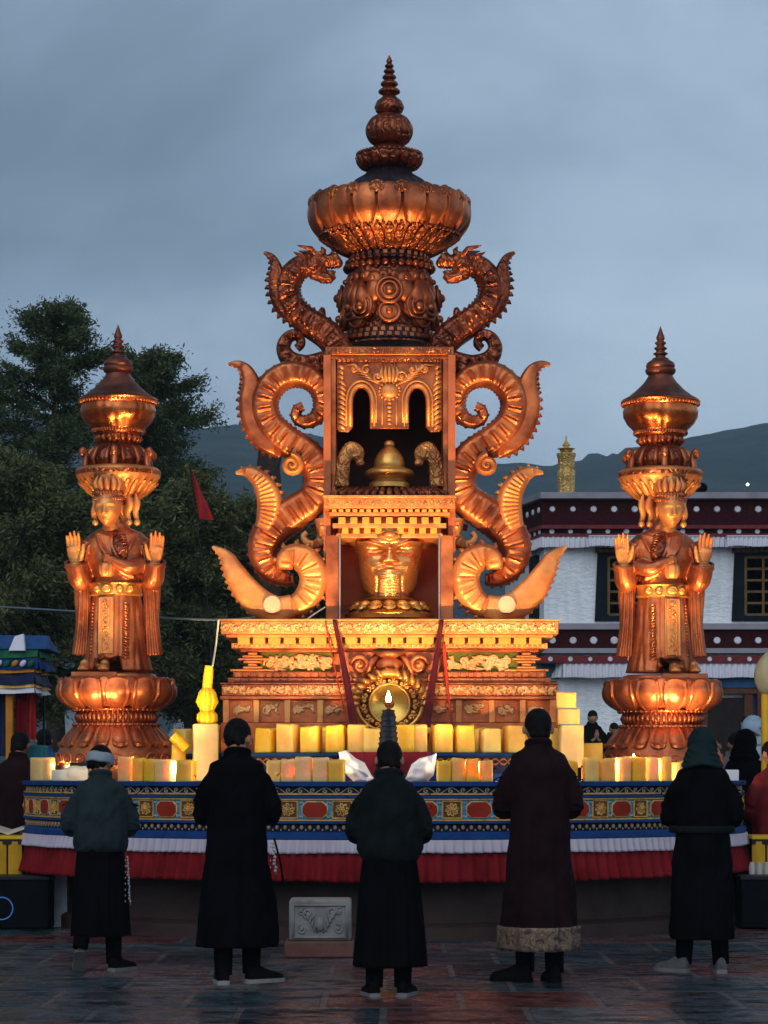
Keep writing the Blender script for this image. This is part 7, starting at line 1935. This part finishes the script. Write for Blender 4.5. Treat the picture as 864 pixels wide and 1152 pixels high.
# ------------------------------------------------------------------ carved stone block
d = 21.4; y = CAMY + d; sx_ = wx(360, y)
t_ = thing('carved_stone_block', 'grey carved stone block on a red-brown slab before the platform', 'stone block', (sx_, y, 0))
w_ = wl(35, y)
mb = MB(); mb.boxx(sx_ - wl(40, y), sx_ + wl(38, y), y - .02, y + .46, 0, wz(1059, y)); build('slab', mb, M['stone_pink'], t_, ang=30, bevel=.015)
mb = MB(); zt_ = wz(1012, y); mb.boxx(sx_ - w_, sx_ + w_, y + .03, y + .42, wz(1059, y), zt_); bl = build('block', mb, M['stone_grey'], t_, ang=30, bevel=.022)
mb = MB(); yf = y + .025; zl = wz(1059, y) + .03
for a_, b_, c_, e_ in ((-1, 1, 0, 0), (-1, 1, 1, 1), (-1, -1, 0, 1), (1, 1, 0, 1)):
    mb.tube([(sx_ + a_ * (w_ - .035), yf, zl + c_ * (zt_ - zl - .05)), (sx_ + b_ * (w_ - .035), yf, zl + e_ * (zt_ - zl - .05))], .010, 6)
for sg in (-1, 1):
    curl(mb, sx_ + sg * .10, (zl + zt_) / 2 + .04, .055, yf, 1.4, 0, sg, .010); curl(mb, sx_ + sg * .15, zl + .07, .045, yf, 1.3, 2, -sg, .009); curl(mb, sx_ + sg * .16, zt_ - .10, .035, yf, 1.2, 1, sg, .008)
    for q in range(5): mb.tube([(sx_ + sg * (.02 + .012 * q), yf, zl + .04 + .03 * q), (sx_ + sg * (.05 + .02 * q), yf - .01, zl + .07 + .035 * q), (sx_ + sg * (.03 + .02 * q), yf, zl + .13 + .03 * q)], [.006, .011, .004], 5)
mb.ell((sx_, yf, zl + .11), (.04, .02, .06))
build('scroll_carving', mb, M['stone_grey'], bl, ang=180)

# ------------------------------------------------------------------ left and right edge: tables, boxes, stall, banner
def side_table(px0, px1, yy, label, cloth=True):
    x0, x1 = wx(px0, yy), wx(px1, yy); zt2 = wz(940, yy)
    t = thing('side_table', label, 'table', ((x0 + x1) / 2, yy, 0), group='low yellow-draped tables beside the platform')
    mb = MB(); mb.boxx(x0, x1, yy, yy + .5, zt2 - .04, zt2); build('tabletop', mb, M['yellow_wood'], t, ang=30, bevel=.006)
    mb = MB()
    n = 5
    for k in range(n):
        a = x0 + (x1 - x0) * k / n; b = x0 + (x1 - x0) * (k + 1) / n - .02
        mb.grid(lambda u, v: (a + (b - a) * u, yy - .015 - .02 * math.sin(u * PI) - .01 * v, zt2 - .06 - (.36 + .01 * k) * v), 6, 4, flip=True); mb.grid(lambda u, v: (a + (b - a) * u, yy + .01, zt2 - .06 - .36 * v), 6, 4)
    build('hanging_cloth', mb, M['yellow_cloth'], t, ang=60)
    mb = MB(); mb.boxx(x0, x1, yy - .03, yy + .02, zt2 - .09, zt2 - .045); build('dark_edge', mb, M['metal_blk'], t, ang=30)
    for sx in (x0 + .05, x1 - .05):
        for sy in (yy + .06, yy + .44):
            mb = MB(); mb.boxx(sx - .02, sx + .02, sy - .02, sy + .02, 0, zt2 - .04); build('leg', mb, M['metal_blk'], t, ang=30)
    return zt2
yl = -1.0
zt2 = side_table(-60, 27, yl, 'yellow-draped low table at the left edge, an open book on it')
side_table(846, 930, yl, 'yellow-draped low table at the right edge beside the red-robed attendant')
mb = MB(); bx_ = wx(8, yl); 
for sg in (-1, 1):
    mb.add([(bx_, yl + .05, zt2 + .005), (bx_ + sg * .19, yl + .05, zt2 + .07), (bx_ + sg * .19, yl + .35, zt2 + .09), (bx_, yl + .35, zt2 + .03), (bx_, yl + .05, zt2 + .03), (bx_ + sg * .19, yl + .05, zt2 + .095), (bx_ + sg * .19, yl + .35, zt2 + .115), (bx_, yl + .35, zt2 + .055)], [(0, 1, 2, 3), (4, 7, 6, 5), (0, 4, 5, 1), (1, 5, 6, 2), (2, 6, 7, 3), (3, 7, 4, 0)])
o = build('open_book', mb, M['paper'], off=(bx_, yl + .2, zt2), ang=30); tag(o, 'open pale book lying on the left yellow-draped table', 'book')
def loudspeaker(px0, px1, yy, label, ring=True):
    x0, x1 = wx(px0, yy), wx(px1, yy); h = wz(986, yy); t = thing('loudspeaker', label, 'loudspeaker', ((x0 + x1) / 2, yy, 0), group='black boxes at the foot of the platform')
    mb = MB(); mb.boxx(x0, x1, yy, yy + .45, .01, h); bd = build('cabinet', mb, M['plastic_blk'], t, ang=30, bevel=.015)
    mb = MB(); mb.boxx(x0 - .01, x1 + .01, yy - .012, yy + .46, h - .035, h + .004); build('lid', mb, M['metal_blk'], t, ang=30, bevel=.006)
    if ring:
        cx = wx(2, yy); c = Vector((cx, yy - .006, wz(1022, yy)))
        mb = MB(); mb.tube([c + Vector((.11 * math.cos(q), 0, .11 * math.sin(q))) for q in np.linspace(0, 2 * PI, 33)[:-1]], .006, 6, closed=True); build('blue_ring', mb, emis('dim_blue_led', (.06, .18, .5), .22), t, ang=180)
        mb = MB(); mb.lathe([(.10, 0), (.07, .02), (.03, .03)], 32); mb.v = [(c.x + x, c.y + .025 - z * .5, c.z + yv) for x, yv, z in mb.v]; build('cone', mb, M['metal_blk'], t, ang=60)
loudspeaker(-30, 55, -1.75, 'big black loudspeaker with a dim blue ring at the left edge')
loudspeaker(834, 900, -1.75, 'plain black box at the right edge under the yellow table', ring=False)
mb = MB(); yy = -1.3
for k, px in enumerate((58, 64, 70, 76)): mb.lathe([(.03, 0), (.035, .05), (.02, .12 + .02 * (k % 2)), (.022, .15)], 14, (wx(px - 4, yy), yy, .545), mi=0)
mb.boxx(wx(50, yy), wx(78, yy), yy - .05, yy + .05, .52, .545)
mb.boxx(wx(52, yy), wx(76, yy), yy - .04, yy + .04, 0, .52)
o = build('bottle_rack', mb, simple('pale_ceramic', (.38, .42, .46), .5), off=(wx(64, yy), yy, 0), ang=40); tag(o, 'small stand with pale jars beside the left loudspeaker', 'jar stand')
mb = MB(); yy = -1.3
xr = wx(846, yy)
for k in range(4): mb.lathe([(.03, 0), (.034, .08), (.02, .13)], 14, (xr + k * .075, yy, .52))
mb.boxx(xr - .05, xr + .3, yy - .05, yy + .05, 0, .52)
o = build('bottle_rack', mb, simple('striped_ceramic', (.4, .4, .42), .5), off=(xr, yy, 0), ang=40); tag(o, 'small stand with pale jars above the right black box', 'jar stand')
# stall
ys = BY(3.0); Zs = lambda p: wz(p, ys); Xs = lambda p: wx(p, ys)
t_ = thing('festival_stall', 'small blue-roofed festival stall with coloured valances and yellow posts at the left edge', 'stall', (Xs(-5), ys + .6, 0))
mb = MB(); x0, x1 = Xs(-60), Xs(55)
mb.add([(x0, ys - .15, Zs(731)), (x1, ys - .15, Zs(731)), (x1, ys + 1.2, Zs(731)), (x0, ys + 1.2, Zs(731)), (x0 + .1, ys - .0, Zs(714)), (x1 - .02, ys + .2, Zs(714)), (x1 - .1, ys + 1.1, Zs(718)), (x0 + .1, ys + 1.1, Zs(716))], [(0, 3, 2, 1), (4, 5, 6, 7), (0, 1, 5, 4), (1, 2, 6, 5), (2, 3, 7, 6), (3, 0, 4, 7)]); build('canopy_roof', mb, M['stall_blue'], t_, ang=30, bevel=.02)
mb = MB(); mb.add([(Xs(12), ys - .2, Zs(733)), (Xs(31), ys - .2, Zs(733)), (Xs(27), ys - .05, Zs(713)), (Xs(17), ys - .05, Zs(716)), (Xs(12), ys - .1, Zs(733)), (Xs(31), ys - .1, Zs(733)), (Xs(27), ys + .05, Zs(713)), (Xs(17), ys + .05, Zs(716))], [(0, 1, 2, 3), (4, 7, 6, 5), (0, 4, 5, 1), (1, 5, 6, 2), (2, 6, 7, 3), (3, 7, 4, 0)]); build('white_flap', mb, M['white_cloth'], t_, ang=30, bevel=.01)
for p0_, p1_, mt_, nm in ((731, 740, 'stall_green', 'green_trim'), (741, 753, 'blue', 'blue_valance'), (753.5, 757, 'stall_orange', 'orange_band'), (757.5, 770, 'navy', 'patterned_band'), (770, 774, 'ochre', 'gold_band'), (774, 780, 'white_cloth', 'striped_hem')):
    mb = MB(); xe = Xs(44 if p0_ < 750 else 40)
    valance(mb, (x0 + .1, ys - .12), (xe, ys - .12), Zs(p1_), Zs(p0_), wave=.35, depth=.03); valance(mb, (xe, ys - .12), (xe, ys + 1.1), Zs(p1_), Zs(p0_), wave=.35, depth=.03)
    vb = build(nm, mb, M[mt_], t_, ang=180)
    if nm == 'blue_valance':
        mb = MB()
        for k, mm in enumerate((0, 1, 2, 0, 1, 2)):
            cx = Xs(-8 + k * 9); mb.ell((cx, ys - .17, Zs(747)), (.035, .02, .05), 8, 6, R=Matrix.Rotation(.7, 3, 'Y'), mi=mm)
        build('emblem_shapes', mb, [M['stall_orange'], M['white_cloth'], M['stall_green']], vb, ang=180)
for px in (-45, 11):
    mb = MB(); mb.boxx(Xs(px - 4), Xs(px + 4), ys - .06, ys + .03, 0, Zs(741)); build('post', mb, M['stall_orange'], t_, ang=30, bevel=.01)
mb = MB(); mb.boxx(Xs(36), Xs(38), ys + 1.0, ys + 1.06, 0, Zs(741)); build('post', mb, M['metal_blk'], t_, ang=30)
mb = MB(); valance(mb, (Xs(16), ys + .1), (Xs(30), ys + .1), Zs(860), Zs(774), wave=.12); build('dark_red_curtain', mb, M['red_cloth'], t_, ang=180)
mb = MB(); valance(mb, (Xs(30), ys + .15), (Xs(39), ys + .15), Zs(832), Zs(774), wave=.1); build('red_curtain', mb, M['red_bright'], t_, ang=180)
mb = MB(); valance(mb, (Xs(-55), ys + .2), (Xs(7), ys + .2), Zs(850), Zs(775), wave=.2); build('back_curtain', mb, M['navy'], t_, ang=180)
mb = MB(); mb.boxx(Xs(24), Xs(44), ys + .35, ys + .9, 0, Zs(838)); o = build('crate', mb, simple('turquoise_crate', (.03, .20, .24), .6), off=(Xs(34), ys + .6, 0), bevel=.02); tag(o, 'turquoise crate standing under the red curtain of the stall', 'crate')
# banner pole on the right
yb_ = .5; xb = wx(861, yb_)
t_ = thing('banner_pole', 'yellow pole with a cream cloth bud at the right edge of the photo', 'banner pole', (xb, yb_, 0))
mb = MB(); mb.tube([(xb, yb_, 0), (xb, yb_, wz(770, yb_))], .045, 12); build('pole', mb, M['yellow_wood'], t_, ang=60)
mb = MB(); mb.lathe([(.04, wz(782, yb_)), (.10, wz(776, yb_)), (.135, wz(762, yb_)), (.11, wz(748, yb_)), (.05, wz(738, yb_)), (.01, wz(734, yb_))], 24, (xb + .02, yb_, 0), sub=3, mod=lambda th, z, r: r * (1 + .07 * math.sin(5 * th + z * 9))); build('cloth_bud', mb, M['ivory'], t_, ang=180)

# ------------------------------------------------------------------ true metric size: people about 1.6 to 1.75 m tall
K = 0.88
for o in list(COL.objects):
    if o.parent is None:
        o.location = o.location * K
        if o.type in ('MESH', 'EMPTY'): o.scale = o.scale * K
for l in bpy.data.lights:
    if l.type != 'SUN': l.energy *= K * K; l.shadow_soft_size *= K
pvn.inputs['Density'].default_value /= K
